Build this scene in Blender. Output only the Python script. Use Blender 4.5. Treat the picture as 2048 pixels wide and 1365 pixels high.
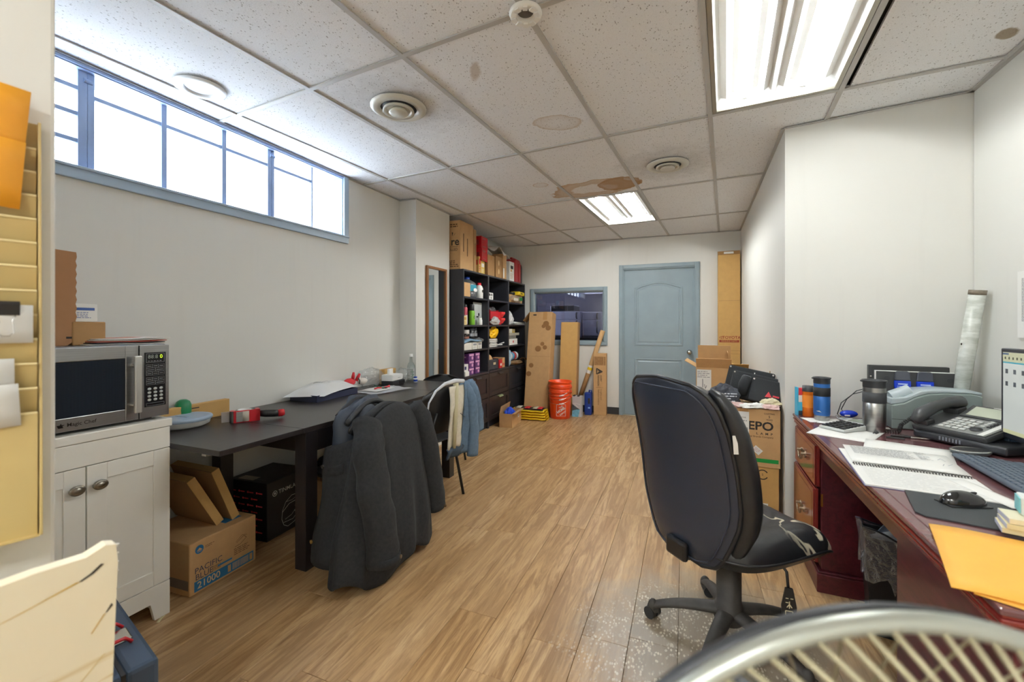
import bpy, math, random
from mathutils import Vector, Matrix, Euler, noise as mnoise
PI = math.pi
D = bpy.data
SC = bpy.context.scene
C = SC.collection
for o in list(D.objects): D.objects.remove(o)
R = random.Random(11)

# ------------------------------------------------------------------ camera, world, exposure
cam = D.cameras.new('camera'); co = D.objects.new('camera', cam); C.objects.link(co)
co.location = (0, 0, 1.266); co.rotation_euler = (PI/2, 0, .3842)
cam.sensor_width = 36; cam.lens = 36*854.2/2048; cam.shift_y = -(682.5-650.2)/2048
cam.clip_start = .02; cam.clip_end = 100
cam.dof.use_dof = True; cam.dof.focus_distance = 2.6; cam.dof.aperture_fstop = 3.2
SC.camera = co
SC.view_settings.view_transform = 'Standard'; SC.view_settings.look = 'None'
SC.view_settings.gamma = 1; SC.view_settings.use_curve_mapping = False
SC.view_settings.exposure = EXPOSURE = 0.55
SC.cycles.use_denoising = True
SC.cycles.max_bounces = 9; SC.cycles.diffuse_bounces = 6; SC.cycles.glossy_bounces = 4
SC.cycles.transparent_max_bounces = 12; SC.cycles.sample_clamp_indirect = 8
SC.cycles.caustics_reflective = False; SC.cycles.caustics_refractive = False
w = D.worlds.new('overcast_sky'); SC.world = w; w.use_nodes = True
bg = w.node_tree.nodes['Background']; bg.inputs[0].default_value = (.86, .93, 1, 1); bg.inputs[1].default_value = 17.0
TUBE = 62.0      # strength of the fluorescent tubes
HC = 2.472       # ceiling height

# ------------------------------------------------------------------ materials
def lin(c):
    c = c.lstrip('#'); v = [int(c[i:i+2], 16)/255 for i in (0, 2, 4)]
    return tuple((x/12.92 if x <= .04045 else ((x+.055)/1.055)**2.4) for x in v)+(1,)
MATS = {}
class NT:
    def __init__(s, name):
        s.m = D.materials.new(name); s.m.use_nodes = True
        s.t = s.m.node_tree; s.b = s.t.nodes['Principled BSDF']; s.out = s.t.nodes['Material Output']
    def n(s, kind, **kw):
        nd = s.t.nodes.new(kind)
        for k, v in kw.items():
            if k.startswith('_'): nd.inputs[int(k[1:])].default_value = v
            else: setattr(nd, k, v)
        return nd
    def l(s, a, b): s.t.links.new(a, b)
    def math(s, op, a, b=None, clamp=False):
        nd = s.n('ShaderNodeMath', operation=op); nd.use_clamp = clamp
        for i, x in enumerate((a, b)):
            if x is None: continue
            if isinstance(x, (int, float)): nd.inputs[i].default_value = x
            else: s.l(x, nd.inputs[i])
        return nd.outputs[0]
    def mix(s, f, a, b):
        nd = s.n('ShaderNodeMix', data_type='RGBA')
        for i, x in ((0, f), (6, a), (7, b)):
            if isinstance(x, (int, float, tuple)): nd.inputs[i].default_value = x
            else: s.l(x, nd.inputs[i])
        return nd.outputs[2]
    def ramp(s, f, stops):
        nd = s.n('ShaderNodeValToRGB'); e = nd.color_ramp.elements
        while len(e) < len(stops): e.new(.5)
        for x, (p, c) in zip(e, stops):
            x.position = p; x.color = c if isinstance(c, tuple) else (c, c, c, 1)
        s.l(f, nd.inputs[0]); return nd.outputs[0]
    def noise(s, co, scale, detail=3, rough=.6, dist=0):
        nd = s.n('ShaderNodeTexNoise'); nd.inputs['Scale'].default_value = scale
        nd.inputs['Detail'].default_value = detail; nd.inputs['Roughness'].default_value = rough
        nd.inputs['Distortion'].default_value = dist
        if co is not None: s.l(co, nd.inputs['Vector'])
        return nd.outputs['Fac']
    def coord(s, which='Object', scale=None):
        c = s.n('ShaderNodeTexCoord').outputs[which]
        if scale is None: return c
        mp = s.n('ShaderNodeMapping'); mp.inputs['Scale'].default_value = scale
        s.l(c, mp.inputs['Vector']); return mp.outputs[0]
    def pos(s): return s.n('ShaderNodeNewGeometry').outputs['Position']
    def bump(s, h, strength=.3, dist=.002):
        b = s.n('ShaderNodeBump'); b.inputs['Strength'].default_value = strength; b.inputs['Distance'].default_value = dist
        s.l(h, b.inputs['Height']); s.l(b.outputs[0], s.b.inputs['Normal'])
def mat(name, col, rough=.5, metal=0, var=.0, bump=0, scale=40, stretch=None, coat=0, spec=.5, emit=None, alpha=None, sheen=0):
    if name in MATS: return MATS[name]
    k = NT(name); b = k.b
    c = lin(col) if isinstance(col, str) else col
    b.inputs['Base Color'].default_value = c
    b.inputs['Roughness'].default_value = rough; b.inputs['Metallic'].default_value = metal
    b.inputs['Specular IOR Level'].default_value = spec
    if coat: b.inputs['Coat Weight'].default_value = coat; b.inputs['Coat Roughness'].default_value = .1
    if sheen: b.inputs['Sheen Weight'].default_value = sheen
    if var or bump:
        f = k.noise(k.coord('Object', stretch), scale, 4)
        if var:
            lo = tuple(max(0, x*(1-var)) for x in c[:3])+(1,); hi = tuple(min(1, x*(1+var)) for x in c[:3])+(1,)
            k.l(k.ramp(f, [(.3, lo), (.7, hi)]), b.inputs['Base Color'])
        if bump: k.bump(f, bump, .003)
    if emit: b.inputs['Emission Color'].default_value = c; b.inputs['Emission Strength'].default_value = emit
    if alpha is not None: b.inputs['Alpha'].default_value = alpha
    MATS[name] = k.m; return k.m
def clear(name, tint=(1, 1, 1, 1), gloss=.12, rough=.08, milky=0.0, bump=0, scale=30):
    """thin transparent film or glass: see-through with a coat of reflection and an optional milky share"""
    if name in MATS: return MATS[name]
    k = NT(name); k.t.nodes.remove(k.b)
    tr = k.n('ShaderNodeBsdfTransparent'); tr.inputs[0].default_value = tint
    gl = k.n('ShaderNodeBsdfGlossy'); gl.inputs['Roughness'].default_value = rough
    a = k.n('ShaderNodeMixShader'); a.inputs[0].default_value = gloss
    k.l(tr.outputs[0], a.inputs[1]); k.l(gl.outputs[0], a.inputs[2]); last = a
    if milky:
        df = k.n('ShaderNodeBsdfDiffuse'); df.inputs[0].default_value = (.85, .86, .88, 1)
        m = k.n('ShaderNodeMixShader'); m.inputs[0].default_value = milky
        k.l(a.outputs[0], m.inputs[1]); k.l(df.outputs[0], m.inputs[2]); last = m
    if bump:
        b = k.n('ShaderNodeBump'); b.inputs['Strength'].default_value = bump; b.inputs['Distance'].default_value = .01
        k.l(k.noise(k.coord(), scale, 3), b.inputs['Height']); k.l(b.outputs[0], gl.inputs['Normal'])
    k.l(last.outputs[0], k.out.inputs[0]); MATS[name] = k.m; return k.m

# ------------------------------------------------------------------ mesh builder
class MB:
    def __init__(s): s.v = []; s.f = []; s.sm = []; s.M = Matrix()
    def add(s, vs, fs, sm=False):
        b = len(s.v); s.v += [tuple(s.M @ Vector(v)) for v in vs]
        s.f += [tuple(b+i for i in f) for f in fs]; s.sm += [sm]*len(fs); return s
    def box(s, a, b, taper=None):
        """box from corner a to corner b"""
        (x0, y0, z0), (x1, y1, z1) = a, b
        x0, x1 = sorted((x0, x1)); y0, y1 = sorted((y0, y1)); z0, z1 = sorted((z0, z1))
        t = taper or 0
        v = [(x0, y0, z0), (x1, y0, z0), (x1, y1, z0), (x0, y1, z0), (x0+t, y0+t, z1), (x1-t, y0+t, z1), (x1-t, y1-t, z1), (x0+t, y1-t, z1)]
        return s.add(v, [(3, 2, 1, 0), (4, 5, 6, 7), (0, 1, 5, 4), (1, 2, 6, 5), (2, 3, 7, 6), (3, 0, 4, 7)])
    def prism(s, poly, d0, d1, ax='z', sm=False):
        """polygon (counter-clockwise) swept from d0 to d1 along an axis; the polygon's plane is xy, yz (ax x) or xz (ax y)"""
        n = len(poly)
        def P(p, d): return {'z': (p[0], p[1], d), 'x': (d, p[0], p[1]), 'y': (p[0], d, p[1])}[ax]
        v = [P(p, d0) for p in poly]+[P(p, d1) for p in poly]
        f = [tuple(range(n))[::-1], tuple(range(n, 2*n))]+[(i, (i+1) % n, n+(i+1) % n, n+i) for i in range(n)]
        if (ax == 'y') != (d1 < d0): f = [q[::-1] for q in f]
        b = len(s.f); s.add(v, f)
        if sm:
            for i in range(b+2, len(s.f)): s.sm[i] = True
        return s
    def cyl(s, p0, p1, r0, r1=None, n=16, caps=True, sm=True):
        r1 = r0 if r1 is None else r1
        p0, p1 = Vector(p0), Vector(p1); d = (p1-p0).normalized()
        a = d.orthogonal().normalized(); b = d.cross(a)
        v = []
        for p, r in ((p0, r0), (p1, r1)):
            v += [p+(a*math.cos(2*PI*i/n)+b*math.sin(2*PI*i/n))*r for i in range(n)]
        f = [(i, (i+1) % n, n+(i+1) % n, n+i) for i in range(n)]
        s.add(v, f, sm)
        if caps: s.add(v, [tuple(range(n))[::-1], tuple(range(n, 2*n))])
        return s
    def lathe(s, prof, n=24, c=(0, 0, 0), sm=True, sx=1, sy=1):
        v = []; f = []; m = len(prof)
        for r, z in prof:
            v += [(c[0]+sx*r*math.cos(2*PI*i/n), c[1]+sy*r*math.sin(2*PI*i/n), c[2]+z) for i in range(n)]
        for j in range(m-1):
            f += [(j*n+i, j*n+(i+1) % n, (j+1)*n+(i+1) % n, (j+1)*n+i) for i in range(n)]
        s.add(v, f, sm)
        if prof[0][0] > 1e-5: s.add(v[:n], [tuple(range(n))[::-1]])
        if prof[-1][0] > 1e-5: s.add(v[-n:], [tuple(range(n))])
        return s
    def tube(s, pts, r, n=8, closed=False, sm=True):
        pts = [Vector(p) for p in pts]; m = len(pts); v = []; prev = None
        for i, p in enumerate(pts):
            d = (pts[(i+1) % m]-pts[i-1]) if closed else (pts[min(i+1, m-1)]-pts[max(i-1, 0)])
            d.normalize()
            if prev is None: a = d.orthogonal().normalized()
            else:
                a = prev-d*prev.dot(d)
                a = a.normalized() if a.length > 1e-6 else d.orthogonal().normalized()
            prev = a; b = d.cross(a); rr = r[i] if isinstance(r, (list, tuple)) else r
            v += [p+(a*math.cos(2*PI*k/n)+b*math.sin(2*PI*k/n))*rr for k in range(n)]
        f = [(i*n+k, i*n+(k+1) % n, ((i+1) % m)*n+(k+1) % n, ((i+1) % m)*n+k) for i in range(m if closed else m-1) for k in range(n)]
        if not closed: f += [tuple(range(n))[::-1], tuple(range((m-1)*n, m*n))]
        return s.add(v, f, sm)
    def grid(s, fn, nu, nv, sm=True, closed=False):
        v = [fn(i/(nu-(0 if closed else 1)), j/(nv-1)) for j in range(nv) for i in range(nu)]
        f = [(j*nu+i, j*nu+(i+1) % nu, (j+1)*nu+(i+1) % nu, (j+1)*nu+i) for j in range(nv-1) for i in range(nu if closed else nu-1)]
        return s.add(v, f, sm)
    def ball(s, c, r, n=14, m=8, fn=None):
        rx, ry, rz = r if isinstance(r, (tuple, list)) else (r, r, r)
        def q(u, t):
            a, b = 2*PI*u, PI*(t-.5); k = 1 if fn is None else fn(u, t)
            return (c[0]+rx*k*math.cos(a)*math.cos(b), c[1]+ry*k*math.sin(a)*math.cos(b), c[2]+rz*k*math.sin(b))
        return s.grid(q, n, m, True, True)
    def build(s, name, m, parent=None, bevel=0, seg=2, th=0, sub=0, kind=None):
        me = D.meshes.new(name); me.from_pydata(s.v, [], s.f); me.validate(); me.update()
        me.polygons.foreach_set('use_smooth', s.sm if len(s.sm) == len(me.polygons) else [False]*len(me.polygons))
        me.materials.append(m)
        o = D.objects.new(name, me); C.objects.link(o); o.parent = parent
        if th: q = o.modifiers.new('t', 'SOLIDIFY'); q.thickness = th; q.offset = 0
        if sub: q = o.modifiers.new('s', 'SUBSURF'); q.levels = sub; q.render_levels = sub
        if bevel: q = o.modifiers.new('b', 'BEVEL'); q.width = bevel; q.segments = seg; q.limit_method = 'ANGLE'; q.angle_limit = .7
        if kind: o['kind'] = kind
        return o
def T(name, label, cat, loc=(0, 0, 0), rz=0, group=None, rot=None):
    o = D.objects.new(name, None); o.empty_display_size = .05; C.objects.link(o)
    o.location = loc; o.rotation_euler = rot if rot else (0, 0, rz)
    return tag(o, label, cat, group)
def tag(o, label, cat, group=None):
    o['label'] = label; o['category'] = cat
    if group: o['group'] = group
    return o
def S(o): o['kind'] = 'structure'; return o
def box(name, a, b, m, parent=None, bevel=0, label=None):
    o = MB().box(a, b).build(name, m, parent, bevel)
    if label: o['label'] = label
    return o
def cyl(name, p0, p1, r, m, parent=None, r1=None, n=16, bevel=0):
    return MB().cyl(p0, p1, r, r1, n).build(name, m, parent, bevel)
def dup(o, loc=None, rz=None, label=None, parent=None):
    c = o.copy(); C.objects.link(c)
    if parent: c.parent = parent
    if loc is not None: c.location = loc
    if rz is not None: c.rotation_euler = (0, 0, rz)
    if label: c['label'] = label
    for ch in list(o.children): dup(ch, parent=c)
    return c
FRAMES = {'-y': ((1, 0, 0), (0, 0, 1)), '+y': ((-1, 0, 0), (0, 0, 1)), '+x': ((0, 1, 0), (0, 0, 1)), '-x': ((0, -1, 0), (0, 0, 1)), '+z': ((1, 0, 0), (0, 1, 0))}
def frame(o, org, face='-y', rot=0, off=.0006):
    X, Y = (Vector(a) for a in (FRAMES[face] if isinstance(face, str) else face))
    X.normalize(); Z = X.cross(Y).normalized(); Y = Z.cross(X)
    if rot: c, s_ = math.cos(rot), math.sin(rot); X, Y = X*c+Y*s_, Y*c-X*s_
    m = Matrix((X, Y, Z)).transposed().to_4x4(); m.translation = Vector(org)+Z*off
    o.matrix_local = m; return o
def text(s, parent, org, size, m, face='-y', rot=0, align='CENTER', name='lettering', off=.0006, space=1, bold=0, sx=1, label=None):
    cu = D.curves.new('t', 'FONT'); cu.body = s; cu.size = size; cu.align_x = align; cu.align_y = 'CENTER'
    cu.space_character = space; cu.offset = bold*size; cu.resolution_u = 3
    t = D.objects.new('t', cu); C.objects.link(t)
    bpy.context.view_layer.update()
    me = D.meshes.new_from_object(t.evaluated_get(bpy.context.evaluated_depsgraph_get()))
    D.objects.remove(t); D.curves.remove(cu)
    if sx != 1:
        for v in me.vertices: v.co.x *= sx
    me.name = name; me.materials.clear(); me.materials.append(m)
    o = D.objects.new(name, me); C.objects.link(o); o.parent = parent
    if label: o['label'] = label
    return frame(o, org, face, rot, off)
def decal(name, polys, parent, org, m, face='-y', rot=0, off=.0005, label=None):
    """flat print made of small polygons in the plane of a face"""
    b = MB()
    for p in polys: b.add([(x, y, 0) for x, y in p], [tuple(range(len(p)))])
    o = b.build(name, m, parent)
    if label: o['label'] = label
    return frame(o, org, face, rot, off)
def rect(x0, y0, x1, y1): return [(x0, y0), (x1, y0), (x1, y1), (x0, y1)]
def disc(cx, cy, r, n=20, ry=None): return [(cx+r*math.cos(2*PI*i/n), cy+(ry or r)*math.sin(2*PI*i/n)) for i in range(n)]
def ring(cx, cy, r, w_, n=24, a0=0, a1=2*PI, ry=None):
    q = (ry or r)/r; o = []
    for i in range(n):
        a, b = a0+(a1-a0)*i/n, a0+(a1-a0)*(i+1)/n
        o.append([(cx+k*math.cos(t), cy+q*k*math.sin(t)) for k, t in ((r, a), (r, b), (r-w_, b), (r-w_, a))][::-1])
    return o
def stroke(pts, w_):
    o = []
    for (x0, y0), (x1, y1) in zip(pts, pts[1:]):
        d = math.hypot(x1-x0, y1-y0) or 1; nx, ny = -(y1-y0)/d*w_/2, (x1-x0)/d*w_/2
        o.append([(x0-nx, y0-ny), (x1-nx, y1-ny), (x1+nx, y1+ny), (x0+nx, y0+ny)])
    return o
def lines(x0, y0, x1, y1, n, h=.35, r=R, ragged=.3):
    """n rows of grey type too small to read"""
    o = []; st = (y1-y0)/n
    for i in range(n):
        y = y1-(i+.7)*st; x = x0; xe = x1-(x1-x0)*ragged*r.random()
        while x < xe-1e-6:
            w_ = min(xe-x, st*(.8+1.8*r.random())); o.append(rect(x, y, x+w_, y+st*h)); x += w_+st*.35
    return o
def bars(x0, y0, x1, y1, n, r=R):
    o = []; x = x0; st = (x1-x0)/n
    while x < x1-st*.3:
        w_ = st*(.25+.6*r.random()); o.append(rect(x, y0, min(x+w_, x1), y1)); x += w_+st*(.25+.4*r.random())
    return o

# ------------------------------------------------------------------ common materials
kraft = mat('kraft_card', '#bf9868', .8, var=.06, scale=14, bump=.05)
kraft_d = mat('kraft_dark_card', '#a68053', .8, var=.06, scale=14)
kraft_y = mat('kraft_yellow_card', '#c49c5e', .8, var=.05, scale=14)
kraft_in = mat('kraft_inner', '#a07a4c', .85, var=.05, scale=20)
ink = mat('black_ink', '#2b2622', .7); inkb = mat('brown_ink', '#5e4226', .8)
white_p = mat('white_paper', '#e6e6e2', .7); grey_ink = mat('grey_ink', '#8a8c8e', .8)
white_pl = mat('white_plastic', '#e4e4e0', .4); black_pl = mat('black_plastic', '#1b1c1e', .4)
dark_pl = mat('dark_grey_plastic', '#2c2e31', .45); chrome = mat('chrome', '#c9c9c6', .18, 1); steel = mat('brushed_steel', '#a8a8a6', .32, 1, var=.1, scale=6, stretch=(1, 1, 40))
red_pl = mat('red_plastic', '#c8202a', .35); blue_pl = mat('blue_plastic', '#1e46a8', .4); yellow_p = mat('yellow_card', '#e9c81c', .5)
tape_m = mat('packing_tape', '#b58a58', .25)
film = clear('clear_film', (.97, .98, .98, 1), .13, .12, .07, bump=.6, scale=40)
rubber = mat('black_rubber', '#202224', .7)
# ================================================================== ROOM
def wallmat():
    k = NT('wall_paint'); p = k.pos()
    f = k.noise(p, 1.3, 3); g = k.noise(p, 220, 2)
    st = k.n('ShaderNodeMapping'); st.inputs['Scale'].default_value = (9, 9, .5); k.l(p, st.inputs[0])
    s = k.noise(st.outputs[0], 1.6, 4)
    c = k.mix(k.math('MULTIPLY', f, .6), lin('#dddcd6'), lin('#d5d5cf'))
    c = k.mix(k.math('MULTIPLY', k.math('SUBTRACT', s, .55, True), .35), c, lin('#a9a59d'))
    k.l(c, k.b.inputs['Base Color']); k.b.inputs['Roughness'].default_value = .55
    k.bump(g, .12, .001); return k.m
WALL = wallmat()
BLUE = mat('blue_grey_paint', '#8a9ba3', .35, var=.05, scale=5, bump=.04)
BASE = mat('black_cove_base', '#2b2d30', .5)
XL, YB, YF = -2.573, 6.15, -2.6
RB0, RB1 = (.572, 3.064), (.664, 6.15)      # corner of the boxed-out right part, and where it meets the back wall
RC = (1.385, 2.938)                         # inner corner by the desk
RN = (1.22, YF)
PY0, PX, PY1 = 3.447, -2.386, 4.075          # pilaster on the left wall
H1 = HC+.12
def wall(name, p, q, t, z0=0, z1=H1, holes=()):
    """wall slab from p to q, thickness t to the right of the direction; holes are (s0, s1, z0, z1) along it"""
    p, q = Vector(p), Vector(q); L = (q-p).length; a = math.atan2(q.y-p.y, q.x-p.x)
    b = MB(); b.M = Matrix.Translation((p.x, p.y, 0)) @ Matrix.Rotation(a, 4, 'Z')
    s0 = 0
    for h in sorted(holes):
        b.box((s0, -t, z0), (h[0], 0, z1))
        if h[2] > z0: b.box((h[0], -t, z0), (h[1], 0, h[2]))
        if h[3] < z1: b.box((h[0], -t, h[3]), (h[1], 0, z1))
        s0 = h[1]
    b.box((s0, -t, z0), (L, 0, z1))
    return S(b.build(name, WALL))
WIN = (.60, 2.70, 1.985, 2.455)             # high window: y0, y1, z0, z1
DX0, DX1, DZ = -.80, .128, 2.045            # door opening in the back wall
BW = (-2.125, -1.076, 1.024, 1.755)         # interior window
# left wall runs towards the back with its body on the left
def wl(name, y0, y1, x, t, holes=()):
    b = MB(); s0 = y0
    for h in holes:
        b.box((x-t, s0, 0), (x, h[0], H1)); b.box((x-t, h[0], 0), (x, h[1], h[2])); b.box((x-t, h[0], h[3]), (x, h[1], H1)); s0 = h[1]
    b.box((x-t, s0, 0), (x, y1, H1)); return S(b.build(name, WALL))
wl('wall_left', YF, PY0, XL, .18, [WIN])
wl('wall_left_pilaster', PY0, PY1, PX, .367)
wl('wall_left_alcove', PY1, YB+.14, -2.66, .093)
b = MB(); s0 = -2.66
for h in ((BW[0], BW[1], BW[2], BW[3]), (DX0, DX1, 0, DZ)):
    b.box((s0, YB, 0), (h[0], YB+.14, H1))
    if h[2]: b.box((h[0], YB, 0), (h[1], YB+.14, h[2]))
    b.box((h[0], YB, h[3]), (h[1], YB+.14, H1)); s0 = h[1]
b.box((s0, YB, 0), (.80, YB+.14, H1)); S(b.build('wall_back', WALL))
MB().prism([RB0, (RC[0]+.12, RC[1]-.012), (RC[0]+.12, YB), RB1], 0, H1).build('wall_right_bump_out', WALL)['kind'] = 'structure'
MB().prism([RC, (RN[0], RN[1]), (RN[0]+.15, RN[1]), (RC[0]+.13, RC[1]-.015)], 0, H1).build('wall_right', WALL)['kind'] = 'structure'
box('wall_front', (XL-.18, YF-.14, 0), (1.6, YF, H1), WALL)['kind'] = 'structure'
# partition beside the camera
PA = math.radians(17); PE = Vector((-1.09, .42, 0)); PT = Vector((math.sin(PA), math.cos(PA), 0)); PN = Vector((PT.y, -PT.x, 0))
b = MB(); b.M = Matrix.Translation(PE) @ Matrix(((PT.x, PN.x, 0), (PT.y, PN.y, 0), (0, 0, 1))).to_4x4()
b.box((-1.5, -.10, 0), (0, 0, H1)); S(b.build('wall_front_left', WALL, bevel=.006))

# ---- floor: planks laid along the room
def plankmat():
    k = NT('oak_plank'); oi = k.n('ShaderNodeObjectInfo')
    v = k.n('ShaderNodeVectorMath', operation='ADD'); k.l(k.coord(), v.inputs[0])
    cx = k.n('ShaderNodeCombineXYZ'); k.l(k.math('MULTIPLY', oi.outputs['Random'], 40), cx.inputs[0]); k.l(k.math('MULTIPLY', oi.outputs['Random'], 13), cx.inputs[1]); k.l(k.math('MULTIPLY', oi.outputs['Random'], 7), cx.inputs[2])
    k.l(cx.outputs[0], v.inputs[1])
    mp = k.n('ShaderNodeMapping'); mp.inputs['Scale'].default_value = (1, .09, 1); k.l(v.outputs[0], mp.inputs[0])
    g = k.noise(mp.outputs[0], 24, 6, .65, 1.4); h = k.noise(mp.outputs[0], 9, 3, .5, .9)
    fine = k.noise(mp.outputs[0], 150, 3, .6)
    c = k.ramp(h, [(.28, lin('#9b784f')), (.5, lin('#b89466')), (.72, lin('#ccab80'))])
    c = k.mix(k.ramp(g, [(.44, 0.), (.60, .95)]), c, lin('#8f6a41'))
    c = k.mix(k.ramp(fine, [(.45, 0.), (.75, .45)]), c, lin('#785632'))
    c = k.mix(k.math('MULTIPLY', oi.outputs['Random'], .35), c, lin('#c8a87f'))
    # greyed, chipped patch rolled bare by the chair castors
    p = k.pos(); d = k.n('ShaderNodeVectorMath', operation='DISTANCE'); k.l(p, d.inputs[0]); d.inputs[1].default_value = (.16, 1.86, 0)
    q = k.math('ADD', d.outputs['Value'], k.math('MULTIPLY', k.math('SUBTRACT', k.noise(p, 7, 4), .5), .45))
    worn = k.ramp(q, [(.34, 1.), (.62, 0.)])
    c = k.mix(k.math('MULTIPLY', worn, .8), c, lin('#8f8676'))
    mp2 = k.n('ShaderNodeMapping'); mp2.inputs['Scale'].default_value = (1, .55, 1); k.l(p, mp2.inputs[0])
    vo = k.n('ShaderNodeTexVoronoi'); vo.inputs['Scale'].default_value = 95; vo.inputs['Randomness'].default_value = 1; k.l(mp2.outputs[0], vo.inputs['Vector'])
    fl = k.math('MULTIPLY', k.ramp(vo.outputs['Distance'], [(.30, 1.), (.44, 0.)]), k.ramp(k.noise(p, 14, 4), [(.42, 0.), (.54, 1.)]))
    d2 = k.n('ShaderNodeVectorMath', operation='DISTANCE'); k.l(p, d2.inputs[0]); d2.inputs[1].default_value = (.02, 1.75, 0)
    q2 = k.math('ADD', d2.outputs['Value'], k.math('MULTIPLY', k.math('SUBTRACT', k.noise(p, 5, 3), .5), .5))
    fl = k.math('MULTIPLY', fl, k.ramp(q2, [(.32, 1.), (.5, 0.)]))
    c = k.mix(fl, c, lin('#d8cdb8'))
    k.l(c, k.b.inputs['Base Color'])
    k.l(k.ramp(g, [(.3, .30), (.7, .46)]), k.b.inputs['Roughness']); k.bump(g, .12, .001); return k.m
PLANK = plankmat()
fl = S(box('floor', (XL-.3, YF-.2, -.06), (1.7, YB+.16, -.006), mat('floor_bed', '#5b4630', .8)))
PW, PL = .182, 1.22
pm = MB().box((-PW/2+.0006, -PL/2+.0006, -.006), (PW/2-.0006, PL/2-.0006, 0)).build('plank', PLANK, fl, bevel=.0012, seg=1)
first = True; rp = random.Random(4)
x = XL+PW/2; r_ = 0
while x < 1.5:
    y = YF-.4-rp.random()*.9
    while y < YB+.1:
        cx, cy = x, y+PL/2
        if cy > YF+.1 and not (x > .62 and cy > 3.7):
            o = pm if first else dup(pm, parent=fl); first = False
            o.location = (cx, cy, 0)
        y += PL
    x += PW

# ---- suspended ceiling: tiles in a T-bar grid that sits slightly askew to the walls
CA = -.0800
CO = Vector((.137, 2.716, 0))               # a crossing of two bars
CXA = Vector((math.cos(CA), math.sin(CA), 0)); CYA = Vector((-math.sin(CA), math.cos(CA), 0))
TX, TY = .6095, 1.2242
def cw(u, v): p = CO+CXA*u+CYA*v; return (p.x, p.y)
def clip(poly, nx, ny, d):                  # keep nx*x+ny*y <= d
    o = []
    for i, p in enumerate(poly):
        q = poly[(i+1) % len(poly)]; a = nx*p[0]+ny*p[1]-d; b_ = nx*q[0]+ny*q[1]-d
        if a <= 0: o.append(p)
        if a*b_ < 0: t = a/(a-b_); o.append((p[0]+(q[0]-p[0])*t, p[1]+(q[1]-p[1])*t))
    return o
def edge(p, q):                             # half-plane left of p->q
    nx, ny = q[1]-p[1], p[0]-q[0]; return nx, ny, nx*p[0]+ny*p[1]
def roomclip(poly):
    out = []
    poly = clip(clip(clip(poly, -1, 0, -XL), 0, 1, YB), 0, -1, -YF)
    a = clip(clip(poly, *[-k for k in edge(RB0, RC)]), *edge(RN, RC)) if poly else []
    n = edge(RB0, RC); bq = clip(clip(poly, *n), *edge(RB0, RB1)) if poly else []
    n2 = [-k for k in n]; a = clip(clip(poly, *n2), *edge(RN, RC)) if poly else []
    if bq and len(bq) > 2: bq = [bq]
    else: bq = []
    res = []
    for q in bq:
        res.append(q)
    if len(a) > 2: res.append(a)
    # pilaster
    fin = []
    for q in res:
        ys = [p[1] for p in q]; xs = [p[0] for p in q]
        if min(xs) < PX and max(ys) > PY0 and min(ys) < YB:
            l = clip(q, -1, 0, -PX); m_ = clip(clip(q, 1, 0, PX), 0, 1, PY0); n_ = clip(clip(q, 1, 0, PX), 0, -1, -PY1)
            fin += [t for t in (l, m_, n_) if len(t) > 2]
        else: fin.append(q)
    return [f for f in fin if abs(sum(f[i][0]*f[(i+1) % len(f)][1]-f[(i+1) % len(f)][0]*f[i][1] for i in range(len(f))))/2 > .0015]
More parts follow.
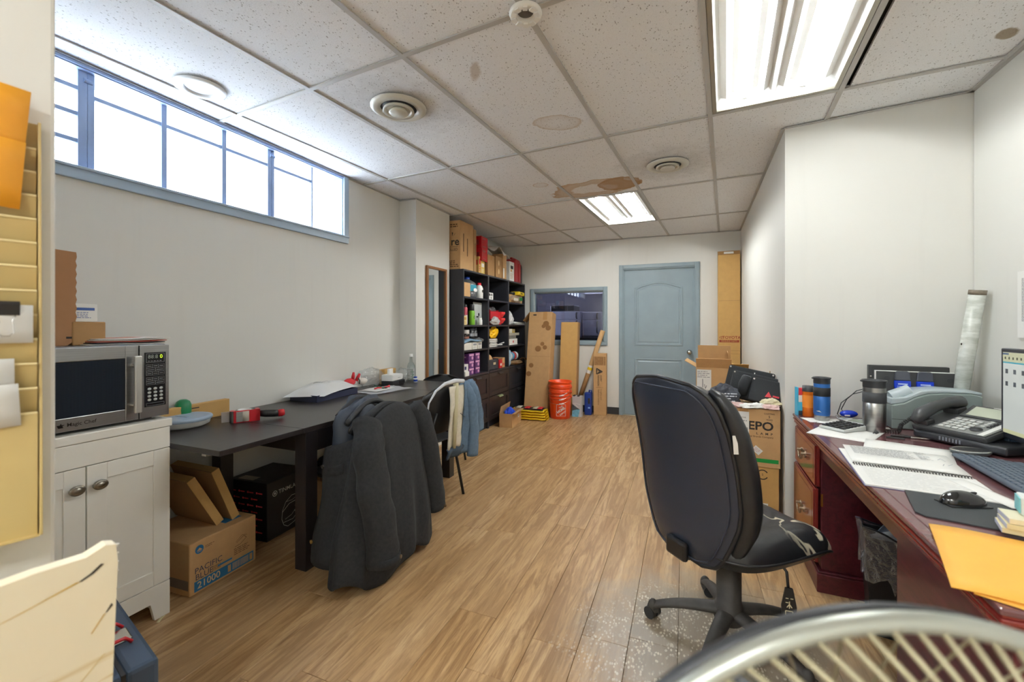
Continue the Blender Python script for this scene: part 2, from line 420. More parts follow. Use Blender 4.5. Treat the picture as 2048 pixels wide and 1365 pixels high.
def tilemat():
    k = NT('ceiling_tile'); p = k.pos()
    mp = k.n('ShaderNodeMapping'); mp.inputs['Rotation'].default_value = (0, 0, .5); mp.inputs['Scale'].default_value = (1, .6, 1); k.l(p, mp.inputs[0])
    v = k.n('ShaderNodeTexVoronoi'); v.inputs['Scale'].default_value = 110; k.l(mp.outputs[0], v.inputs['Vector'])
    v2 = k.n('ShaderNodeTexVoronoi'); v2.inputs['Scale'].default_value = 230; k.l(p, v2.inputs['Vector'])
    sel = k.ramp(k.noise(p, 60, 2), [(.5, 0.), (.58, 1.)])
    pin = k.math('MULTIPLY', k.ramp(v.outputs['Distance'], [(.18, 1.), (.32, 0.)]), sel)
    pin2 = k.math('MULTIPLY', k.ramp(v2.outputs['Distance'], [(.2, 1.), (.35, 0.)]), .25)
    c = k.mix(k.math('MULTIPLY', k.noise(p, 1.1, 4), .7), lin('#eaecef'), lin('#dfe0e2'))
    c = k.mix(k.math('MULTIPLY', pin, .8), c, lin('#7d7975')); c = k.mix(pin2, c, lin('#a6a19b'))
    def blob(col, cx, cy, rx, ry, rot, stops, wob=.5, sc=9):
        nonlocal c
        m_ = k.n('ShaderNodeMapping', vector_type='TEXTURE'); m_.inputs['Location'].default_value = (cx, cy, HC); m_.inputs['Rotation'].default_value = (0, 0, rot); m_.inputs['Scale'].default_value = (rx, ry, 1)
        k.l(p, m_.inputs[0]); l_ = k.n('ShaderNodeVectorMath', operation='LENGTH'); k.l(m_.outputs[0], l_.inputs[0])
        q = k.math('ADD', l_.outputs['Value'], k.math('MULTIPLY', k.math('SUBTRACT', k.noise(p, sc, 4), .5), wob))
        c = k.mix(k.ramp(q, stops), c, lin(col))
    blob('#b3936a', -.76, 3.79, .40, .22, -.1, [(.0, .15), (.45, .12), (.55, .7), (.8, .6), (.97, .9), (1.0, 0.)], .7, 6)
    blob('#a07a4c', -.52, 3.74, .19, .17, -.3, [(.0, .75), (.7, .7), (.95, .9), (1.0, 0.)], .6, 9)
    blob('#b08a62', -1.16, 3.53, .07, .06, 0, [(.55, .12), (.85, .2), (.95, .75), (1., 0.)], .3, 20)
    blob('#a98a60', -.71, 2.48, .15, .10, .4, [(.3, .1), (.8, .25), (.93, .5), (1., 0.)], .5, 14)
    blob('#9f835f', -.93, 1.83, .03, .09, .5, [(.6, .5), (1., 0.)], .8, 30)
    blob('#8c7a5e', 1.245, 2.42, .035, .055, -.6, [(.8, .85), (1., 0.)], .5, 30)
    for x, y in ((-1.47, 1.96), (-.12, 3.42)):
        blob('#6f6a62', x, y, .42, .42, 0, [(.25, .35), (.5, .25), (1., 0.)], .9, 16)
    k.l(c, k.b.inputs['Base Color']); k.b.inputs['Roughness'].default_value = .9
    h = k.math('SUBTRACT', k.noise(p, 160, 3), k.math('MULTIPLY', pin, 1.5)); k.bump(h, .35, .003); return k.m
TILE = tilemat(); TBAR = mat('shaded_grid_paint', '#b3b2af', .45)  # bars greyed: their shading is put into the colour
ce = S(box('ceiling', (XL-.3, YF-.2, HC+.125), (1.7, YB+.16, HC+.16), mat('plenum_deck', '#5a5a5a', .9)))
LIGHTS = [(0, -1), (-2, 1), (-2, -4), (0, -4)]           # grid cells that hold light fittings; the last two are added, unseen fill
for i in range(-6, 4):
    for j in range(-5, 4):
        if (i, j) in LIGHTS: continue
        g = .002; u0, u1, v0, v1 = i*TX+g, (i+1)*TX-g, j*TY+g, (j+1)*TY-g
        if (i, j) == (1, -1): u0 += .034      # the tile beside the near light has slid, leaving a dark slot
        ps = roomclip([cw(u0, v0), cw(u1, v0), cw(u1, v1), cw(u0, v1)])
        if not ps: continue
        b = MB(); dz = .006+.002*R.random()
        for q in ps: b.prism(q, HC+dz, HC+dz+.014)
        b.build('ceiling_tile', TILE, ce)
def bar(p, q, wd=.024):
    """one T-bar between two points of the grid, clipped to the room"""
    p, q = Vector(p), Vector(q); d = (q-p).normalized(); n = Vector((-d.y, d.x))*wd/2
    ps = roomclip([tuple(p-n), tuple(q-n), tuple(q+n), tuple(p+n)])
    if ps:
        b = MB()
        for s_ in ps: b.prism(s_, HC-.001, HC+.0055)
        b.build('grid_bar', TBAR, ce)
for i in range(-5, 4): bar(cw(i*TX, -5*TY), cw(i*TX, 4*TY))
for j in range(-4, 4):
    for i in range(-6, 4): bar(cw(i*TX+.012, j*TY), cw((i+1)*TX-.012, j*TY))
def angle(p, q):
    p, q = Vector(p), Vector(q); d = (q-p).normalized(); n = Vector((-d.y, d.x))*.02
    MB().prism([tuple(p), tuple(q), tuple(q+n), tuple(p+n)], HC-.003, HC-.0008).build('wall_angle', TBAR, ce)
for p, q in (((XL, PY0), (XL, YF)), ((PX, PY0), (XL+.02, PY0)), ((PX, PY1), (PX, PY0)), ((RB1[0]-.02, YB), (-2.3, YB)), (RB0, RB1), (RC, RB0), (RN, RC)): angle(p, q)

# ---- fluorescent fittings
refl = mat('white_reflector', '#eceeee', .3); TM = [mat('lit_tube_%d' % i, (.975, 1, .99, 1), .4, emit=TUBE*k) for i, k in enumerate((.72, 1.5, 1.75))]
alum = mat('aluminium_frame', '#a39f92', .4, .6); holder_m = mat('lamp_holder_plastic', '#e8e8e4', .4)
def troffer(i, j, label, tubem):
    u, v = (i+.5)*TX, (j+.5)*TY; x, y = cw(u, v)
    t = T('fluorescent_ceiling_light', label, 'ceiling light', (x, y, HC+.001), CA, 'fluorescent fittings in the ceiling grid')
    a, b_ = TX/2-.013, TY/2-.013
    f = MB()
    for s in (-1, 1):
        f.box((s*a, -b_, 0), (s*(a-.022), b_, .012)); f.box((-a+.022, s*b_, 0), (a-.022, s*(b_-.022), .012))
    f.build('frame', alum, t, bevel=.002)
    h = MB(); ia, ib = a-.016, b_-.016
    for s in (-1, 1):
        h.box((s*ia, -ib, .012), (s*(ia+.006), ib, .115)); h.box((-ia, s*ib, .012), (ia, s*(ib+.006), .115))
    h.box((-ia, -ib, .108), (ia, ib, .115)); h.build('housing', refl, t)
    # two folded reflectors side by side, each with facets on either side of its tube
    prof = [(-.275, .020), (-.250, .052), (-.222, .038), (-.196, .070), (-.172, .062), (-.150, .092), (-.118, .092), (-.098, .062), (-.072, .072), (-.046, .040), (-.022, .056), (0, .022)]
    prof += [(-x_, z_) for x_, z_ in prof[-2::-1]]
    for k_ in range(len(prof)-1):
        (x0, z0), (x1, z1) = prof[k_], prof[k_+1]
        e = ib-.055
        MB().add([(x0, -e, z0), (x1, -e, z1), (x1, e, z1), (x0, e, z0)], [(0, 1, 2, 3)]).build('reflector_facet', refl, t)
    for s in (-1, 1):
        MB().add([(-ia, s*ib, .014), (ia, s*ib, .014), (ia, s*(ib-.05), .095), (-ia, s*(ib-.05), .095)], [(0, 1, 2, 3)]).build('end_plate', refl, t)
    for tx in (-.135, .135):
        tb = MB().cyl((tx, -ib+.035, .058), (tx, ib-.035, .058), .0155, n=14).build('tube', tubem, t)
        for s in (-1, 1):
            MB().cyl((tx, s*(ib-.036), .058), (tx, s*(ib-.022), .058), .0135, n=10).build('tube_cap', mat('tube_cap_metal', '#cfcfc8', .4, .5), tb)
            box('lamp_holder', (tx-.014, s*(ib-.022), .038), (tx+.014, s*(ib-.008), .085), holder_m, t, bevel=.003)
    return t
troffer(0, -1, 'large bright fluorescent light with open reflectors nearest the camera', TM[0])
troffer(-2, 1, 'smaller looking fluorescent light beyond the brown ceiling stain', TM[1])
troffer(-2, -4, 'added unseen fill light in the ceiling behind the camera on the left', TM[2])  # this fitting and the next are added out of view to brighten the foreground
troffer(0, -4, 'added unseen fill light in the ceiling behind the camera on the right', TM[2])

# ---- round air diffusers, recessed light, detector base
dif = mat('diffuser_enamel', '#c9c6ba', .35); difd = mat('diffuser_shadow_paint', '#34363a', .6)
def diffuser(x, y, label):
    t = T('air_diffuser', label, 'vent', (x, y, HC-.001), 0, 'round ceiling diffusers')
    MB().lathe([(.152, .0), (.152, -.006), (.135, -.016), (.098, -.010), (.098, .0)]).build('outer_ring', dif, t)
    MB().lathe([(.098, .0), (.098, -.004), (.02, -.004)]).build('throat', difd, t)
    MB().lathe([(.082, -.012), (.086, -.026), (.066, -.020), (.064, -.008)]).build('middle_ring', dif, t)
    MB().lathe([(.0, -.038), (.048, -.036), (.054, -.030), (.040, -.012), (.01, -.004)]).build('centre_cone', dif, t)
diffuser(-1.47, 1.96, 'round stepped air diffuser in the ceiling near the long window')
diffuser(-.12, 3.42, 'round stepped air diffuser in the ceiling towards the grey door')
t = T('recessed_downlight', 'flat white round downlight in the ceiling beside the long window', 'ceiling light', (-2.285, 1.42, HC))
MB().lathe([(.115, .0), (.115, -.004), (.10, -.010), (.07, -.010), (.066, .0)]).build('trim_ring', white_pl, t)
MB().lathe([(.066, -.001), (.03, -.0055), (0, -.0055)]).build('lens', mat('frosted_lens', '#dfe3e8', .3), t)
t = T('smoke_detector_base', 'white toothed plastic detector base on a ceiling grid crossing', 'detector base', cw(-TX, -TY)+(HC-.0006,))
MB().lathe([(.062, 0), (.064, -.006), (.060, -.016), (.050, -.018), (.034, -.014), (.032, -.003), (.03, 0)]).build('ring', white_pl, t)
for i in range(10):
    a = 2*PI*i/10; q = MB(); q.M = Matrix.Rotation(a, 4, 'Z'); q.box((.036, -.009, -.022), (.056, .009, -.014)).build('clip', white_pl, t)
MB().lathe([(.03, -.002), (.012, -.008), (0, -.008)]).build('terminal_plate', mat('dark_terminal', '#5b5652', .5), t)

# ---- long high window on the left wall
frm = mat('window_paint', '#93a8cc', .35, var=.06, scale=12, bump=.1)
wnd = S(MB().box((XL-.18, WIN[0]+.001, WIN[2]-.001), (XL-.001, WIN[1]-.001, WIN[2]+.006)).box((XL-.18, WIN[0]+.001, WIN[3]-.005), (XL-.001, WIN[1]-.001, WIN[3]+.001)).box((XL-.18, WIN[1]-.006, WIN[2]), (XL-.001, WIN[1]+.001, WIN[3])).build('window_1', frm))
WTR = mat('window_trim_paint', '#a3b6c8', .35, bump=.04, scale=8)
box('sill_trim', (XL, WIN[0]-.05, WIN[2]-.055), (XL+.018, WIN[1]+.05, WIN[2]), WTR, wnd, .004)
box('sill_ledge', (XL-.02, WIN[0]-.05, WIN[2]-.008), (XL+.026, WIN[1]+.05, WIN[2]+.006), WTR, wnd, .003)
box('side_trim', (XL, WIN[1], WIN[2]), (XL+.018, WIN[1]+.05, HC-.002), WTR, wnd, .004)
box('head_trim', (XL, WIN[0]-.05, WIN[3]), (XL+.010, WIN[1], HC-.002), frm, wnd, .002)
gx = XL-.045
for y, wd in ((1.095, .034), (1.126, .026), (1.432, .026), (1.756, .026), (2.062, .026), (2.088, .020), (2.418, .012)):
    box('mullion', (gx-.012, y-wd/2, WIN[2]), (gx+.018, y+wd/2, WIN[3]), frm, wnd, .002)
for y0, y1, zs in ((WIN[0], 1.08, (2.12, 2.245, 2.365)), (1.14, 1.423, (2.345,)), (1.441, 1.747, (2.345,)), (1.765, 2.052, (2.345,)), (2.094, 2.414, (2.345,))):
    for z in zs: box('glazing_bar', (gx-.008, y0, z-.010), (gx+.014, y1, z+.010), frm, wnd, .002)
pane_m = clear('window_glass', (.97, .985, 1, 1), .06, .02)
for y0, y1 in ((WIN[0], 1.095), (1.125, 1.432), (1.432, 1.756), (1.756, 2.062), (2.086, 2.414), (2.414, WIN[1])):
    box('pane', (gx-.004, y0+.004, WIN[2]+.002), (gx, y1-.004, WIN[3]-.002), pane_m, wnd)
for y, z in ((1.11, 2.41), (2.075, 2.41)): cyl('latch', (gx+.02, y-.012, z), (gx+.02, y+.02, z), .010, frm, wnd, n=10)
# pale fence of boards outside, washed out by the daylight
t = T('outside_fence', 'pale horizontal board fence seen washed out through the long window', 'fence', (XL-2.2, 1.6, 0))
fm = mat('sunlit_white_boards', '#f2f4f6', .8)
for i in range(8): box('board', (0, -3.5, 1.5+i*.24), (.03, 4.2, 1.5+i*.24+.232), fm, t)
for y in (-3, 0, 3.6): box('post', (-.09, y, 0), (-.0, y+.09, 3.5), fm, t)
S(box('ground_outside', (XL-6, -6, -.1), (XL-.32, 9, -.02), mat('pale_concrete', '#dcdcd8', .9)))

# ---- panelled door
dr = S(MB().box((DX0+.004, YB+.028, .012), (DX1-.004, YB+.062, DZ-.004)).build('door_1', BLUE))
dw = DX1-DX0
def arch(x0, x1, z0, z1, rise, n=12):
    p = [(x0, z0), (x1, z0), (x1, z1)]
    for i in range(1, n):
        s = i/n; p.append((x1+(x0-x1)*s, z1+rise*math.sin(PI*s)))
    return p+[(x0, z1)]
def panel(x0, x1, z0, z1, rise):
    def ringp(d, y): return [(x, y, z) for x, z in arch(x0+d, x1-d, z0+d, z1-d*.8, rise*(1-d*1.2))]
    n = len(arch(0, 1, 0, 1, 1)); v = []; f = []
    for d, y in ((0, YB+.0278), (.004, YB+.020), (.020, YB+.020), (.030, YB+.0292), (.040, YB+.0292), (.055, YB+.0235)): v += ringp(d, y)
    for r0 in range(5): f += [(r0*n+i, r0*n+(i+1) % n, (r0+1)*n+(i+1) % n, (r0+1)*n+i) for i in range(n)]
    f.append(tuple(range(5*n, 6*n))); MB().add(v, f).build('raised_panel', BLUE, dr)
panel(DX0+.15, DX1-.15, .98, 1.78, .075); panel(DX0+.15, DX1-.15, .20, .80, 0)
kn = MB(); kn.M = Matrix.Translation((DX1-.07, YB+.028, .90)) @ Matrix.Rotation(PI/2, 4, 'X')
kn.lathe([(.032, 0), (.032, .006), (.013, .012), (.012, .030), (.026, .040), (.029, .052), (.022, .064), (0, .067)], 20).build('door_knob', mat('satin_nickel', '#b9b6ae', .25, 1), dr)
def casing(name, x0, x1, z0, z1, wd, sill):
    for s, (a, b_) in enumerate((((x0-wd, z0), (x0, z1+wd)), ((x1, z0), (x1+wd, z1+wd)), ((x0, z1), (x1, z1+wd)))+((((x0-wd, z0-wd), (x1+wd, z0)),) if sill else ())):
        o = MB().box((a[0], YB-.014, a[1]), (b_[0], YB, b_[1])); 
        ins = .018
        o.box((a[0]+(ins if s != 0 or sill else 0)*0+.010, YB-.021, a[1]+(.010 if s > 1 else 0)), (b_[0]-.010, YB-.014, b_[1]-.010))
        S(o.build('trim_%d' % (name+s), BLUE, bevel=.003))
casing(1, DX0, DX1, 0, DZ, .058, False); casing(5, BW[0], BW[1], BW[2], BW[3], .058, True)
jm = MB().box((DX0-.001, YB, 0), (DX0+.012, YB+.03, DZ)).box((DX1-.012, YB, 0), (DX1+.001, YB+.03, DZ)).box((DX0, YB, DZ-.012), (DX1, YB+.03, DZ+.001)); jm.build('door_jamb', BLUE, dr)
S(box('trim_12', (DX0, YB-.004, -.001), (DX1, YB+.06, .010), mat('threshold_metal', '#b5b5ae', .4, .7)))
S(box('baseboard_back', (-2.6, YB-.008, 0), (DX0-.058, YB, .10), BASE, bevel=.003)); S(box('baseboard_back_right', (DX1+.058, YB-.008, 0), (.66, YB, .10), BASE, bevel=.003))

# ---- interior window with tinted glass and the dim workshop kitchen behind it
w2 = S(MB().box((BW[0], YB+.02, BW[2]), (BW[0]+.016, YB+.12, BW[3])).box((BW[1]-.016, YB+.02, BW[2]), (BW[1], YB+.12, BW[3])).box((BW[0], YB+.02, BW[2]), (BW[1], YB+.12, BW[2]+.016)).box((BW[0], YB+.02, BW[3]-.016), (BW[1], YB+.12, BW[3])).build('window_2', BLUE))
box('pane', (BW[0]+.016, YB+.05, BW[2]+.016), (BW[1]-.016, YB+.056, BW[3]-.016), clear('violet_tinted_glass', (.52, .52, .62, 1), .05, .02), w2)
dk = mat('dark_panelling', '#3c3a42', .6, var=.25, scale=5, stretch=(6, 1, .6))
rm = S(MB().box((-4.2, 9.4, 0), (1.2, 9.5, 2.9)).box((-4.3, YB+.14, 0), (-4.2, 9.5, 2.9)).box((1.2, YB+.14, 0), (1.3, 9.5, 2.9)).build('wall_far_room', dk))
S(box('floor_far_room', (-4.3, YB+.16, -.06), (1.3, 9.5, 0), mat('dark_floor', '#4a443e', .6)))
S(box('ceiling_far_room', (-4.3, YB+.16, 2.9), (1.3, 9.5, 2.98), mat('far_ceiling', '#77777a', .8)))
t = T('fluorescent_batten', 'slim lit batten lamp hanging in the dim room behind the tinted window', 'ceiling light', (-1.75, 8.3, 2.25))
MB().cyl((-.85, 0, 0), (.85, 0, 0), .016, n=10).build('tube', mat('lit_batten', (.95, .97, 1, 1), .4, emit=32), t)
box('channel', (-.88, -.03, .018), (.88, .03, .06), white_pl, t)
for s in (-.6, .6): cyl('hanger', (s, 0, .06), (s, 0, .65), .004, black_pl, t, n=6)
def fridge(x, y, wd, hgt, dp, label, grp=None, z=0):
    t = T('refrigerator', label, 'refrigerator', (x, y, z), 0, grp)
    fw = mat('fridge_white', '#d4d6de', .35)
    box('cabinet', (-wd/2, .05, .0), (wd/2, dp, hgt), fw, t, .01)
    box('door', (-wd/2, 0, .03), (wd/2, .046, hgt*.68), fw, t, .01); box('door', (-wd/2, 0, hgt*.685), (wd/2, .046, hgt), fw, t, .01)
    for z0, z1 in ((hgt*.20, hgt*.64), (hgt*.73, hgt*.95)): MB().tube([(wd/2-.06, -.005, z0), (wd/2-.06, -.04, z0+.02), (wd/2-.06, -.04, z1-.02), (wd/2-.06, -.005, z1)], .012, 8).build('handle', dark_pl, t)
    return t
t = T('dark_counter', 'dark counter under the small refrigerators behind the tinted window', 'counter', (-1.55, 6.62, 0))
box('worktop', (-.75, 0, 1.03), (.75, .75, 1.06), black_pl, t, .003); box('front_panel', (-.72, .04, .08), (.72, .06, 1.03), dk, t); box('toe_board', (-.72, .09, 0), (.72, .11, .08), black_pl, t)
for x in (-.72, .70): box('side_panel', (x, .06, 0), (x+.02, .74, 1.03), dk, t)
fridge(-1.82, 6.68, .58, .42, .5, 'wide pale compact refrigerator behind the tinted glass with a microwave on top', None, 1.0605)
fridge(-1.36, 6.72, .30, .41, .5, 'narrow pale compact refrigerator behind the tinted glass by its right edge', None, 1.0605)
t = T('microwave_oven', 'flat grey oven on the compact refrigerator behind the tinted window', 'microwave', (-1.84, 6.72, 1.4810))
box('case', (-.20, .01, .008), (.20, .36, .10), steel, t, .006); box('door', (-.19, 0, .014), (.08, .012, .094), black_pl, t, .003); box('control_panel', (.09, 0, .014), (.19, .012, .094), dark_pl, t, .003)
for sx in (-.16, .16): cyl('foot', (sx, .1, 0), (sx, .1, .009), .015, black_pl, t, n=8)
t = T('high_daylight_window', 'small bright window high in the dim room behind the tinted glass', 'window', (-1.75, 9.39, 0))
box('frame', (-.30, -.02, 1.95), (.66, .005, 2.52), white_pl, t)
for i in range(3): box('pane', (-.27+i*.31, -.028, 1.98), (.0+i*.31, -.021, 2.49), mat('daylit_pane', (.85, .92, 1, 1), .5, emit=5), t)
t = T('amber_bottle_crate', 'yellowish carton standing beside the narrow refrigerator behind the glass', 'box', (-.66, 7.0, 0))
box('body', (-.12, 0, 0), (.12, .3, 1.3), kraft_y, t); 
for z in (.4, .85, 1.27): box('strap', (-.122, -.002, z), (.122, .302, z+.02), ink, t)
# ================================================================== LEFT SIDE
# carton maker: local frame, base centre at the origin, x width, y depth
def carton(t, wd, dp, hg, m=kraft, tape=True, seam='x', bevel=.004, name='body', bulge=0):
    o = box(name, (-wd/2, -dp/2, 0), (wd/2, dp/2, hg), m, t, bevel)
    if tape:
        if seam == 'x': MB().box((-wd/2-.0006, -.024, hg-.06), (wd/2+.0006, .024, hg+.0006)).build('tape', tape_m, t)
        else: MB().box((-.024, -dp/2-.0006, hg-.06), (.024, dp/2+.0006, hg+.0006)).build('tape', tape_m, t)
    return o
def open_carton(t, wd, dp, hg, m=kraft, flaps=(), th=.004, fl=None):
    """open box: four walls and a bottom in one mesh, each flap a part; flaps are (side, angle from vertical outwards, length)"""
    x, y = wd/2, dp/2
    b = MB().box((-x, -y, 0), (x, y, th)).box((-x, -y, th), (-x+th, y, hg)).box((x-th, -y, th), (x, y, hg)).box((-x+th, -y, th), (x-th, -y+th, hg)).box((-x+th, y-th, th), (x-th, y, hg))
    b.build('body', m, t)
    for side, ang, ln in flaps:
        q = MB(); a = math.radians(ang)
        ww = (dp if side in '+x-x' and 'x' in side else wd)-.006
        rot = {'-y': 0, '+x': PI/2, '+y': PI, '-x': -PI/2}[side]; dist = (x if 'x' in side else y)-th/2
        q.M = Matrix.Rotation(rot, 4, 'Z') @ Matrix.Translation((0, -dist, hg)) @ Matrix.Rotation(a, 4, 'X')
        q.box((-ww/2, -th/2, 0), (ww/2, th/2, ln)); q.build('flap', m, t)

# ---- wall file on the partition, with papers
tan = mat('tan_enamel', '#c0a970', .45, var=.03, scale=4)
def on_part(s, z, n=0): return PE+PT*s+PN*n+Vector((0, 0, z))
t = T('wall_file_rack', 'tan metal wall file with stepped pockets at the left edge', 'file rack', tuple(on_part(-.023, .90)), -PA)
# local: +y along the partition towards the room, +x out of the wall
L_ = .36; HT = .73
box('back_plate', (.002, -L_, .0), (.006, 0, HT), tan, t)
for yy in (0, -L_-.004): MB().prism([(.004, -.006), (.060, .0), (.055, .20), (.048, .25), (.022, HT), (.004, HT)], yy-.0, yy+.004, 'y').build('side_rail', tan, t, bevel=.001)
pk = [.213+i*.0425 for i in range(12)]
for i, z in enumerate(pk):
    k = 1-i/12; x1 = .016+.040*k; lo = .0 if i == 0 else z-.075
    q = MB().add([(x1-.022, -L_+.002, lo), (x1-.022, -.002, lo), (x1, -.002, z), (x1, -L_+.002, z)] if i else [(.05, -L_+.002, 0), (.05, -.002, 0), (x1, -.002, z), (x1, -L_+.002, z)], [(0, 1, 2, 3)])
    q.build('pocket', tan, t, th=.002); MB().cyl((x1, -L_+.002, z), (x1, -.002, z), .0024, n=8).build('rolled_lip', mat('lit_tan_lip', '#d8c794', .4), t)  # paler tan paints the light line along each pocket lip
MB().add([(.006, -L_, 0), (.062, -L_, 0), (.062, 0, 0), (.006, 0, 0)], [(0, 1, 2, 3)]).build('pocket_floor', tan, t, th=.002)
orange_p = mat('orange_envelope_paper', '#f5a92a', .6, var=.02)
def sheet(name, label, cat, s0, s1, z0, z1, n, m, tilt=0, skew=0, lean=.0, grp=None):
    """a slightly curved leaf standing in the wall file"""
    o = T(name, label, cat, tuple(on_part(-.023, .90)), -PA, grp)
    q = MB(); cs = (s0+s1)/2; czz = z0
    def f(u, v):
        y = s0+(s1-s0)*u; z = z0+(z1-z0)*v
        dy, dz = y-cs, z-czz
        return (n+lean*v+.004*math.sin(PI*u), cs+dy*math.cos(tilt)-dz*math.sin(tilt), czz+dz*math.cos(tilt)+dy*math.sin(tilt))
    q.grid(f, 6, 4).build('leaf', m, o, th=.0016); return o
o = sheet('envelope', 'bright orange envelope standing highest in the tan wall file', 'envelope', -.30, -.017, .66, .785, .024, orange_p, -.07, lean=.012)
MB().add([(.0345, -.16, .735), (.0345, -.045, .727), (.0345, -.045, .742), (.0345, -.16, .750)], [(0, 1, 2, 3)]).build('printed_label', mat('pale_orange_label', '#f7b648', .6), o, th=.0006)
sheet('envelope', 'second bright orange envelope, one pocket lower in the tan wall file', 'envelope', -.30, -.0215, .575, .69, .032, orange_p, -.06, lean=.012)
sheet('index_card', 'white card held by the black binder clip in the wall file', 'paper', -.25, -.007, .335, .40, .050, white_p, 0)
sheet('paper_sheet', 'white paper low in the wall file, behind the lower one', 'paper', -.25, -.028, .25, .308, .052, white_p, .01, lean=.006)
sheet('paper_sheet', 'white paper lowest in the wall file, its corner curling out', 'paper', -.25, -.021, .19, .262, .060, white_p, .05, lean=.012)
t = T('binder_clip', 'large black binder clip with wire handles on the white card', 'clip', tuple(on_part(-.023, .90)), -PA)
MB().prism([(.046, .403), (.049, .406), (.056, .406), (.060, .402), (.054, .382), (.051, .382)], -.055, -.022, 'y').build('body', black_pl, t, bevel=.001)
MB().tube([(.056, -.050, .384), (.059, -.045, .372), (.060, -.047, .354), (.060, -.042, .347), (.060, -.034, .347), (.060, -.029, .354), (.059, -.031, .372), (.056, -.026, .384)], .0009, 6).build('wire_handle', chrome, t)

# ---- cream board propped beside the camera
cream = NT('cream_board_paint'); p = cream.coord()
m_ = cream.n('ShaderNodeMapping'); m_.inputs['Rotation'].default_value = (.5, 0, 0); m_.inputs['Scale'].default_value = (1, 1.2, 9); cream.l(p, m_.inputs[0])
f = cream.noise(m_.outputs[0], 1.5, 4, .6, .6)
c_ = cream.mix(cream.ramp(f, [(.62, 0.), (.68, .7)]), lin('#ece3c8'), lin('#c9a955'))
cream.l(cream.mix(cream.ramp(f, [(.70, 0.), (.74, .85)]), c_, lin('#3b352c')), cream.b.inputs['Base Color']); cream.b.inputs['Roughness'].default_value = .6
cream = cream.m
t = T('cream_board', 'cream board with torn, stained edges propped at the bottom left', 'board', (0, 0, 0))
A_, B_ = Vector((-0.867, 0.404, 0)), Vector((-0.887, 0.285, 0)); dv = (B_-A_).normalized(); nv = Vector((dv.y, -dv.x, 0))
b = MB()
def bd(s, z): q = A_+dv*s+nv*.065*(ZT-z); return (q.x, q.y, z)
ZT = 0.910
edgep = [(.0, .0), (.006, .12), (.002, .3), (.005, .45), (.001, .60), (-.003, ZT-.03), (.0, ZT), (.012, ZT+.004), (.035, ZT-.006), (.09, ZT-.004), (.16, ZT-.008), (.3, ZT-.004), (.5, ZT), (.5, 0)]
b.add([bd(s, z) for s, z in edgep], [tuple(range(len(edgep)))]); b.build('panel', cream, t, th=.02)
b = MB()
for i in range(4): b.add([bd(-.002+.001*i, ZT-.06+.015*i), bd(.02+.01*R.random(), ZT-.05+.015*i), bd(.018, ZT-.038+.013*i), bd(-.007, ZT-.05+.015*i)], [(0, 1, 2, 3)])
b.build('torn_tape', mat('torn_white_tape', '#eceae0', .5), t, th=.003, kind='stuff')
def bs(s, z): q = Vector(bd(s, z))-nv*.0112; return tuple(q)
for nm_, col_, pl in (('dark_tear', '#3a342b', [(.014, ZT-.026), (.018, ZT-.024), (.030, ZT-.034), (.044, ZT-.041), (.040, ZT-.042), (.026, ZT-.036)]), ('yellow_stain', '#c9a640', [(.040, ZT-.041), (.046, ZT-.040), (.09, ZT-.052), (.15, ZT-.066), (.10, ZT-.0555)]),
                      ('dark_tear', '#3a342b', [(.002, ZT-.10), (.004, ZT-.096), (.011, ZT-.108), (.009, ZT-.108)]), ('yellow_stain', '#d0ad55', [(.011, ZT-.109), (.013, ZT-.109), (.028, ZT-.132), (.027, ZT-.133)]), ('yellow_stain', '#d8c080', [(.010, ZT-.175), (.0115, ZT-.175), (.05, ZT-.215), (.049, ZT-.216)])):
    MB().add([bs(a_, z_) for a_, z_ in pl], [tuple(range(len(pl)))]).build(nm_, mat(nm_+col_, col_, .7), t)

# ---- blue-grey tool case on the floor
t = T('tool_case', 'dark blue-grey plastic tool case with chrome latch standing on the floor', 'tool case', (-1.615, .725, 0), math.radians(-14))
cs = mat('blue_grey_plastic', '#3a4a5e', .45, bump=.08, scale=300)
# local x along the case towards the camera's right, y across its thickness
box('half_shell', (-.30, .004, .0), (.24, .075, .335), cs, t, .012); box('half_shell', (-.30, -.075, .0), (.24, -.004, .335), cs, t, .012)
box('seam', (-.29, -.005, .01), (.232, .005, .328), black_pl, t)
l = box('latch', (.02, -.05, .333), (.09, .05, .343), chrome, t, .003)
MB().tube([(.005, -.045, .338), (.005, -.05, .356), (.005, .03, .356), (.005, .045, .338)], .005, 6).build('red_catch', red_pl, t)
MB().tube([(.105, -.045, .338), (.105, -.05, .356), (.105, .03, .356), (.105, .045, .338)], .005, 6).build('red_catch', red_pl, t)
box('handle', (-.25, -.03, .335), (-.13, .03, .36), black_pl, t, .01)

# ---- white vanity cabinet
wp = mat('white_cabinet_paint', '#efeee7', .35, var=.03, scale=3)
t = T('vanity_cabinet', 'white shaker cabinet with two doors under the microwave', 'cabinet', (XL+.005, .895, 0))
VW, VD, VH = .575, .468, .857; y0, y1 = -VW/2, VW/2
b = MB().box((0, y0+.004, .09), (VD-.018, y1-.004, .82)); b.build('carcass', wp, t)
box('top', (0, y0-.004, .822), (VD+.004, y1+.004, VH), wp, t, .004)
box('false_front', (VD-.018, y0+.004, .731), (VD, y1-.004, .820), wp, t, .002)
MB().prism([(y0+.004, 0), (y0+.062, 0), (y0+.078, .075), (y1-.078, .075), (y1-.062, 0), (y1-.004, 0), (y1-.004, .147), (y0+.004, .147)], VD-.018, VD, 'x').build('toe_board', wp, t, bevel=.002)
for s in (y0+.004, y1-.022): box('side_panel', (0, s, 0), (VD-.02, s+.018, .10), wp, t)
knobm = mat('brushed_nickel', '#8f8a80', .3, 1)
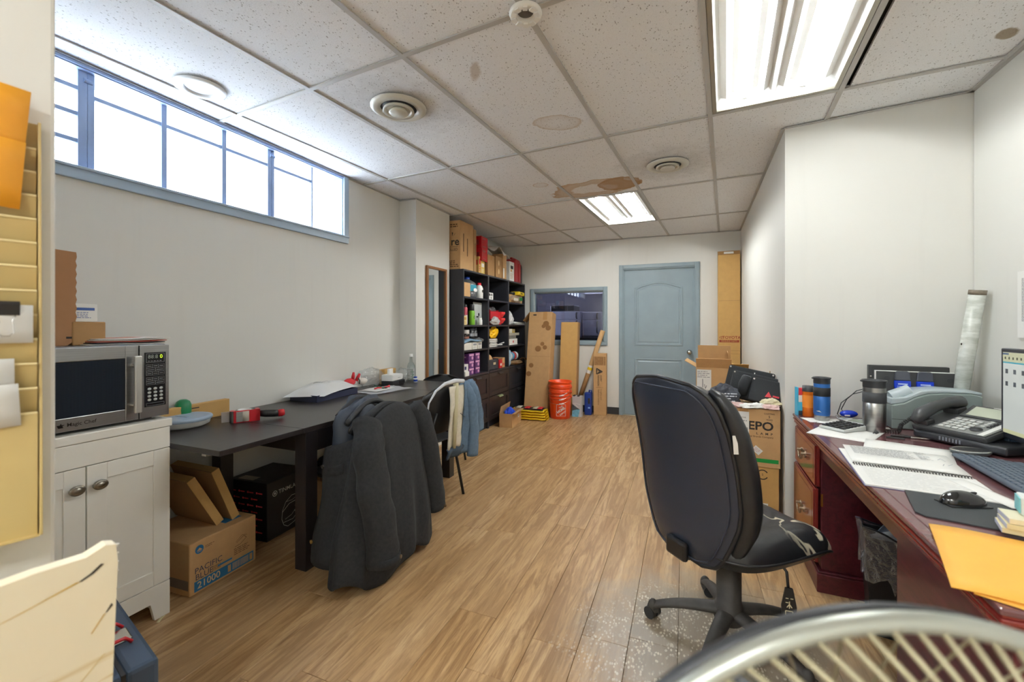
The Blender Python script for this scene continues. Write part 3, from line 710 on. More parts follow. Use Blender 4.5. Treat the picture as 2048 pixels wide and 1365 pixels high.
for s, (a, b_) in enumerate(((y0+.004, -.002), (.002, y1-.004))):
    d = MB().box((VD-.018, a, .150), (VD-.007, b_, .728))
    d.box((VD-.007, a, .150), (VD, a+.062, .728)).box((VD-.007, b_-.062, .150), (VD, b_, .728)).box((VD-.007, a+.062, .150), (VD, b_-.062, .212)).box((VD-.007, a+.062, .666), (VD, b_-.062, .728))
    d = d.build('door', wp, t, bevel=.002)
    ky = -.034 if s == 0 else .034
    k = MB(); k.M = Matrix.Translation((VD, ky, .652)) @ Matrix.Rotation(PI/2, 4, 'Y')
    k.lathe([(.009, 0), (.007, .010), (.008, .014), (.019, .018), (.019, .023), (.014, .027), (.010, .025), (.008, .028), (0, .028)], 18, sy=1.25).build('knob', knobm, d)

# ---- microwave
t = T('microwave_oven', 'stainless microwave oven with keypad standing on the white cabinet', 'microwave', (-2.12, .936, .858))
MW, MD, MH = .50, .37, .325; y0, y1 = -MW/2, MW/2
box('case', (-MD, y0, .012), (-.022, y1, MH), mat('grey_oven_case', '#8e9092', .35, .8), t, .006)
for a in (-.33, -.06):
    for s in (y0+.05, y1-.05): cyl('foot', (a, s, 0), (a, s, .014), .014, black_pl, t, n=10)
dy = y1-.112
b = MB().box((-.022, y0, .012), (0, y0+.03, MH-.004)).box((-.022, dy-.047, .012), (0, dy-.002, MH-.004)).box((-.022, y0+.03, .012), (0, dy-.047, .062)).box((-.022, y0+.03, MH-.055), (0, dy-.047, MH-.004))
door = b.build('door', steel, t, bevel=.002)
glm = NT('oven_window'); v = glm.n('ShaderNodeTexVoronoi', feature='F1'); v.inputs['Scale'].default_value = 260; v.inputs['Randomness'].default_value = 0; glm.l(glm.coord(), v.inputs['Vector'])
glm.l(glm.mix(v.outputs['Distance'], lin('#1a1e26'), lin('#2f3640')), glm.b.inputs['Base Color']); glm.b.inputs['Roughness'].default_value = .08
box('window', (-.018, y0+.03, .062), (-.003, dy-.047, MH-.055), glm.m, door)
text('Magic Chef', t, (.0005, -.046, .036), .019, ink, '+x', name='brand_lettering', bold=.012)
decal('brand_star', [[(.012*math.cos(PI/2+i*4*PI/5), .010*math.sin(PI/2+i*4*PI/5)) for i in range(5)]], t, (.0005, -.105, .036), ink, '+x')
box('control_panel', (-.022, dy+.002, .012), (0, y1, MH-.004), steel, t, .002)
kp = box('keypad', (0, dy+.018, .058), (.002, y1-.014, MH-.035), mat('black_keypad', '#15181d', .25), t, .0008)
kx = .0021; ky0, ky1 = dy+.022, y1-.018
bz = lambda a, z, b_, z1, w_=.0012: [rect(a, z, b_, z+w_), rect(a, z1-w_, b_, z1), rect(a, z, a+w_, z1), rect(b_-w_, z, b_, z1)]
K = lambda polys, m, name: decal(name, polys, kp, (kx, ky0, 0), m, '+x')
W_ = ky1-ky0
K(bz(.002, .247, W_-.002, .285), grey_ink, 'display_frame')
text('88:8', kp, (kx, ky0+.027, .271), .022, mat('dim_digits', '#8f9a92', .5), '+x', name='display_digits')
text('0', kp, (kx, ky0+.058, .271), .022, mat('lit_digits', '#b9e01e', .5, emit=1.2), '+x', name='lit_digit')
K([rect(.008+i*.011, .252, .015+i*.011, .2545) for i in range(5)], grey_ink, 'display_icons')
for z, n in ((.224, 3), (.208, 2), (.192, 3), (.168, 3), (.152, 2)):
    K(sum([bz(.002+i*(W_-.004)/n, z, .002+(i+1)*(W_-.004)/n, z+.015, .0008)+[rect(.006+i*(W_-.004)/n, z+.006, -.002+(i+1)*(W_-.004)/n, z+.0085)] for i in range(n)], []), grey_ink, 'key_row')
bt = mat('pale_key', '#b7bcba', .4)
for r in range(4):
    for c_ in range(3): frame(MB().lathe([(.0072, 0), (.0066, .0012), (0, .0015)], 12, sy=.8).build('key', bt, kp), (kx, ky0+.014+c_*.022, .134-r*.0155), '+x', off=0)
K(bz(.002, .062, W_-.002, .074), grey_ink, 'start_key_frame')
h = MB().box((.028, dy-.034, .045), (.040, dy-.008, MH-.045)); h.build('handle', mat('pale_handle', '#cfcfca', .3, .6), t, bevel=.004)
for z in (.075, MH-.085): cyl('handle_post', (0, dy-.021, z), (.03, dy-.021, z), .008, chrome, t, n=10)

# things on the microwave (top z 1.183)
MZ = 1.1835
t = T('cardboard_pad', 'tall brown corrugated pad standing on the microwave at its left', 'cardboard', (-2.25, .80, MZ))
zig = [(-.14, 0), (.10, .0), (.123, .02)]+[(.126+(.004 if i % 2 else 0), .03+i*.017) for i in range(20)]+[(.128, .372), (-.14, .385)]
MB().prism(zig, -.028, .0, 'x').build('panel', mat('brown_corrugate', '#a07550', .8, var=.05, scale=10), t)
box('print_mark', (.0002, .098, .028), (.001, .116, .036), ink, t)
t = T('small_carton', 'small brown carton on the microwave beside the tall pad', 'box', (-2.30, .965, MZ), .1)
carton(t, .10, .11, .095, kraft_d, False)
t = T('card_box', 'small white box with blue print on the small brown carton', 'box', (-2.30, .962, MZ+.0965), .12)
box('body', (-.03, -.045, 0), (.03, .040, .072), white_p, t, .001)
decal('print', [rect(-.036, .045, .03, .056)]+lines(-.03, .012, .02, .04, 4), t, (.0302, 0, 0), mat('blue_ink', '#3a5a9c', .7), '+x')
mags = ['white glossy magazine at the bottom of the pile on the microwave', 'dark-covered magazine second in the pile on the microwave', 'red and white leaflet third in the pile on the microwave', 'pale folded newspaper fourth in the pile on the microwave', 'white flyer with orange print on top of the pile on the microwave']
cols = ['#dcdcda', '#3d3d44', '#b8503c', '#cfcac2', '#e6e2dc']
for i, (l, c_) in enumerate(zip(mags, cols)):
    t = T('magazine', l, 'magazine', (-2.28+.01*R.random(), 1.06+.008*i, MZ+.0005+i*.0055), .12*(R.random()-.5)-.02*i)
    m_ = mat('mag_%d' % i, c_, .35)
    MB().grid(lambda u, v: (-.105+.21*u, -.12+.25*v, .0016+.0025*math.sin(5*v+i)*v), 5, 9).build('pages', m_, t, th=.0034)
    if i in (2, 4): MB().grid(lambda u, v: (-.08+.12*u, -.08+.14*v, .0038+.0025*math.sin(5*(.16+.56*v)+i)*(.16+.56*v)), 4, 6).build('cover_picture', mat('orange_print', '#c96a45', .4), t)

# ---- long dark table
tb = mat('black_brown_veneer', '#2b2626', .34, var=.12, scale=3, stretch=(30, 1, 30), bump=.05)
tbs = mat('black_brown_legs', '#211d1f', .4, var=.1, scale=3, stretch=(20, 20, 1))
t = T('extending_table', 'long black-brown extending table along the left wall', 'table', (0, 0, 0))
TX0, TX1, TZ = XL+.012, -1.795, .739
box('leaf', (TX0, 1.192, TZ-.024), (TX1, 1.612, TZ), tb, t, .0015, 'extension leaf at the near end')
box('tabletop', (TX0, 1.614, TZ-.026), (TX1, 2.935, TZ), tb, t, .0015); box('leaf', (TX0, 2.937, TZ-.024), (TX1, 3.435, TZ), tb, t, .0015)
LW = .075
for lx in (TX1-.002-LW, TX0+.04):
    for ly in (1.63, 3.07): box('leg', (lx, ly, 0), (lx+LW, ly+LW, TZ-.026), tbs, t, .002)
box('apron', (TX1-.022, 1.63+LW, TZ-.135), (TX1-.002, 3.07, TZ-.027), tbs, t, .001); box('apron', (TX0+.05, 1.63+LW, TZ-.135), (TX0+.07, 3.07, TZ-.027), tbs, t, .001)
for ly in (1.65, 3.09): box('apron', (TX0+.04+LW, ly, TZ-.135), (TX1-.002-LW, ly+.02, TZ-.027), tbs, t, .001)
for lx in (TX0+.13, TX1-.16): box('slide_rail', (lx, 1.22, TZ-.046), (lx+.03, 1.65, TZ-.025), mat('pale_rail', '#b7b2a8', .5, .3), t, .002)
TT = TZ+.0004

# things on the table
t = T('lidded_bowl', 'white round food container with grey-blue lid at the table end', 'container', (-2.42, 1.415, TT))
MB().lathe([(.095, 0), (.118, .012), (.122, .030), (.126, .036), (.118, .038)], 40).build('bowl', white_pl, t)
MB().lathe([(.128, .034), (.132, .042), (.128, .050), (.112, .052), (.105, .050), (0, .050)], 40).build('lid', mat('grey_blue_lid', '#9fb0c2', .4), t)
box('lid_tab', (-.05, -.006, .050), (.045, .006, .0525), mat('grey_blue_lid', '#9fb0c2'), t, .002)
t = T('jar', 'small jar with domed green cap beside the microwave', 'jar', (-2.515, 1.475, TT))
MB().lathe([(.034, 0), (.038, .006), (.038, .045), (.035, .05)], 24).build('glass', mat('pale_green_glass', '#9fb5a2', .15), t)
MB().lathe([(.0385, .030), (.0385, .046), (.037, .046)], 24).build('label_band', white_p, t)
MB().lathe([(.038, .050), (.039, .070), (.038, .092), (.030, .112), (.016, .122), (0, .124)], 24).build('cap', mat('green_plastic', '#127a48', .3), t)
t = T('flat_carton', 'long low yellowish carton standing along the wall on the table', 'box', (-2.505, 1.52, TT), 0)
MB().prism([(-.30, 0), (.19, 0), (.19, .092), (-.30, .085)], -.018, .018, 'x').build('body', kraft_y, t, bevel=.002)
box('slot', (.0175, -.035, .068), (.0186, .02, .074), ink, t); box('flap_line', (.0175, -.035, .055), (.0184, .02, .0565), inkb, t)
t = T('tape_dispenser', 'red hand tape dispenser with clear tape lying on the dark table', 'tape dispenser', (-2.225, 1.615, TT), math.radians(62)); t.scale = (.80, .95, 1.2)
MB().lathe([(.040, .004), (.052, .004), (.052, .050), (.040, .050), (.040, .004)], 32, c=(0, .02, 0)).build('tape_roll', mat('tape_roll_clear', '#c9c2b4', .25), t)
MB().lathe([(.038, .004), (.041, .004), (.041, .052), (.038, .052), (.038, .004)], 28, c=(0, .02, 0)).build('cardboard_core', white_p, t)
MB().box((-.07, -.028, .0), (.085, -.024, .054)).box((.06, -.028, 0), (.085, .02, .054)).build('frame', red_pl, t, bevel=.002)
MB().lathe([(.018, .002), (.018, .054)], 20, c=(-.072, -.008, 0)).build('front_roller', mat('smoky_roller', '#5b5a55', .2), t)
MB().lathe([(.018, .054), (.0, .0545)], 20, c=(-.072, -.008, 0)).build('roller_cap', mat('pink_red_plastic', '#d8474f', .4), t)
box('blade_guard', (-.135, -.006, .006), (-.085, .002, .052), clear('hazy_guard', (.85, .8, .8, 1), .12, .1, .25), t, .001); box('metal_plate', (-.055, -.031, .004), (-.018, -.028, .05), steel, t, .001)
h = MB(); h.tube([(.085, -.010, .030), (.12, -.012, .027), (.17, -.016, .024), (.20, -.018, .022)], [.014, .017, .017, .016], 12); h.build('foam_grip', black_pl, t)
MB().tube([(.198, -.018, .022), (.222, -.020, .023), (.238, -.021, .025)], [.0165, .018, .014], 12).build('handle_end', red_pl, t)
t = T('shallow_tray', 'shallow dark blue carton tray by the wall on the table', 'tray', (-2.435, 2.385, TT), math.radians(4))
navy = mat('navy_card', '#2a2f4a', .5)
b = MB().box((-.115, -.21, 0), (.115, .21, .004)).box((-.115, -.21, 0), (-.111, .21, .045)).box((.111, -.21, 0), (.115, .21, .045)).box((-.111, -.21, 0), (.111, -.206, .045)).box((-.111, .206, 0), (.111, .21, .045)); b.build('tray', navy, t)
for i, (x, y) in enumerate(((-.05, -.17), (.07, -.10))):
    t = T('yellow_pack', ['yellow pack sticking out of the blue tray at its near end', 'yellow pack sticking out of the blue tray at its front side'][i], 'pack', (-2.435+x, 2.385+y, TT+.0045), .3)
    box('body', (-.035, -.025, 0), (.035, .025, .052), yellow_p, t, .006)
t = T('mailer_bag', 'white plastic mailing bag lying over the blue tray', 'bag', (-2.43, 2.37, TT+.050), math.radians(8))
def bag(u, v, s, hh=.085):
    e = (1-(2*u-1)**4)*(1-(2*v-1)**4)
    n_ = mnoise.noise((u*4, v*5, s*2.3))
    return hh*e*(.6+.25*n_)*s
b = MB()
for s in (1, -.18): b.grid(lambda u, v: (-.12+.25*u-.04*v*(1-u), -.22+.44*v+.05*(1-v)*(2*u-1), .008+bag(u, v, s)-.02*((1-v)**3)), 16, 20)
b.build('pouch', mat('mailer_plastic', '#dcdcda', .4, bump=.2, scale=18), t)
def mzt(u, v): return .008+bag(u, v, 1)-.02*((1-v)**3)+.002
MB().grid(lambda u, v: (-.12+.25*(.35+.3*u)-.04*(.3+.3*v)*(1-(.35+.3*u)), -.22+.44*(.3+.3*v)+.05*(1-(.3+.3*v))*(2*(.35+.3*u)-1), mzt(.35+.3*u, .3+.3*v)), 6, 6).build('address_label', white_p, t)
b = MB()
for i in range(5):
    u0 = .38+.05*i; b.grid(lambda u, v: (-.12+.25*(u0+.022*u)-.04*(.34+.2*v)*(1-u0), -.22+.44*(.34+.2*v)+.05*(1-(.34+.2*v))*(2*u0-1), mzt(u0, .34+.2*v)+.0012), 2, 5)
b.build('printed_lines', grey_ink, t)
t = T('clear_bag', 'big crumpled clear plastic bag against the wall behind the red scraper', 'bag', (-2.47, 2.90, TT))
def crumple(c, r, s, amp=.3, fl=.5):
    def k(u, v):
        a, b_ = 2*PI*u, PI*(v-.5); d = Vector((math.cos(a)*math.cos(b_), math.sin(a)*math.cos(b_), math.sin(b_)))
        n_ = 1+amp*mnoise.noise(d*2.2+Vector((s, 0, 0)))+amp*.6*mnoise.noise(d*6+Vector((0, s, 0)))
        return (c[0]+r[0]*d.x*n_, c[1]+r[1]*d.y*n_, max(.001, c[2]+r[2]*d.z*n_))
    return k
MB().grid(crumple((0, 0, .075), (.075, .14, .085), 3), 26, 18, False, True).build('film', film, t)
t = T('red_glove', 'red and white work gloves bundled on the white mailing bag', 'gloves', (-2.40, 2.66, TT+.055), .3)
rf = mat('red_cloth', '#c72a33', .7, bump=.3, scale=60)
MB().ball((-.03, -.05, .025), (.04, .065, .030), 16, 10, lambda u, v: 1+.15*mnoise.noise((u*7, v*6, 1))).build('palm', rf, t)
for i, (p, q) in enumerate((((-.02, -.02, .03), (.0, -.045, .10)), ((.0, .0, .03), (.02, .02, .085)), ((.01, .02, .03), (.0, .055, .07)))):
    MB().tube([p, tuple((a+b_)/2 for a, b_ in zip(p, q)), q], [.013, .014, .009], 8).build('finger', rf if i != 2 else white_pl, t)
MB().ball((.02, .07, .02), (.035, .05, .026), 14, 8, lambda u, v: 1+.2*mnoise.noise((u*6, v*6, 4))).build('cuff', mat('white_knit', '#ddd6cc', .9), t)
MB().tube([(.02, .01, .004), (.03, .0, .03), (.022, -.01, .055)], .004, 6).build('green_stripe', mat('dark_green_rubber', '#2d5a48', .5), t)
t = T('poly_sheet', 'flat clear plastic bag and white sheet spread on the table', 'bag', (-2.26, 2.80, TT))
MB().grid(lambda u, v: (-.13+.26*u+.05*v, -.19+.40*v-.06*u, .002+.006*(1+mnoise.noise((u*4, v*4, 7)))), 14, 16).build('film', clear('milky_film', (1, 1, 1, 1), .08, .2, .5), t)
MB().grid(lambda u, v: (-.10+.17*u, -.15+.22*v, .014+.004*mnoise.noise((u*3, v*3, 2))), 8, 8).build('white_sheet', white_p, t, th=.0008)
t = T('hobby_shears', 'small red and green cutters on the white sheet on the table', 'cutters', (-2.23, 2.74, TT+.020), .9)
MB().tube([(-.05, -.015, .006), (-.02, -.01, .012), (.01, 0, .008)], .006, 8).build('red_handle', red_pl, t)
MB().tube([(-.045, .02, .03), (-.02, .012, .018), (.01, 0, .008), (.03, -.005, .006)], .006, 8).build('green_handle', mat('dark_green_rubber', '#2d5a48'), t)
MB().tube([(.01, 0, .006), (.04, .01, .006), (.05, -.01, .006), (.03, -.016, .006)], .004, 6).build('jaw', dark_pl, t)
MB().tube([(.03, .03, .006), (.06, .05, .007), (.085, .052, .010)], [.003, .005, .011], 8).build('red_tip', red_pl, t)
t = T('square_carton', 'upright yellowish carton at the wall behind the white stapler', 'box', (-2.49, 3.16, TT), .05)
carton(t, .06, .17, .13, kraft_y, False)
t = T('label_printer', 'white boxy label machine with black base on the table', 'machine', (-2.37, 3.08, TT), .12)
box('base', (-.055, -.10, 0), (.055, .10, .045), mat('black_machine', '#26282b', .4), t, .006); box('base_ridge', (.054, .01, .010), (.060, .10, .040), black_pl, t, .003)
MB().prism([(-.10, .045), (.06, .045), (.075, .055), (.075, .092), (.05, .098), (-.10, .098)], -.052, .054, 'x').build('cover', white_pl, t, bevel=.004)
box('slot', (.0538, -.01, .066), (.0548, .03, .068), dark_pl, t)
box('card', (-.02, -.06, .0985), (.0, .0, .145), white_p, t)
t = T('clear_bag', 'smaller crumpled clear bag right of the white label machine', 'bag', (-2.40, 3.25, TT))
MB().grid(crumple((0, 0, .065), (.08, .085, .062), 9), 24, 16, False, True).build('film', film, t)
t = T('pill_bottle', 'small blue and white bottle by the crumpled bag at the wall', 'bottle', (-2.30, 3.315, TT))
MB().lathe([(.018, 0), (.019, .003), (.019, .032), (.014, .036)], 16).build('body', white_pl, t); MB().lathe([(.016, .036), (.016, .05), (0, .051)], 16).build('cap', blue_pl, t)
MB().lathe([(.0192, .006), (.0192, .026)], 16).build('label', blue_pl, t)
t = T('glass_bottle', 'clear glass bottle with white cap at the far end of the table', 'bottle', (-2.405, 3.395, TT))
bm = [(.034, 0), (.036, .006), (.036, .135), (.030, .155), (.016, .178), (.0135, .20), (.0135, .225), (.016, .227), (.016, .232)]
MB().lathe(bm, 24).build('glass', clear('bottle_glass', (.78, .84, .82, 1), .18, .04, .08), t)
MB().lathe([(.0168, .225), (.0168, .252), (0, .2525)], 18).build('cap', white_pl, t)
MB().lathe([(.0364, .02), (.0364, .115)], 24).build('label', clear('printed_clear_label', (.9, .95, .9, 1), .05, .3, .35), t)
decal('label_script', sum([stroke([(-.014+.012*math.sin(i*1.7), .025+i*.009), (.004+.010*math.cos(i*2.1), .030+i*.009), (-.006, .035+i*.009)], .003) for i in range(9)], []), t, (.033, -.020, 0), mat('green_ink', '#3f6e4c', .6), ((.5, .87, 0), (0, 0, 1)))

# ---- under the table
t = T('paper_towel_carton', 'large brown carton printed with blue band under the table end', 'box', (-2.325, 1.435, 0), math.radians(3))
CWX, CWY, CWZ = .385, .345, .245
carton(t, CWX, CWY, CWZ, kraft, False, bevel=.006)
blue_i = mat('box_blue_ink', '#2a6f9e', .6)
fx = CWX/2+.0005
text('PACIFIC', t, (fx, -.083, .108), .038, mat('navy_ink', '#3a3f52', .7), '+x', sx=1.0); text('BLUE', t, (fx, -.105, .077), .038, mat('navy_ink', '#3a3f52'), '+x')
decal('printed_tag', bz(-.0, 0, .04, .022)+lines(.003, .003, .037, .02, 3), t, (fx, -.066, .068), inkb, '+x')
decal('blue_band', [rect(-.152, .012, .155, .060)], t, (fx, 0, 0), blue_i, '+x')
text('21000', t, (fx, -.083, .036), .045, mat('kraft_print', '#d8b98a', .7), '+x', off=.0012, bold=.01)
decal('band_panel', [rect(.012, .019, .028, .053), rect(.132, .019, .148, .053)], t, (fx, 0, 0), kraft, '+x', off=.0012)
decal('barcode', bars(.036, .019, .128, .053, 26), t, (fx, 0, 0), mat('barcode_kraft', '#bda682', .8), '+x', off=.0012)
decal('blue_rule', [rect(-.04, .075, .035, .084)], t, (fx, 0, 0), blue_i, '+x')
decal('round_emblem', [disc(-.128, .205, .020)], t, (fx, 0, 0), blue_i, '+x')
decal('emblem_mountain', [[(-.142, .200), (-.128, .213), (-.114, .200)], rect(-.138, .194, -.118, .196)], t, (fx, 0, 0), kraft, '+x', off=.0012)
decal('small_print', lines(-.100, .198, -.055, .212, 2)+lines(.045, .085, .145, .122, 4), t, (fx, 0, 0), inkb, '+x')
decal('folded_towel_drawing', stroke([(.06, .145), (.10, .165), (.115, .15), (.08, .13), (.05, .128)], .0022)+stroke([(.055, .15), (.09, .172), (.118, .163)], .0018), t, (fx, 0, 0), inkb, '+x')
decal('side_barcode', [rect(-.045, .03, .185, .075)], t, (0, -CWY/2-.0004, 0), mat('grey_label_ink', '#7a6f60', .8), '-y')
decal('top_print', [rect(.02, .04, .14, .13)], t, (0, 0, CWZ+.0004), blue_i, '+z')
for i, (x, a, l) in enumerate(((-2.30, 0, 'flattened brown tray leaning on the carton, nearer the camera'), (-2.305, 0, 'flattened brown tray leaning on the carton, the one behind'))):
    t = T('cardboard_tray', l, 'cardboard', (-2.375+.01*i, 1.455+.075*i, CWZ+.001), 0, None, (math.radians(48+6*i), 0, 0))
    t.rotation_euler = (math.radians(0), math.radians(0), 0)
    q = MB(); q.M = Matrix.Rotation(math.radians(28-7*i), 4, 'X')
    y_ = .0
    # tray standing on its long edge, leaning back towards the near end
    q.box((-.16, -.005, 0), (.165, .0, .30)); q.build('panel', kraft_d, t)
    q = MB(); q.M = Matrix.Rotation(math.radians(28-7*i), 4, 'X'); q.box((.1655, -.005, 0), (.169, .035, .30)); q.build('rim', kraft_y, t)
    q = MB(); q.M = Matrix.Rotation(math.radians(28-7*i), 4, 'X'); q.box((-.16, .001, .296), (.165, .035, .30)); q.build('rim', kraft_y, t)
t = T('helmet_box', 'black carton with white line drawing of a helmet under the table', 'box', (-2.41, 1.915, 0), math.radians(4))
blk = mat('black_card', '#17181c', .45)
HX, HY, HZ = .30, .32, .34
box('body', (-HX/2, -HY/2, 0), (HX/2, HY/2, HZ), blk, t, .003)
wi = mat('pale_print', '#c9ccc8', .6); ri = mat('red_print', '#e04a4f', .5)
fx = HX/2+.0004
text('TINMLA', t, (fx, -.015, .265), .034, wi, '+x', sx=1.05, bold=.01)
decal('round_mark', ring(-.105, .265, .017, .004)+[disc(-.105, .265, .008, 6)], t, (fx, 0, 0), wi, '+x')
hp = [(-.06, .02), (-.075, .06), (-.07, .11), (-.045, .155), (.0, .18), (.05, .175), (.08, .15), (.09, .125), (.085, .08), (.06, .04), (.02, .01), (-.03, .0), (-.06, .02)]
decal('helmet_drawing', stroke(hp, .003)+stroke([(-.072, .1), (-.02, .135), (.06, .14)], .0035)+stroke([(-.05, .05), (.0, .06), (.035, .09), (.045, .13)], .0025)+stroke([(-.06, .035), (.01, .03), (.05, .06)], .0025)+stroke([(-.045, .155), (.0, .15), (.05, .162)], .002)+[disc(.035, .105, .010), disc(.03, .075, .008), disc(.082, .135, .012)], t, (fx, .02, .03), wi, '+x')
for r in range(7):
    for c_ in range(4):
        x0 = -.13+c_*.068+(.03 if r % 2 else 0)
        if x0 > .10: continue
        decal('red_logo', [disc(x0, .05+r*.038, .007, 10), rect(x0+.010, .046+r*.038, x0+.042, .053+r*.038)], t, (0, -HY/2-.0004, 0), ri, '-y')
decal('top_label', [rect(-.10, -.14, .02, -.085)], t, (0, 0, HZ+.0004), mat('beige_label', '#a59a88', .6), '+z')
decal('top_label_edge', [rect(-.06, -.12, .10, -.118)], t, (0, 0, HZ+.0006), grey_ink, '+z')
t = T('produce_carton', 'brown carton with dark oval print under the table behind the leg', 'box', (-2.27, 2.29, 0), math.radians(-6))
open_carton(t, .36, .34, .30, kraft, th=.006)
box('lid_band', (-.184, -.174, .245), (.184, -.171, .305), kraft_d, t); box('lid_band', (.181, -.174, .245), (.184, .174, .305), kraft_d, t)
fy = -.1705
decal('dark_oval', [disc(-.08, .14, .062, 26, .036)], t, (0, fy, 0), ink, '-y')
text('SAMMONS', t, (-.08, fy, .14), .026, mat('kraft_print', '#d8b98a'), '-y', off=.001, sx=.8)
text('HIGH CHEW', t, (-.075, fy, .196), .022, inkb, '-y', sx=.85); decal('small_print', lines(-.15, .205, .0, .235, 3, .5), t, (0, fy, 0), inkb, '-y'); decal('band_print', bars(-.16, .252, .16, .298, 30), t, (0, fy-.0042, 0), inkb, '-y')
text('UP', t, (.1705, -.02, .09), .03, inkb, '+x'); decal('side_print', lines(-.08, .05, .08, .075, 2, .5), t, (.1705, 0, 0), inkb, '+x')
t = T('black_cable_bundle', 'tangle of dark gear heaped in the open carton under the table', 'bundle', (-2.27, 2.29, .20))
for i in range(5): MB().tube([(.12*math.cos(a*.9+i)*(.7+.06*i), .11*math.sin(a*1.1+i*2), .10+.03*math.sin(a*2+i)) for a in [j*.7 for j in range(10)]], .012, 6).build('cable', black_pl, t)
MB().ball((-.02, .02, .09), (.12, .11, .07), 14, 8, lambda u, v: 1+.2*mnoise.noise((u*6, v*5, 3))).build('pouch', mat('black_cloth', '#1e1f22', .9), t)
t = T('car_battery_charger', 'small black machine with grey corner on the floor behind the table leg', 'machine', (-2.44, 2.72, 0))
box('case', (-.10, -.13, 0), (.10, .13, .38), black_pl, t, .02); box('trim', (.101, -.05, .30), (.108, .05, .34), mat('grey_trim', '#7a7f88', .4), t, .003); box('handle', (-.02, -.09, .38), (.02, .09, .41), dark_pl, t, .01)

# ---- cantilever of chairs: black shell chair on four thin steel legs
shell = mat('black_shell', '#1f1f20', .42, bump=.05, scale=200)
def visitor_chair(name, label, loc, rz, sh=.45, top=.80, grp='black visitor chairs at the long table'):
    """faces local -x; seat centre at the origin"""
    t = T(name, label, 'chair', loc, rz, grp)
    def seat(u, v):
        x = -.21+.42*u; y = (-.215+.43*v)*(1-.10*abs(2*u-1)**3)
        return (x, y, sh-.012*math.sin(PI*u)+.02*(2*v-1)**2*.5-(.03*(1-u*5)**2 if u < .2 else 0))
    MB().grid(seat, 12, 12).build('seat', shell, t, th=.012, sub=1)
    def back(u, v):
        a = (2*u-1); hw = .225*(1-.75*max(0, (v-.72)/.28)**2.4*1.0)*(1-.35*max(0, (.25-v)/.25)**2)
        return (.195+.07*v-.05*a*a+.01, a*hw, sh+.055+(top-sh-.055)*v)
    MB().grid(back, 14, 14).build('backrest', shell, t, th=.012, sub=1)
    for s in (-1, 1):
        MB().tube([(.10, s*.20, sh-.012), (.18, s*.205, sh-.005), (.235, s*.16, sh+.05), (.262, s*.12, sh+.22)], .010, 8).build('back_tube', black_pl, t)
        MB().tube([(.15, s*.19, sh-.02), (.215, s*.235, .0)], .0105, 8).build('leg', black_pl, t)
        MB().tube([(-.15, s*.19, sh-.02), (-.20, s*.225, .0)], .0105, 8).build('leg', black_pl, t)
        MB().tube([(-.16, s*.19, sh-.018), (.16, s*.19, sh-.018)], .009, 8).build('seat_rail', black_pl, t)
    return t
visitor_chair('visitor_chair', 'black shell chair hung with the blue and cream shirt', (-1.785, 2.63, 0), math.radians(-9), top=.84)
visitor_chair('visitor_chair', 'black shell chair hidden under the big black jacket', (-1.78, 1.97, 0), math.radians(-8), top=.80)
visitor_chair('visitor_chair', 'black shell chair at the far end of the table', (-2.13, 3.325, 0), math.radians(93), top=.79)

# ---- garments
wool = mat('black_wool', '#242527', .95, var=.25, scale=60, bump=.35)
t = T('jacket', 'big black wool jacket hung over a chair at the table', 'jacket', (-1.50, 1.95, 0))
def lerp(a, b_, f): return a+(b_-a)*f
def tab(v, pts):
    for (v0, a), (v1, b_) in zip(pts, pts[1:]):
        if v <= v1: return lerp(a, b_, (v-v0)/(v1-v0))
    return pts[-1][1]
def jbody(u, v):
    a = 2*PI*u; cy, sy = math.cos(a), math.sin(a)           # cos: along y, sin: towards the room
    hy = tab(v, [(0, .215), (.05, .275), (.15, .30), (.4, .325), (.7, .375), (1, .395)])
    if cy > 0: hy *= .84
    hx = tab(v, [(0, .012), (.05, .045), (.15, .075), (.45, .115), (.8, .15), (1, .15)])
    yc = tab(v, [(0, .0), (.3, -.02), (.7, -.05), (1, -.06)])
    ztop = .835-.10*abs(cy)**2.2*(1 if cy < 0 else .9)
    zbot = .085-.035*sy-.05*max(0, -cy)*.6+.03*math.sin(5*a)
    z = lerp(ztop, zbot, v)
    fold = 1+v*(.10*math.sin(7*a+2*v)+.07*math.sin(13*a-1.4*v+1))+.05*mnoise.noise((cy*3, sy*3, v*4))
    dz = .0
    if sy < 0: hx *= .8
    return (hx*sy*fold+.018*v, yc+hy*cy*(1+.03*math.sin(9*a)*v), z+dz)
MB().grid(jbody, 96, 34, True, True).build('body', wool, t, th=.008)
def sleeve(name, pts, r, par, m, n=18, amp=.09, seed=0):
    """a limp sleeve: a tapered tube with cross folds"""
    P = [Vector(p) for p in pts]
    def f(u, v):
        s_ = v*(len(P)-1); i = min(int(s_), len(P)-2); q = P[i].lerp(P[i+1], s_-i); d = (P[i+1]-P[i]).normalized()
        rr = lerp(r[0], r[1], v)*(1+amp*mnoise.noise((math.cos(2*PI*u)*1.5, math.sin(2*PI*u)*1.5, v*9+seed))+amp*.5*math.sin(v*26+3*u))
        if v == 0: rr *= .35
        x_ = Vector((1, 0, 0)); y_ = d.cross(x_).normalized(); x_ = y_.cross(d)
        q = q+x_*rr*.75*math.cos(2*PI*u)+y_*rr*math.sin(2*PI*u); return tuple(q)
    return MB().grid(f, n, 26, True, True).build(name, m, par, th=.006)
s1 = sleeve('sleeve', [(.0, -.20, .775), (.075, -.285, .655), (.12, -.30, .48), (.15, -.288, .30), (.155, -.275, .135)], (.086, .084), t, wool)
MB().cyl((.155, -.275, .165), (.156, -.275, .125), .078, .08, 20, False).build('cuff_band', wool, s1, th=.006)
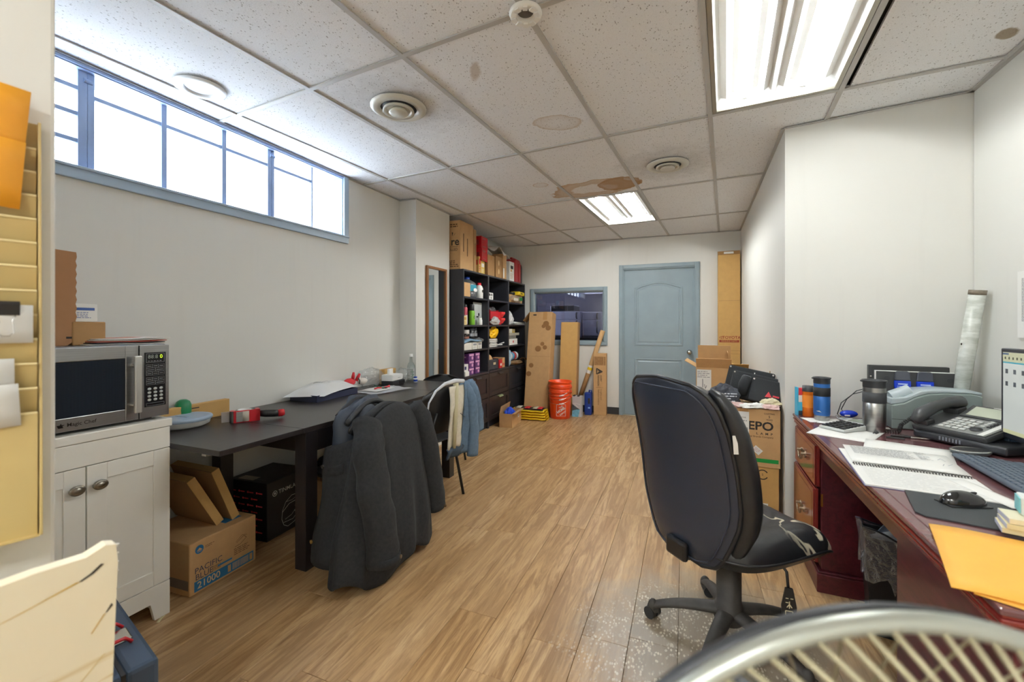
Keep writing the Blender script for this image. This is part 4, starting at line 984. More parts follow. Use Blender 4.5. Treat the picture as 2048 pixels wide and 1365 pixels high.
cyl('cuff_button', (.228, -.245, .15), (.236, -.243, .15), .009, mat('dark_bronze', '#6e5a44', .4, .6), s1, n=10)
s2 = sleeve('sleeve', [(.0, .165, .80), (.055, .205, .70), (.085, .235, .5), (.10, .262, .3), (.105, .28, .16)], (.066, .064), t, wool, seed=4)
cyl('cuff_button', (.166, .275, .18), (.173, .275, .18), .008, mat('dark_bronze', '#6e5a44', .4, .6), s2, n=10)
def jcol(u, v):
    y = -.21+.40*u; return (-.02-.05*v+.012*math.sin(9*u), y-.05*v*(1-u), .825-.06*abs(2*u-1)**2+.03*math.sin(PI*v)-.05*v)
MB().grid(jcol, 24, 6).build('collar', wool, t, th=.012)
def jfront(u, v):
    return (-.02-.17*u-.03*v*u+.012*math.sin(v*8+u*4), -.285-.09*v*(1-.3*u)-.05*math.sin(PI*u)*v, lerp(.70-.06*u, .10+.02*u, v))
MB().grid(jfront, 10, 20).build('front_panel', wool, t, th=.008)
MB().grid(lambda u, v: (-.05-.10*u, -.296-.030*(.16+.12*v)-.02*math.sin(PI*(.2+.6*u))*.3-.012, .585-.05*v-.03*u), 6, 4).build('pocket_flap', wool, t, th=.005)
for k, (v, c_) in enumerate(((.18, '#5e5a55'), (.86, '#c9a55a'))):
    p = jfront(.92, v); cyl('snap_button', (p[0], p[1]-.010, p[2]), (p[0]-.002, p[1]-.016, p[2]), .009, mat('snap_%d' % k, c_, .35, .7), t, n=10)
for s, y in ((1, .02),):
    MB().tube([(.075+.0*i, -.19+.026*i, .655-.03*math.sin(i*.35)*.4) for i in range(15)], .003, 6).build('yoke_seam', wool, t)
t = T('hooded_jacket', 'navy and black hooded jacket bunched behind the black jacket at the table edge', 'jacket', (-1.655, 1.90, .455))
nav = mat('navy_nylon', '#2c3440', .6, bump=.2, scale=25)
def hood(u, v):
    a = 2*PI*u; b_ = PI*(v-.5); d = Vector((math.cos(a)*math.cos(b_), math.sin(a)*math.cos(b_), math.sin(b_)))
    n_ = 1+.16*mnoise.noise(d*2.6+Vector((3, 1, 0)))+.10*math.sin(5*d.y+9*d.x*d.z)
    return (.11*d.x*n_, .20*d.y*n_, .20+.205*d.z*n_)
MB().grid(hood, 30, 20, True, True).build('body', nav, t)
MB().tube([(.05, -.19+.02*i, .30+.09*math.sin(PI*i/19)) for i in range(20)], .016, 8).build('hood_rim', mat('black_nylon', '#1d1f23', .6, bump=.2, scale=25), t)
MB().tube([(-.03, -.17+.018*i, .33+.075*math.sin(PI*i/19)) for i in range(20)], .014, 8).build('hood_rim', mat('black_nylon', '#1d1f23'), t)
t = T('shirt', 'blue and cream fleece shirt draped over a chair back', 'shirt', (-1.515, 2.555, 0), math.radians(-9))
creamf = mat('cream_fleece', '#d6d0bf', .95, var=.08, scale=50, bump=.5); bluef = mat('faded_blue_cloth', '#5d7389', .9, var=.15, scale=40, bump=.3)
def drape(y0, y1, z0, z1, off, amp, seed, flare=.0):
    def f(u, v):
        y = lerp(y0, y1, u)+flare*v*(2*u-1); z = lerp(z0, z1, v)
        back = .018*max(0, (v-.0))*0
        return (off+.02*math.sin(PI*min(1, v*3)/2)-.05*v*.6+amp*v**.6*math.sin(7*u*2+seed)+.008*mnoise.noise((u*5, v*5, seed)), y, z)
    return f
MB().grid(drape(-.03, .18, .845, .42, .045, .014, 1, .02), 16, 20).build('front_panel', creamf, t, th=.010)
MB().grid(drape(-.05, .19, .425, .355, .038, .014, 1, .01), 16, 6).build('hem_band', mat('dark_blue_rib', '#3f4d5c', .9, bump=.4, scale=60), t, th=.012)
MB().grid(drape(.12, .25, .855, .36, .055, .012, 3, .03), 12, 20).build('front_panel', bluef, t, th=.010)
sleeve('sleeve', [(.02, .20, .86), (.06, .23, .78), (.065, .265, .62), (.06, .28, .50)], (.045, .050), t, bluef, seed=2)
sleeve('sleeve', [(.02, .15, .86), (.07, .19, .74), (.075, .205, .52), (.07, .20, .33)], (.04, .045), t, bluef, seed=7)
MB().tube([(.045, .02, .42), (.062, .015, .60), (.058, .03, .78), (.03, .06, .865), (-.02, .08, .86)], [.012, .013, .014, .02, .02], 8).build('zip_edge', mat('cream_edge', '#c9c3a2', .8), t)
MB().tube([(.012, -.215, .66), (.016, -.20, .76), (.022, -.14, .83), (.03, -.06, .868), (.035, .04, .878), (.05, .12, .87)], [.005, .006, .008, .012, .016, .014], 10).build('collar', mat('pale_grey_fleece', '#c9ccd0', .95, bump=.5, scale=50), t)
MB().tube([(.068, .06+.006*i, .655-.004*i) for i in range(10)], .002, 5).build('pocket_seam', mat('dark_blue_rib', '#3f4d5c'), t)

t = T('paper_scrap', 'tiny yellowish paper scrap on the floor by the white cabinet foot', 'paper', (-2.085, 1.135, .0006), .6); MB().grid(lambda u, v: (-.006+.012*u, -.022+.044*v, .001+.003*math.sin(PI*v)), 3, 5).build('sheet', mat('straw_paper', '#d8cfa4', .7), t, th=.0008)
# ================================================================== BACK OF THE ROOM
# ---- mirror on the pilaster
t = T('wall_mirror', 'tall narrow mirror in an oak frame on the pilaster', 'mirror', (PX+.001, 3.80, 1.24))
oak = mat('oak_frame', '#8a5a2c', .4, var=.15, scale=6, stretch=(20, 20, 2))
for s in (-1, 1): box('frame_stile', (0, s*.178-.014, -.62), (.022, s*.178+.014, .62), oak, t, .004)
for s in (-1, 1): box('frame_rail', (0, -.164, s*.62-.026 if s > 0 else -.62), (.022, .164, .62 if s > 0 else -.594), oak, t, .004)
box('glass', (.004, -.166, -.60), (.008, .166, .60), mat('mirror_glass', '#d5dadb', .02, 1), t)

# ---- shelving: three black-brown units with drawers
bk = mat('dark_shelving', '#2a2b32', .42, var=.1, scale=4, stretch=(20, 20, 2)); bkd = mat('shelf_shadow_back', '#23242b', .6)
dwm = mat('drawer_front_brown', '#2d2627', .4, var=.1, scale=4, stretch=(20, 3, 20)); pull = mat('dark_metal_pull', '#4a4a4c', .35, .7)
SX0, SX1 = -2.57, -2.22; SZ = [.70, .985, 1.265, 1.58, 1.855]; UW = .64; U0 = 4.09; PTH = .018
ulab = ['dark shelving unit nearest the mirror, holding bottles and purple boxes', 'middle dark shelving unit holding the red bin', 'dark shelving unit in the far corner by the interior window']
for k in range(3):
    t = T('shelving_unit', ulab[k], 'shelves', (SX0, U0+k*UW, 0), 0, 'dark shelving units along the left wall')
    d = SX1-SX0
    for y in (0, UW-PTH): box('side_panel', (0, y+.0005, 0), (d, y+PTH-.0005, 1.875), bk, t, .001)
    box('top_panel', (0, PTH, 1.857), (d, UW-PTH, 1.875), bk, t); box('back_panel', (0, PTH, .08), (.006, UW-PTH, 1.857), bkd, t)
    for z in SZ[1:4]: box('shelf', (.006, PTH, z-.02), (d-.004, UW-PTH, z), bk, t, .001)
    box('shelf', (.006, PTH, .676), (d+.003, UW-PTH, .70), bk, t, .001)
    box('plinth', (.03, PTH, .0), (d-.03, UW-PTH, .075), bkd, t)
    for z0 in (.09, .384):
        x = d; y0, y1, z1 = .004, UW-.004, z0+.286
        dr_ = MB().box((x-.016, y0, z0), (x-.004, y1, z1)).box((x-.004, y0, z0), (x+.006, y0+.06, z1)).box((x-.004, y1-.06, z0), (x+.006, y1, z1)).box((x-.004, y0+.06, z0), (x+.006, y1-.06, z0+.055)).box((x-.004, y0+.06, z1-.055), (x+.006, y1-.06, z1)).build('drawer', dwm if k < 2 else mat('drawer_front_dark', '#24252b', .45), t, bevel=.001)
        m_ = mat('pale_green_pull', '#a9b68e', .4, .4) if (k == 1 and z0 < .2) else mat('bright_pull', '#9a9a98', .3, .9) if (k == 0 and z0 < .2) else pull
        o = MB(); o.M = Matrix.Translation((x+.006, UW/2, z1-.022)); o.prism([(0, .012), (.022, .008), (.034, -.008), (.030, -.010), (.020, .003), (0, .006)], -.062, .062, 'y').build('drawer_pull', m_, dr_, bevel=.001)
        if m_ is not pull: dr_.children[0]['label'] = 'pale pull'
def ya(p): return 4.115+(p-929)*.01345
def yb(p): return 4.755+(p-978)*.0157
def yc(p): return 5.395+(p-1020)*.0205
G = 'clutter on the dark shelves'
def item(name, label, cat, y, z, x=-2.27, rz=0, grp=None): return T(name, label, cat, (x, y, z+.0006), rz, grp)
def sbox(name, label, cat, y0, y1, z, h, m, dep=.12, x1=-2.235, rz=0, printm=None, grp=None, lid=None, lines_=True):
    """small printed box standing on a shelf, its front to the room"""
    t = T(name, label, cat, (x1-dep/2, (y0+y1)/2, z+.0006), rz, grp); hw = (y1-y0)/2
    box('body', (-dep/2, -hw, 0), (dep/2, hw, h), m, t, .0015)
    if printm:
        decal('front_print', [rect(-hw*.7, h*.55, hw*.7, h*.85)]+(lines(-hw*.7, h*.12, hw*.7, h*.45, 3) if lines_ else []), t, (dep/2, 0, 0), printm, '+x')
        decal('end_print', [rect(-dep*.3, h*.5, dep*.3, h*.8)], t, (0, -hw, 0), printm, '-y')
    if lid: box('lid_edge', (-dep/2-.001, -hw-.001, h*.82), (dep/2+.001, hw+.001, h+.001), lid, t, .001)
    return t
def bottle(name, label, cat, y, z, prof, m, cap=None, capm=None, band=None, bandm=None, x=-2.28, n=20, grp=None):
    t = T(name, label, cat, (x, y, z+.0006), 0, grp)
    MB().lathe(prof, n).build('body', m, t)
    if cap: MB().lathe(cap, n).build('cap', capm, t)
    if band: MB().lathe(band, n).build('label_band', bandm, t)
    return t
def can(name, label, cat, y, z, r, h, m, capm, ch=.05, x=-2.28, bandm=None, b0=.2, b1=.8, grp=None):
    return bottle(name, label, cat, y, z, [(r*.94, 0), (r, .004), (r, h-.01), (r*.85, h)], m, [(r*.8, h), (r*.86, h+.003), (r*.8, h+ch-.004), (r*.7, h+ch), (0, h+ch)], capm, [(r+.0005, h*b0), (r+.0005, h*b1)] if bandm else None, bandm, x, grp=grp)
def lump(t, name, c, r, m, s, amp=.3, nu=22, nv=14):
    return MB().grid(crumple(c, r, s, amp), nu, nv, False, True).build(name, m, t)
r1, r2, r3, r4 = SZ[3], SZ[2], SZ[1], SZ[0]
# first unit, top shelf
sbox('small_carton', 'small plain brown carton left of the blue-capped water jug', 'box', ya(930), ya(941), r1, .155, kraft, .14)
t = bottle('water_jug', 'big clear jug with blue cap and teal label on the top shelf', 'bottle', ya(952), r1, [(.100, 0), (.112, .008), (.112, .05), (.106, .06), (.112, .07), (.112, .15), (.10, .175), (.06, .20), (.035, .212), (.032, .222)], clear('blue_water', (.62, .74, .86, 1), .15, .05, .12), [(.036, .218), (.036, .245), (0, .246)], blue_pl, [(.1128, .075), (.1128, .148)], mat('teal_label', '#1d8da3', .5), x=-2.36, n=28)
decal('label_oval', [disc(0, .088, .045, 20, .022)], t, (.1134, .0, 0), white_p, '+x', rot=0)
t = bottle('detergent_bottle', 'white bottle with red cap right of the water jug', 'bottle', ya(967), r1, [(.045, 0), (.050, .005), (.050, .12), (.04, .15), (.024, .165)], white_pl, [(.027, .162), (.027, .19), (0, .191)], red_pl, x=-2.30)
decal('round_print', [disc(0, .09, .018, 14)], t, (.051, 0, 0), ink, '+x')
bottle('roll_on_bottle', 'slim white topped bottle behind the plain brown carton', 'bottle', ya(930.5), r1, [(.018, 0), (.018, .16), (.01, .18)], dark_pl, [(.022, .18), (.024, .20), (.012, .22), (0, .222)], white_pl, x=-2.46)
# middle unit, top shelf
t = sbox('small_box', 'small white box alone on the empty top shelf', 'box', yb(978), yb(987), r1, .085, white_p, .12); decal('bold_marks', [rect(-.05, .045, -.02, .075), rect(-.008, .045, .02, .075), rect(.03, .045, .05, .075), rect(-.01, .008, .0, .035), rect(.012, .008, .03, .035)], t, (.0601, 0, 0), ink, '+x')
# far unit, top shelf
sbox('shallow_tray', 'shallow brown tray box on the far top shelf under the yellow pack', 'box', yc(1020), yc(1046), r1, .11, kraft, .20)
t = item('seed_packet', 'yellow packet lying over the shallow brown tray box', 'packet', yc(1041), r1+.111, rz=.1); box('pouch', (-.06, -.16, 0), (.075, .12, .05), yellow_p, t, .01); decal('print', [rect(-.05, .018, .02, .034)]+lines(-.1, .01, .08, .04, 3), t, (.0751, -.02, 0), ink, '+x')
t = item('zip_bag', 'clear bag of small green and pale parts at the front of the far top shelf', 'bag', yc(1031), r1, -2.215); lump(t, 'film', (0, 0, .05), (.03, .20, .05), film, 21)
box('green_part', (.028, .07, .03), (.04, .17, .08), mat('leaf_green', '#1f7d3d', .5), t, .006); box('pale_part', (.02, -.15, .02), (.034, .02, .06), mat('pale_parts', '#c9c2b0', .6), t, .01)
t = item('black_tape_roll', 'black lump of tape on the shallow brown tray box', 'tape', yc(1029), r1+.111, rz=.2); MB().lathe([(.025, 0), (.055, 0), (.055, .035), (.025, .035), (.025, 0)], 20).build('roll', black_pl, t); MB().lathe([(.022, 0), (.0252, 0), (.0252, .036), (.022, .036)], 16).build('core', kraft_d, t)
# first unit, second shelf
t = bottle('sealant_tube', 'dark sealant tube with long white nozzle', 'tube', ya(933), r2, [(.025, 0), (.025, .16)], dark_pl, [(.034, .16), (.034, .178), (.012, .18), (.009, .20), (.005, .255), (0, .256)], white_pl, x=-2.32)
sbox('spice_box', 'little cream and yellow box in front of the sealant tube', 'box', ya(928), ya(935), r2, .10, mat('cream_box', '#dccb8e', .6), .06, printm=mat('tan_print', '#b98d46', .6))
can('spray_can', 'red and white spray can beside the sealant tube', 'can', ya(940.5), r2, .030, .20, mat('rose_can', '#b04a55', .35, .3), dark_pl, .03, -2.30, mat('pale_can_band', '#d5d1da', .35, .3), .05, .55)
can('spray_can', 'slim black aerosol can between the red can and the green one', 'can', ya(947), r2, .030, .20, black_pl, black_pl, .045, -2.36)
t = can('spray_can', 'lime green aerosol can with dark cap', 'can', ya(953), r2, .036, .165, mat('lime_can', '#7fbf3a', .3), dark_pl, .075, -2.30); decal('round_mark', ring(0, .09, .018, .006, 18), t, (.0365, 0, 0), ink, '+x')
t = T('grey_divider', 'pale grey wavy-edged plastic panel with a dark hole', 'plastic sheet', (-2.31, ya(967.5), r2+.0006), 0)
pan = mat('pale_grey_panel', '#b4b8b6', .4)
pp = [(-.14, 0), (.10, 0), (.135, .025), (.140, .06), (.118, .10), (.112, .14), (.13, .18), (.15, .21), (.15, .245), (.12, .268), (-.14, .27)]
MB().prism([(y, z) for y, z in pp], -.004, .004, 'x', True).build('plate', pan, t)
MB().prism(disc(-.0, .125, .020, 18), .003, .0052, 'x').build('hole', black_pl, t); box('hook', (.003, -.06, .09), (.012, -.018, .105), black_pl, t)
bottle('pill_bottle', 'small white pill bottle standing before the grey panel', 'bottle', ya(962), r2, [(.028, 0), (.030, .004), (.030, .06), (.022, .068)], white_pl, [(.025, .068), (.025, .085), (0, .086)], white_pl, x=-2.255)
# middle unit, second shelf
redbin = mat('red_bin', '#b8202c', .4)
t = T('parts_bin', 'red stacking parts bin full of packets', 'bin', (-2.36, yb(993), r2+.0006))
b = MB().box((-.11, -.17, 0), (.12, .17, .005)).box((-.11, -.17, 0), (.12, -.165, .19)).box((-.11, .165, 0), (.08, .17, .19)).box((-.11, -.17, 0), (-.105, .17, .19)).box((.115, -.17, 0), (.12, .17, .17)); b.build('bin', redbin, t)
for z in (.02, .10): MB().prism([(.12, z), (.155, z+.045), (.155, z+.07), (.12, z+.07)], .10, .22, 'y').build('scoop_lip', mat('bright_red_lip', '#e0383c', .4), t)
for i in range(4):
    lump(t, 'packet', (-.02+.03*(i % 2), -.10+.075*i, .20), (.05, .045, .035), film, 30+i, .4, 14, 8)
t = item('zip_bag', 'clear bag of metal fittings slumped before the red bin', 'bag', yb(988), r2, -2.215); lump(t, 'film', (0, 0, .045), (.028, .13, .055), mat('crinkled_silver', '#b9b9b6', .35, .3, bump=.6, scale=50), 41, .35)
# far unit, second shelf
t = item('plastic_bag', 'white crumpled carrier bag on the far second shelf', 'bag', yc(1025), r2, -2.27); lump(t, 'film', (0, 0, .09), (.05, .11, .095), mat('white_film', '#d4d6d6', .4, bump=.5, scale=25), 51, .35)
t = item('paper_sheets', 'loose curled white papers in front on the far second shelf', 'papers', yc(1036), r2, -2.235)
for i in range(3): MB().grid(lambda u, v: (-.05+.10*u, -.22+.44*v, .004+.012*i+.02*(1-u)*math.sin(PI*v)), 5, 8).build('sheet', white_p, t, th=.001)
# first unit, third shelf
glj = mat('dark_brown_jar', '#2a1c18', .12)
for i, (px, l) in enumerate(((932, 'dark jar with pale lid at the left of the third shelf'), (942, 'dark jar with pale lid, second on the third shelf'))):
    bottle('jar', l, 'jar', ya(px), r3+.118, [(.045, 0), (.048, .004), (.048, .055), (.042, .062)], glj, [(.050, .062), (.050, .105), (0, .107)], mat('pale_lid', '#b5b0aa', .5), [(.0485, .006), (.0485, .03)], mat('rust_label', '#8f5a48', .5), x=-2.31, grp=None)
for px, x, l in ((951, -2.30, 'short black bottle with silver stripe on the third shelf'), (958.5, -2.31, 'black bottle with grey cap at the right of the dark jars')):
    bottle('black_bottle', l, 'bottle', ya(px), r3+.118, [(.038, 0), (.041, .004), (.041, .09), (.03, .10)], black_pl, [(.034, .10), (.034, .13), (0, .132)], mat('slate_cap', '#4c4f56', .4), [(.0415, .03), (.0415, .065)], mat('silver_label', '#9a9ea4', .4, .5), x=x)
t = T('folded_cloth', 'blue-grey folded cloth and clear wrap across the white cartons', 'cloth', (-2.33, ya(945), r3+.082))
MB().grid(lambda u, v: (-.09+.20*u, -.22+.42*v, .012+.018*math.sin(PI*v)+.006*math.sin(9*v+5*u)-.012*(u > .92)), 12, 16).build('cloth', mat('grey_blue_cloth', '#6d8aa0', .8), t, th=.016)
lump(t, 'wrap', (.07, .18, .0), (.05, .10, .045), film, 61, .4)
for i, (a, b_, l) in enumerate(((929, 944, 'wide white carton under the blue-grey cloth'), (945, 954, 'narrow white carton under the cloth, middle of three'), (955, 963, 'white carton under the cloth, nearest the divider'))):
    sbox('white_carton', l, 'box', ya(a), ya(b_), r3, .080, mat('off_white_card', '#d8d5cb', .6), .17, printm=grey_ink if i else None)
# middle unit, third shelf
for i in range(5):
    t = T('flat_case', ['flat grey case at the bottom of the stack on the middle shelf', 'pale flat case second from the bottom of the stack of five', 'dark grey flat case in the middle of the stack of five', 'grey flat case second from the top of the stack of five', 'flat case on top of the stack under the yellow pouch'][i], 'case', (-2.315, yb(988)+.004*(i % 2), r3+.0006+i*.021), .03*(i % 3-1), 'flat cases stacked on the middle shelf')
    box('body', (-.075, -.125, 0), (.075, .125, .019), mat('case_%d' % (i % 3), ['#8c8a88', '#b9b7b2', '#6a6a6c'][i % 3], .4), t, .002); box('spine_label', (.0745, -.10, .004), (.0758, .09, .015), white_p, t)
t = T('pouch', 'bright yellow pouch slumped on the stack of flat cases', 'pouch', (-2.30, yb(996), r3+.1075)); lump(t, 'film', (0, 0, .07), (.04, .11, .075), mat('yellow_pouch', '#eeb80f', .4, bump=.3, scale=20), 71, .4)
for i, l in enumerate(('dark pen lying lowest at the right of the flat cases', 'white pen second in the small heap right of the flat cases', 'dark pen third in the small heap right of the flat cases', 'white pen on top of the small heap right of the flat cases')):
    t = T('pen', l, 'pen', (-2.29, yb(1004), r3+.0006), 0, 'pens right of the flat cases')
    MB().cyl((-.03, -.10+.03*i, .008), (.05, .0+.03*i, .009+.012*i), .008, n=8).build('barrel', white_pl if i % 2 else dark_pl, t)
    MB().cyl((.05, .0+.03*i, .009+.012*i), (.058, .010+.03*i, .009+.013*i), .006, .003, n=8).build('tip', black_pl, t)
t = T('curved_cutters', 'pale curved plastic strips hanging at the back of the middle shelf', 'strips', (-2.40, yb(984), r3+.0006))
for i in range(3): MB().grid(lambda u, v: (.02*i, -.10+.16*u, .26-.045*i-.05*u*u+.02*v-.002), 8, 3).build('strip', white_pl, t, th=.004)
box('backing', (-.02, -.10, 0), (-.012, .02, .262), dark_pl, t)
# far unit, third shelf
t = sbox('white_carton', 'wide white carton with a red mark on the far third shelf', 'box', yc(1021), yc(1036.5), r3, .085, white_p, .15); decal('red_mark', [rect(-.02, .03, .02, .06)], t, (.0752, 0, 0), red_pl, '+x')
sbox('grey_carton', 'grey mottled carton on the wide white carton', 'box', yc(1021), yc(1034), r3+.086, .045, mat('grey_card', '#7d7c74', .7, var=.2, scale=40), .13)
sbox('long_carton', 'long pale carton crossing the top of the grey one', 'box', yc(1021), yc(1040), r3+.132, .035, mat('pale_card', '#a5a294', .7), .12)
sbox('small_box', 'small pale box at the top of the far third shelf pile', 'box', yc(1021), yc(1027), r3+.1685, .055, mat('pale_box', '#c9c8b8', .6), .10); sbox('small_box', 'small yellow and grey box at the top of the far third shelf pile', 'box', yc(1027.3), yc(1032), r3+.1685, .05, mat('mustard_box', '#b99f3f', .6), .10, printm=grey_ink)
# first unit, fourth shelf: purple cartons
pur = mat('purple_card', '#5d2f6e', .45); pk_ = mat('pink_print', '#d9a6c6', .5)
for c_, (a, b_) in enumerate(((939.5, 950), (951, 961))):
    for r in range(3):
        t = T('purple_carton', 'purple printed carton in the stack of six, %s column, %s' % (['left', 'right'][c_], ['bottom row', 'middle row', 'top row'][r]), 'box', (-2.33, (ya(a)+ya(b_))/2, r4+.0006+r*.081), .02*((r+c_) % 2), 'purple cartons on the lowest open shelf')
        hw = (ya(b_)-ya(a))/2-.004; box('body', (-.085, -hw, 0), (.085, hw, .079), pur, t, .001)
        decal('front_print', [rect(-hw*.8, .05, hw*.8, .07), disc(.02, .026, .02, 12)], t, (.085, 0, 0), pk_, '+x'); decal('end_print', [rect(-.06, .03, .05, .045), rect(-.06, .055, .03, .062)], t, (0, -hw, 0), pk_, '-y')
for i in range(2):
    t = T('long_purple_carton', ['long purple carton lying behind the white label box, the lower one', 'long purple carton lying behind the white label box, the upper one'][i], 'box', (-2.42, ya(934), r4+.0006+.09*i), 0, 'purple cartons on the lowest open shelf'); box('body', (-.10, -.075, 0), (.10, .075, .088), pur, t, .001); decal('print', [rect(-.05, .03, .05, .045)], t, (.10, 0, 0), pk_, '+x')
t = sbox('white_carton', 'white box with a dark blue square label before the purple cartons', 'box', ya(929), ya(937.5), r4, .13, mat('light_card', '#d9d8d6', .5), .07); decal('blue_square', [rect(-.03, .07, .012, .105)], t, (.0351, 0, 0), mat('navy_square', '#26305f', .5), '+x')
sbox('small_box', 'small white box with barcode at the very front of the lowest open shelf', 'box', ya(930), ya(936.5), r4, .05, white_p, .02, -2.215)
# middle unit, fourth shelf
t = T('fabric_bin', 'black storage bin holding rolled brown card', 'bin', (-2.36, yb(988), r4+.0006)); b = MB().box((-.11, -.16, 0), (.12, .16, .006)).box((-.11, -.16, 0), (-.104, .16, .13)).box((.114, -.16, 0), (.12, .16, .13)).box((-.11, -.16, 0), (.12, -.154, .13)).box((-.11, .154, 0), (.12, .16, .13)).build('bin', mat('bin_black', '#34343a', .7, var=.2, scale=30), t); box('label_holder', (.1205, .0, .06), (.123, .07, .09), mat('label_holder', '#c9b896', .5), t)
t = T('card_roll', 'curled brown card sticking out of the black bin', 'cardboard', (-2.33, yb(986), r4+.007)); MB().grid(lambda u, v: (.02+.05*math.cos(2.6*u), -.11+.18*v-.02*u, .08+.06*u+.065*math.sin(2.6*u)), 8, 8).build('sheet', mat('light_kraft', '#cfa777', .8), t, th=.004)
for i, (a, b_) in enumerate(((1000, 1005.5), (1005.8, 1011))):
    t = sbox('red_box', ['bright red box right of the black bin', 'red and brown box at the right end of the middle lowest shelf'][i], 'box', yb(a), yb(b_), r4, .11+.02*i, [red_pl, kraft][i], .14); decal('white_patch', [rect(-.025, .03, .02, .06)], t, (.0702, 0, 0), white_p if not i else red_pl, '+x')
# far unit, fourth shelf
t = item('blue_bag', 'pale blue plastic bag standing at the left of the far lowest shelf', 'bag', yc(1022.5), r4, -2.27); lump(t, 'film', (0, 0, .11), (.05, .065, .115), mat('pale_blue_film', '#9fb9cc', .35, bump=.5, scale=22), 81, .3)
for i, (px, c_) in enumerate(((1028, '#7fb5cf'), (1031, '#d5dde0'), (1035, '#5a9ac2'), (1038.5, '#c23a44'), (1042, '#d9dcdc'))):
    t = T('ribbon_roll', ['light blue roll at the left of the row of tape rolls', 'white roll second in the row of tape rolls', 'mid blue roll in the middle of the row of tape rolls', 'red roll in the row of tape rolls', 'white roll at the right end of the row of tape rolls'][i], 'roll', (-2.33, yc(px), r4+.115), 0, 'tape rolls on the far lowest shelf')
    w_ = .028; MB().add(*(lambda q: (q.v, q.f))(MB().lathe([(.025, -w_), (.062, -w_), (.062, w_), (.025, w_), (.025, -w_)], 22)), True).build('roll', mat('roll_%d' % i, c_, .4), t); t.rotation_euler = (PI/2, 0, .12)
    MB().lathe([(.022, -w_), (.0253, -w_-.001), (.0253, w_+.001), (.022, w_)], 16).build('core', kraft_d, t)
t = T('paper_sack', 'crumpled brown paper sack under the tape rolls, poking off the shelf', 'bag', (-2.27, yc(1036), r4+.0006)); lump(t, 'paper', (0, -.02, .026), (.085, .24, .026), mat('sack_paper', '#8f7350', .85, bump=.6, scale=20), 91, .3)
MB().grid(lambda u, v: (.02+.10*u, .12+.12*v, .05+.04*math.sin(PI*u)*(1-.3*v)), 8, 6).build('torn_flap', mat('sack_paper', '#8f7350'), t, th=.003)

# ---- on top of the shelving
tz = 1.8756
t = T('tall_carton', 'big brown carton lettered in black at the left on top of the shelving', 'box', (-2.415, 4.255, tz))
carton(t, .30, .31, .535, kraft, False)
text('re', t, (.085, -.155, .30), .12, ink, '-y', bold=.02); text('SKILLED', t, (.05, -.155, .215), .042, ink, '-y', bold=.01, sx=.9); decal('leaf_mark', [[(.05, .36), (.062, .40), (.045, .41)], [(.06, .36), (.085, .385), (.09, .40)]], t, (0, -.155, 0), ink, '-y')
decal('rule', [rect(-.06, .245, .12, .249)], t, (0, -.155, 0), ink, '-y'); decal('small_print', lines(-.04, .02, .13, .10, 4, .5), t, (0, -.155, 0), inkb, '-y'); decal('top_print', lines(-.14, .455, .13, .50, 2, .6, ragged=.1), t, (0, -.155, 0), inkb, '-y')
decal('edge_print', lines(-.09, .15, .09, .45, 5, .3), t, (.15, 0, 0), inkb, ((0, 0, 1), (0, -1, 0))) if False else decal('edge_print', [rect(-.09, .2, -.07, .40), rect(.0, .16, .02, .36)], t, (.15, 0, 0), inkb, '+x')
t = T('slim_carton', 'slim brown carton pressed behind the big lettered carton', 'box', (-2.415, 4.455, tz)); carton(t, .30, .07, .50, kraft_d, False); decal('print', [rect(-.008, .2, .008, .34)], t, (.15, 0, 0), inkb, '+x')
sbox('yellow_carton', 'narrow yellow and white carton propping the red boxes', 'box', 4.60, 4.70, tz, .155, mat('straw_card', '#d9b95a', .6), .10, -2.26, printm=white_p)
sbox('yellow_bottle_box', 'slim cream box left of the propping yellow carton', 'box', 4.52, 4.575, tz, .20, mat('cream_stripe', '#d3ab62', .6), .08, -2.25, printm=red_pl)
for i in range(2):
    t = T('red_carton', ['glossy red carton balanced on the yellow carton, the lower one', 'glossy red carton at the top of the pile on the shelving'][i], 'box', (-2.30, 4.645, tz+.1565+i*.146), .10-.06*i, 'red cartons on top of the shelving'); box('body', (-.065, -.095, 0), (.065, .095, .145), mat('glossy_red_card', '#b31424', .25), t, .002); decal('print', [rect(-.06, .02, .05, .03), rect(-.06, .11, .03, .125)], t, (.065, 0, 0), mat('dim_red', '#7c0f1a', .4), '+x'); decal('side_print', [rect(-.03, .04, .03, .10)], t, (0, -.095, 0), mat('dim_red', '#7c0f1a'), '-y')
t = T('brown_carton', 'plain brown carton in the middle on top of the shelving', 'box', (-2.32, 4.85, tz)); carton(t, .16, .20, .26, kraft_d, True, 'x')
t = T('file_carton', 'open brown magazine carton with cut-out holes on the shelving', 'box', (-2.32, 5.06, tz)); open_carton(t, .18, .19, .27, kraft_d)
for z in (.08, .19): MB().prism(disc(0, z, .022, 14, .035), .09, .0908, 'x').build('finger_hole', mat('pale_hole', '#d8bd8c', .7), t)
t = T('upright_carton', 'upright brown carton with pale edge under the white plastic sheet', 'box', (-2.30, 5.235, tz)); carton(t, .16, .12, .33, kraft, False); box('edge_wrap', (.0802, -.055, .01), (.082, -.02, .14), white_pl, t)
t = T('plastic_sheet', 'white plastic sheet thrown over the brown cartons on the shelving', 'plastic sheet', (-2.31, 5.06, tz))
def psh(u, v):
    y = -.24+.56*u; x = -.10+.22*v; z = .345+.10*math.sin(PI*min(1, u*1.1))*(.6+.4*v)-.05*max(0, v-.6)*2-.03*u+.02*mnoise.noise((u*4, v*4, 1)); 
    z -= .30*max(0, v-.72)*max(0, 1-abs(u-.55)*4); return (x, y, z)
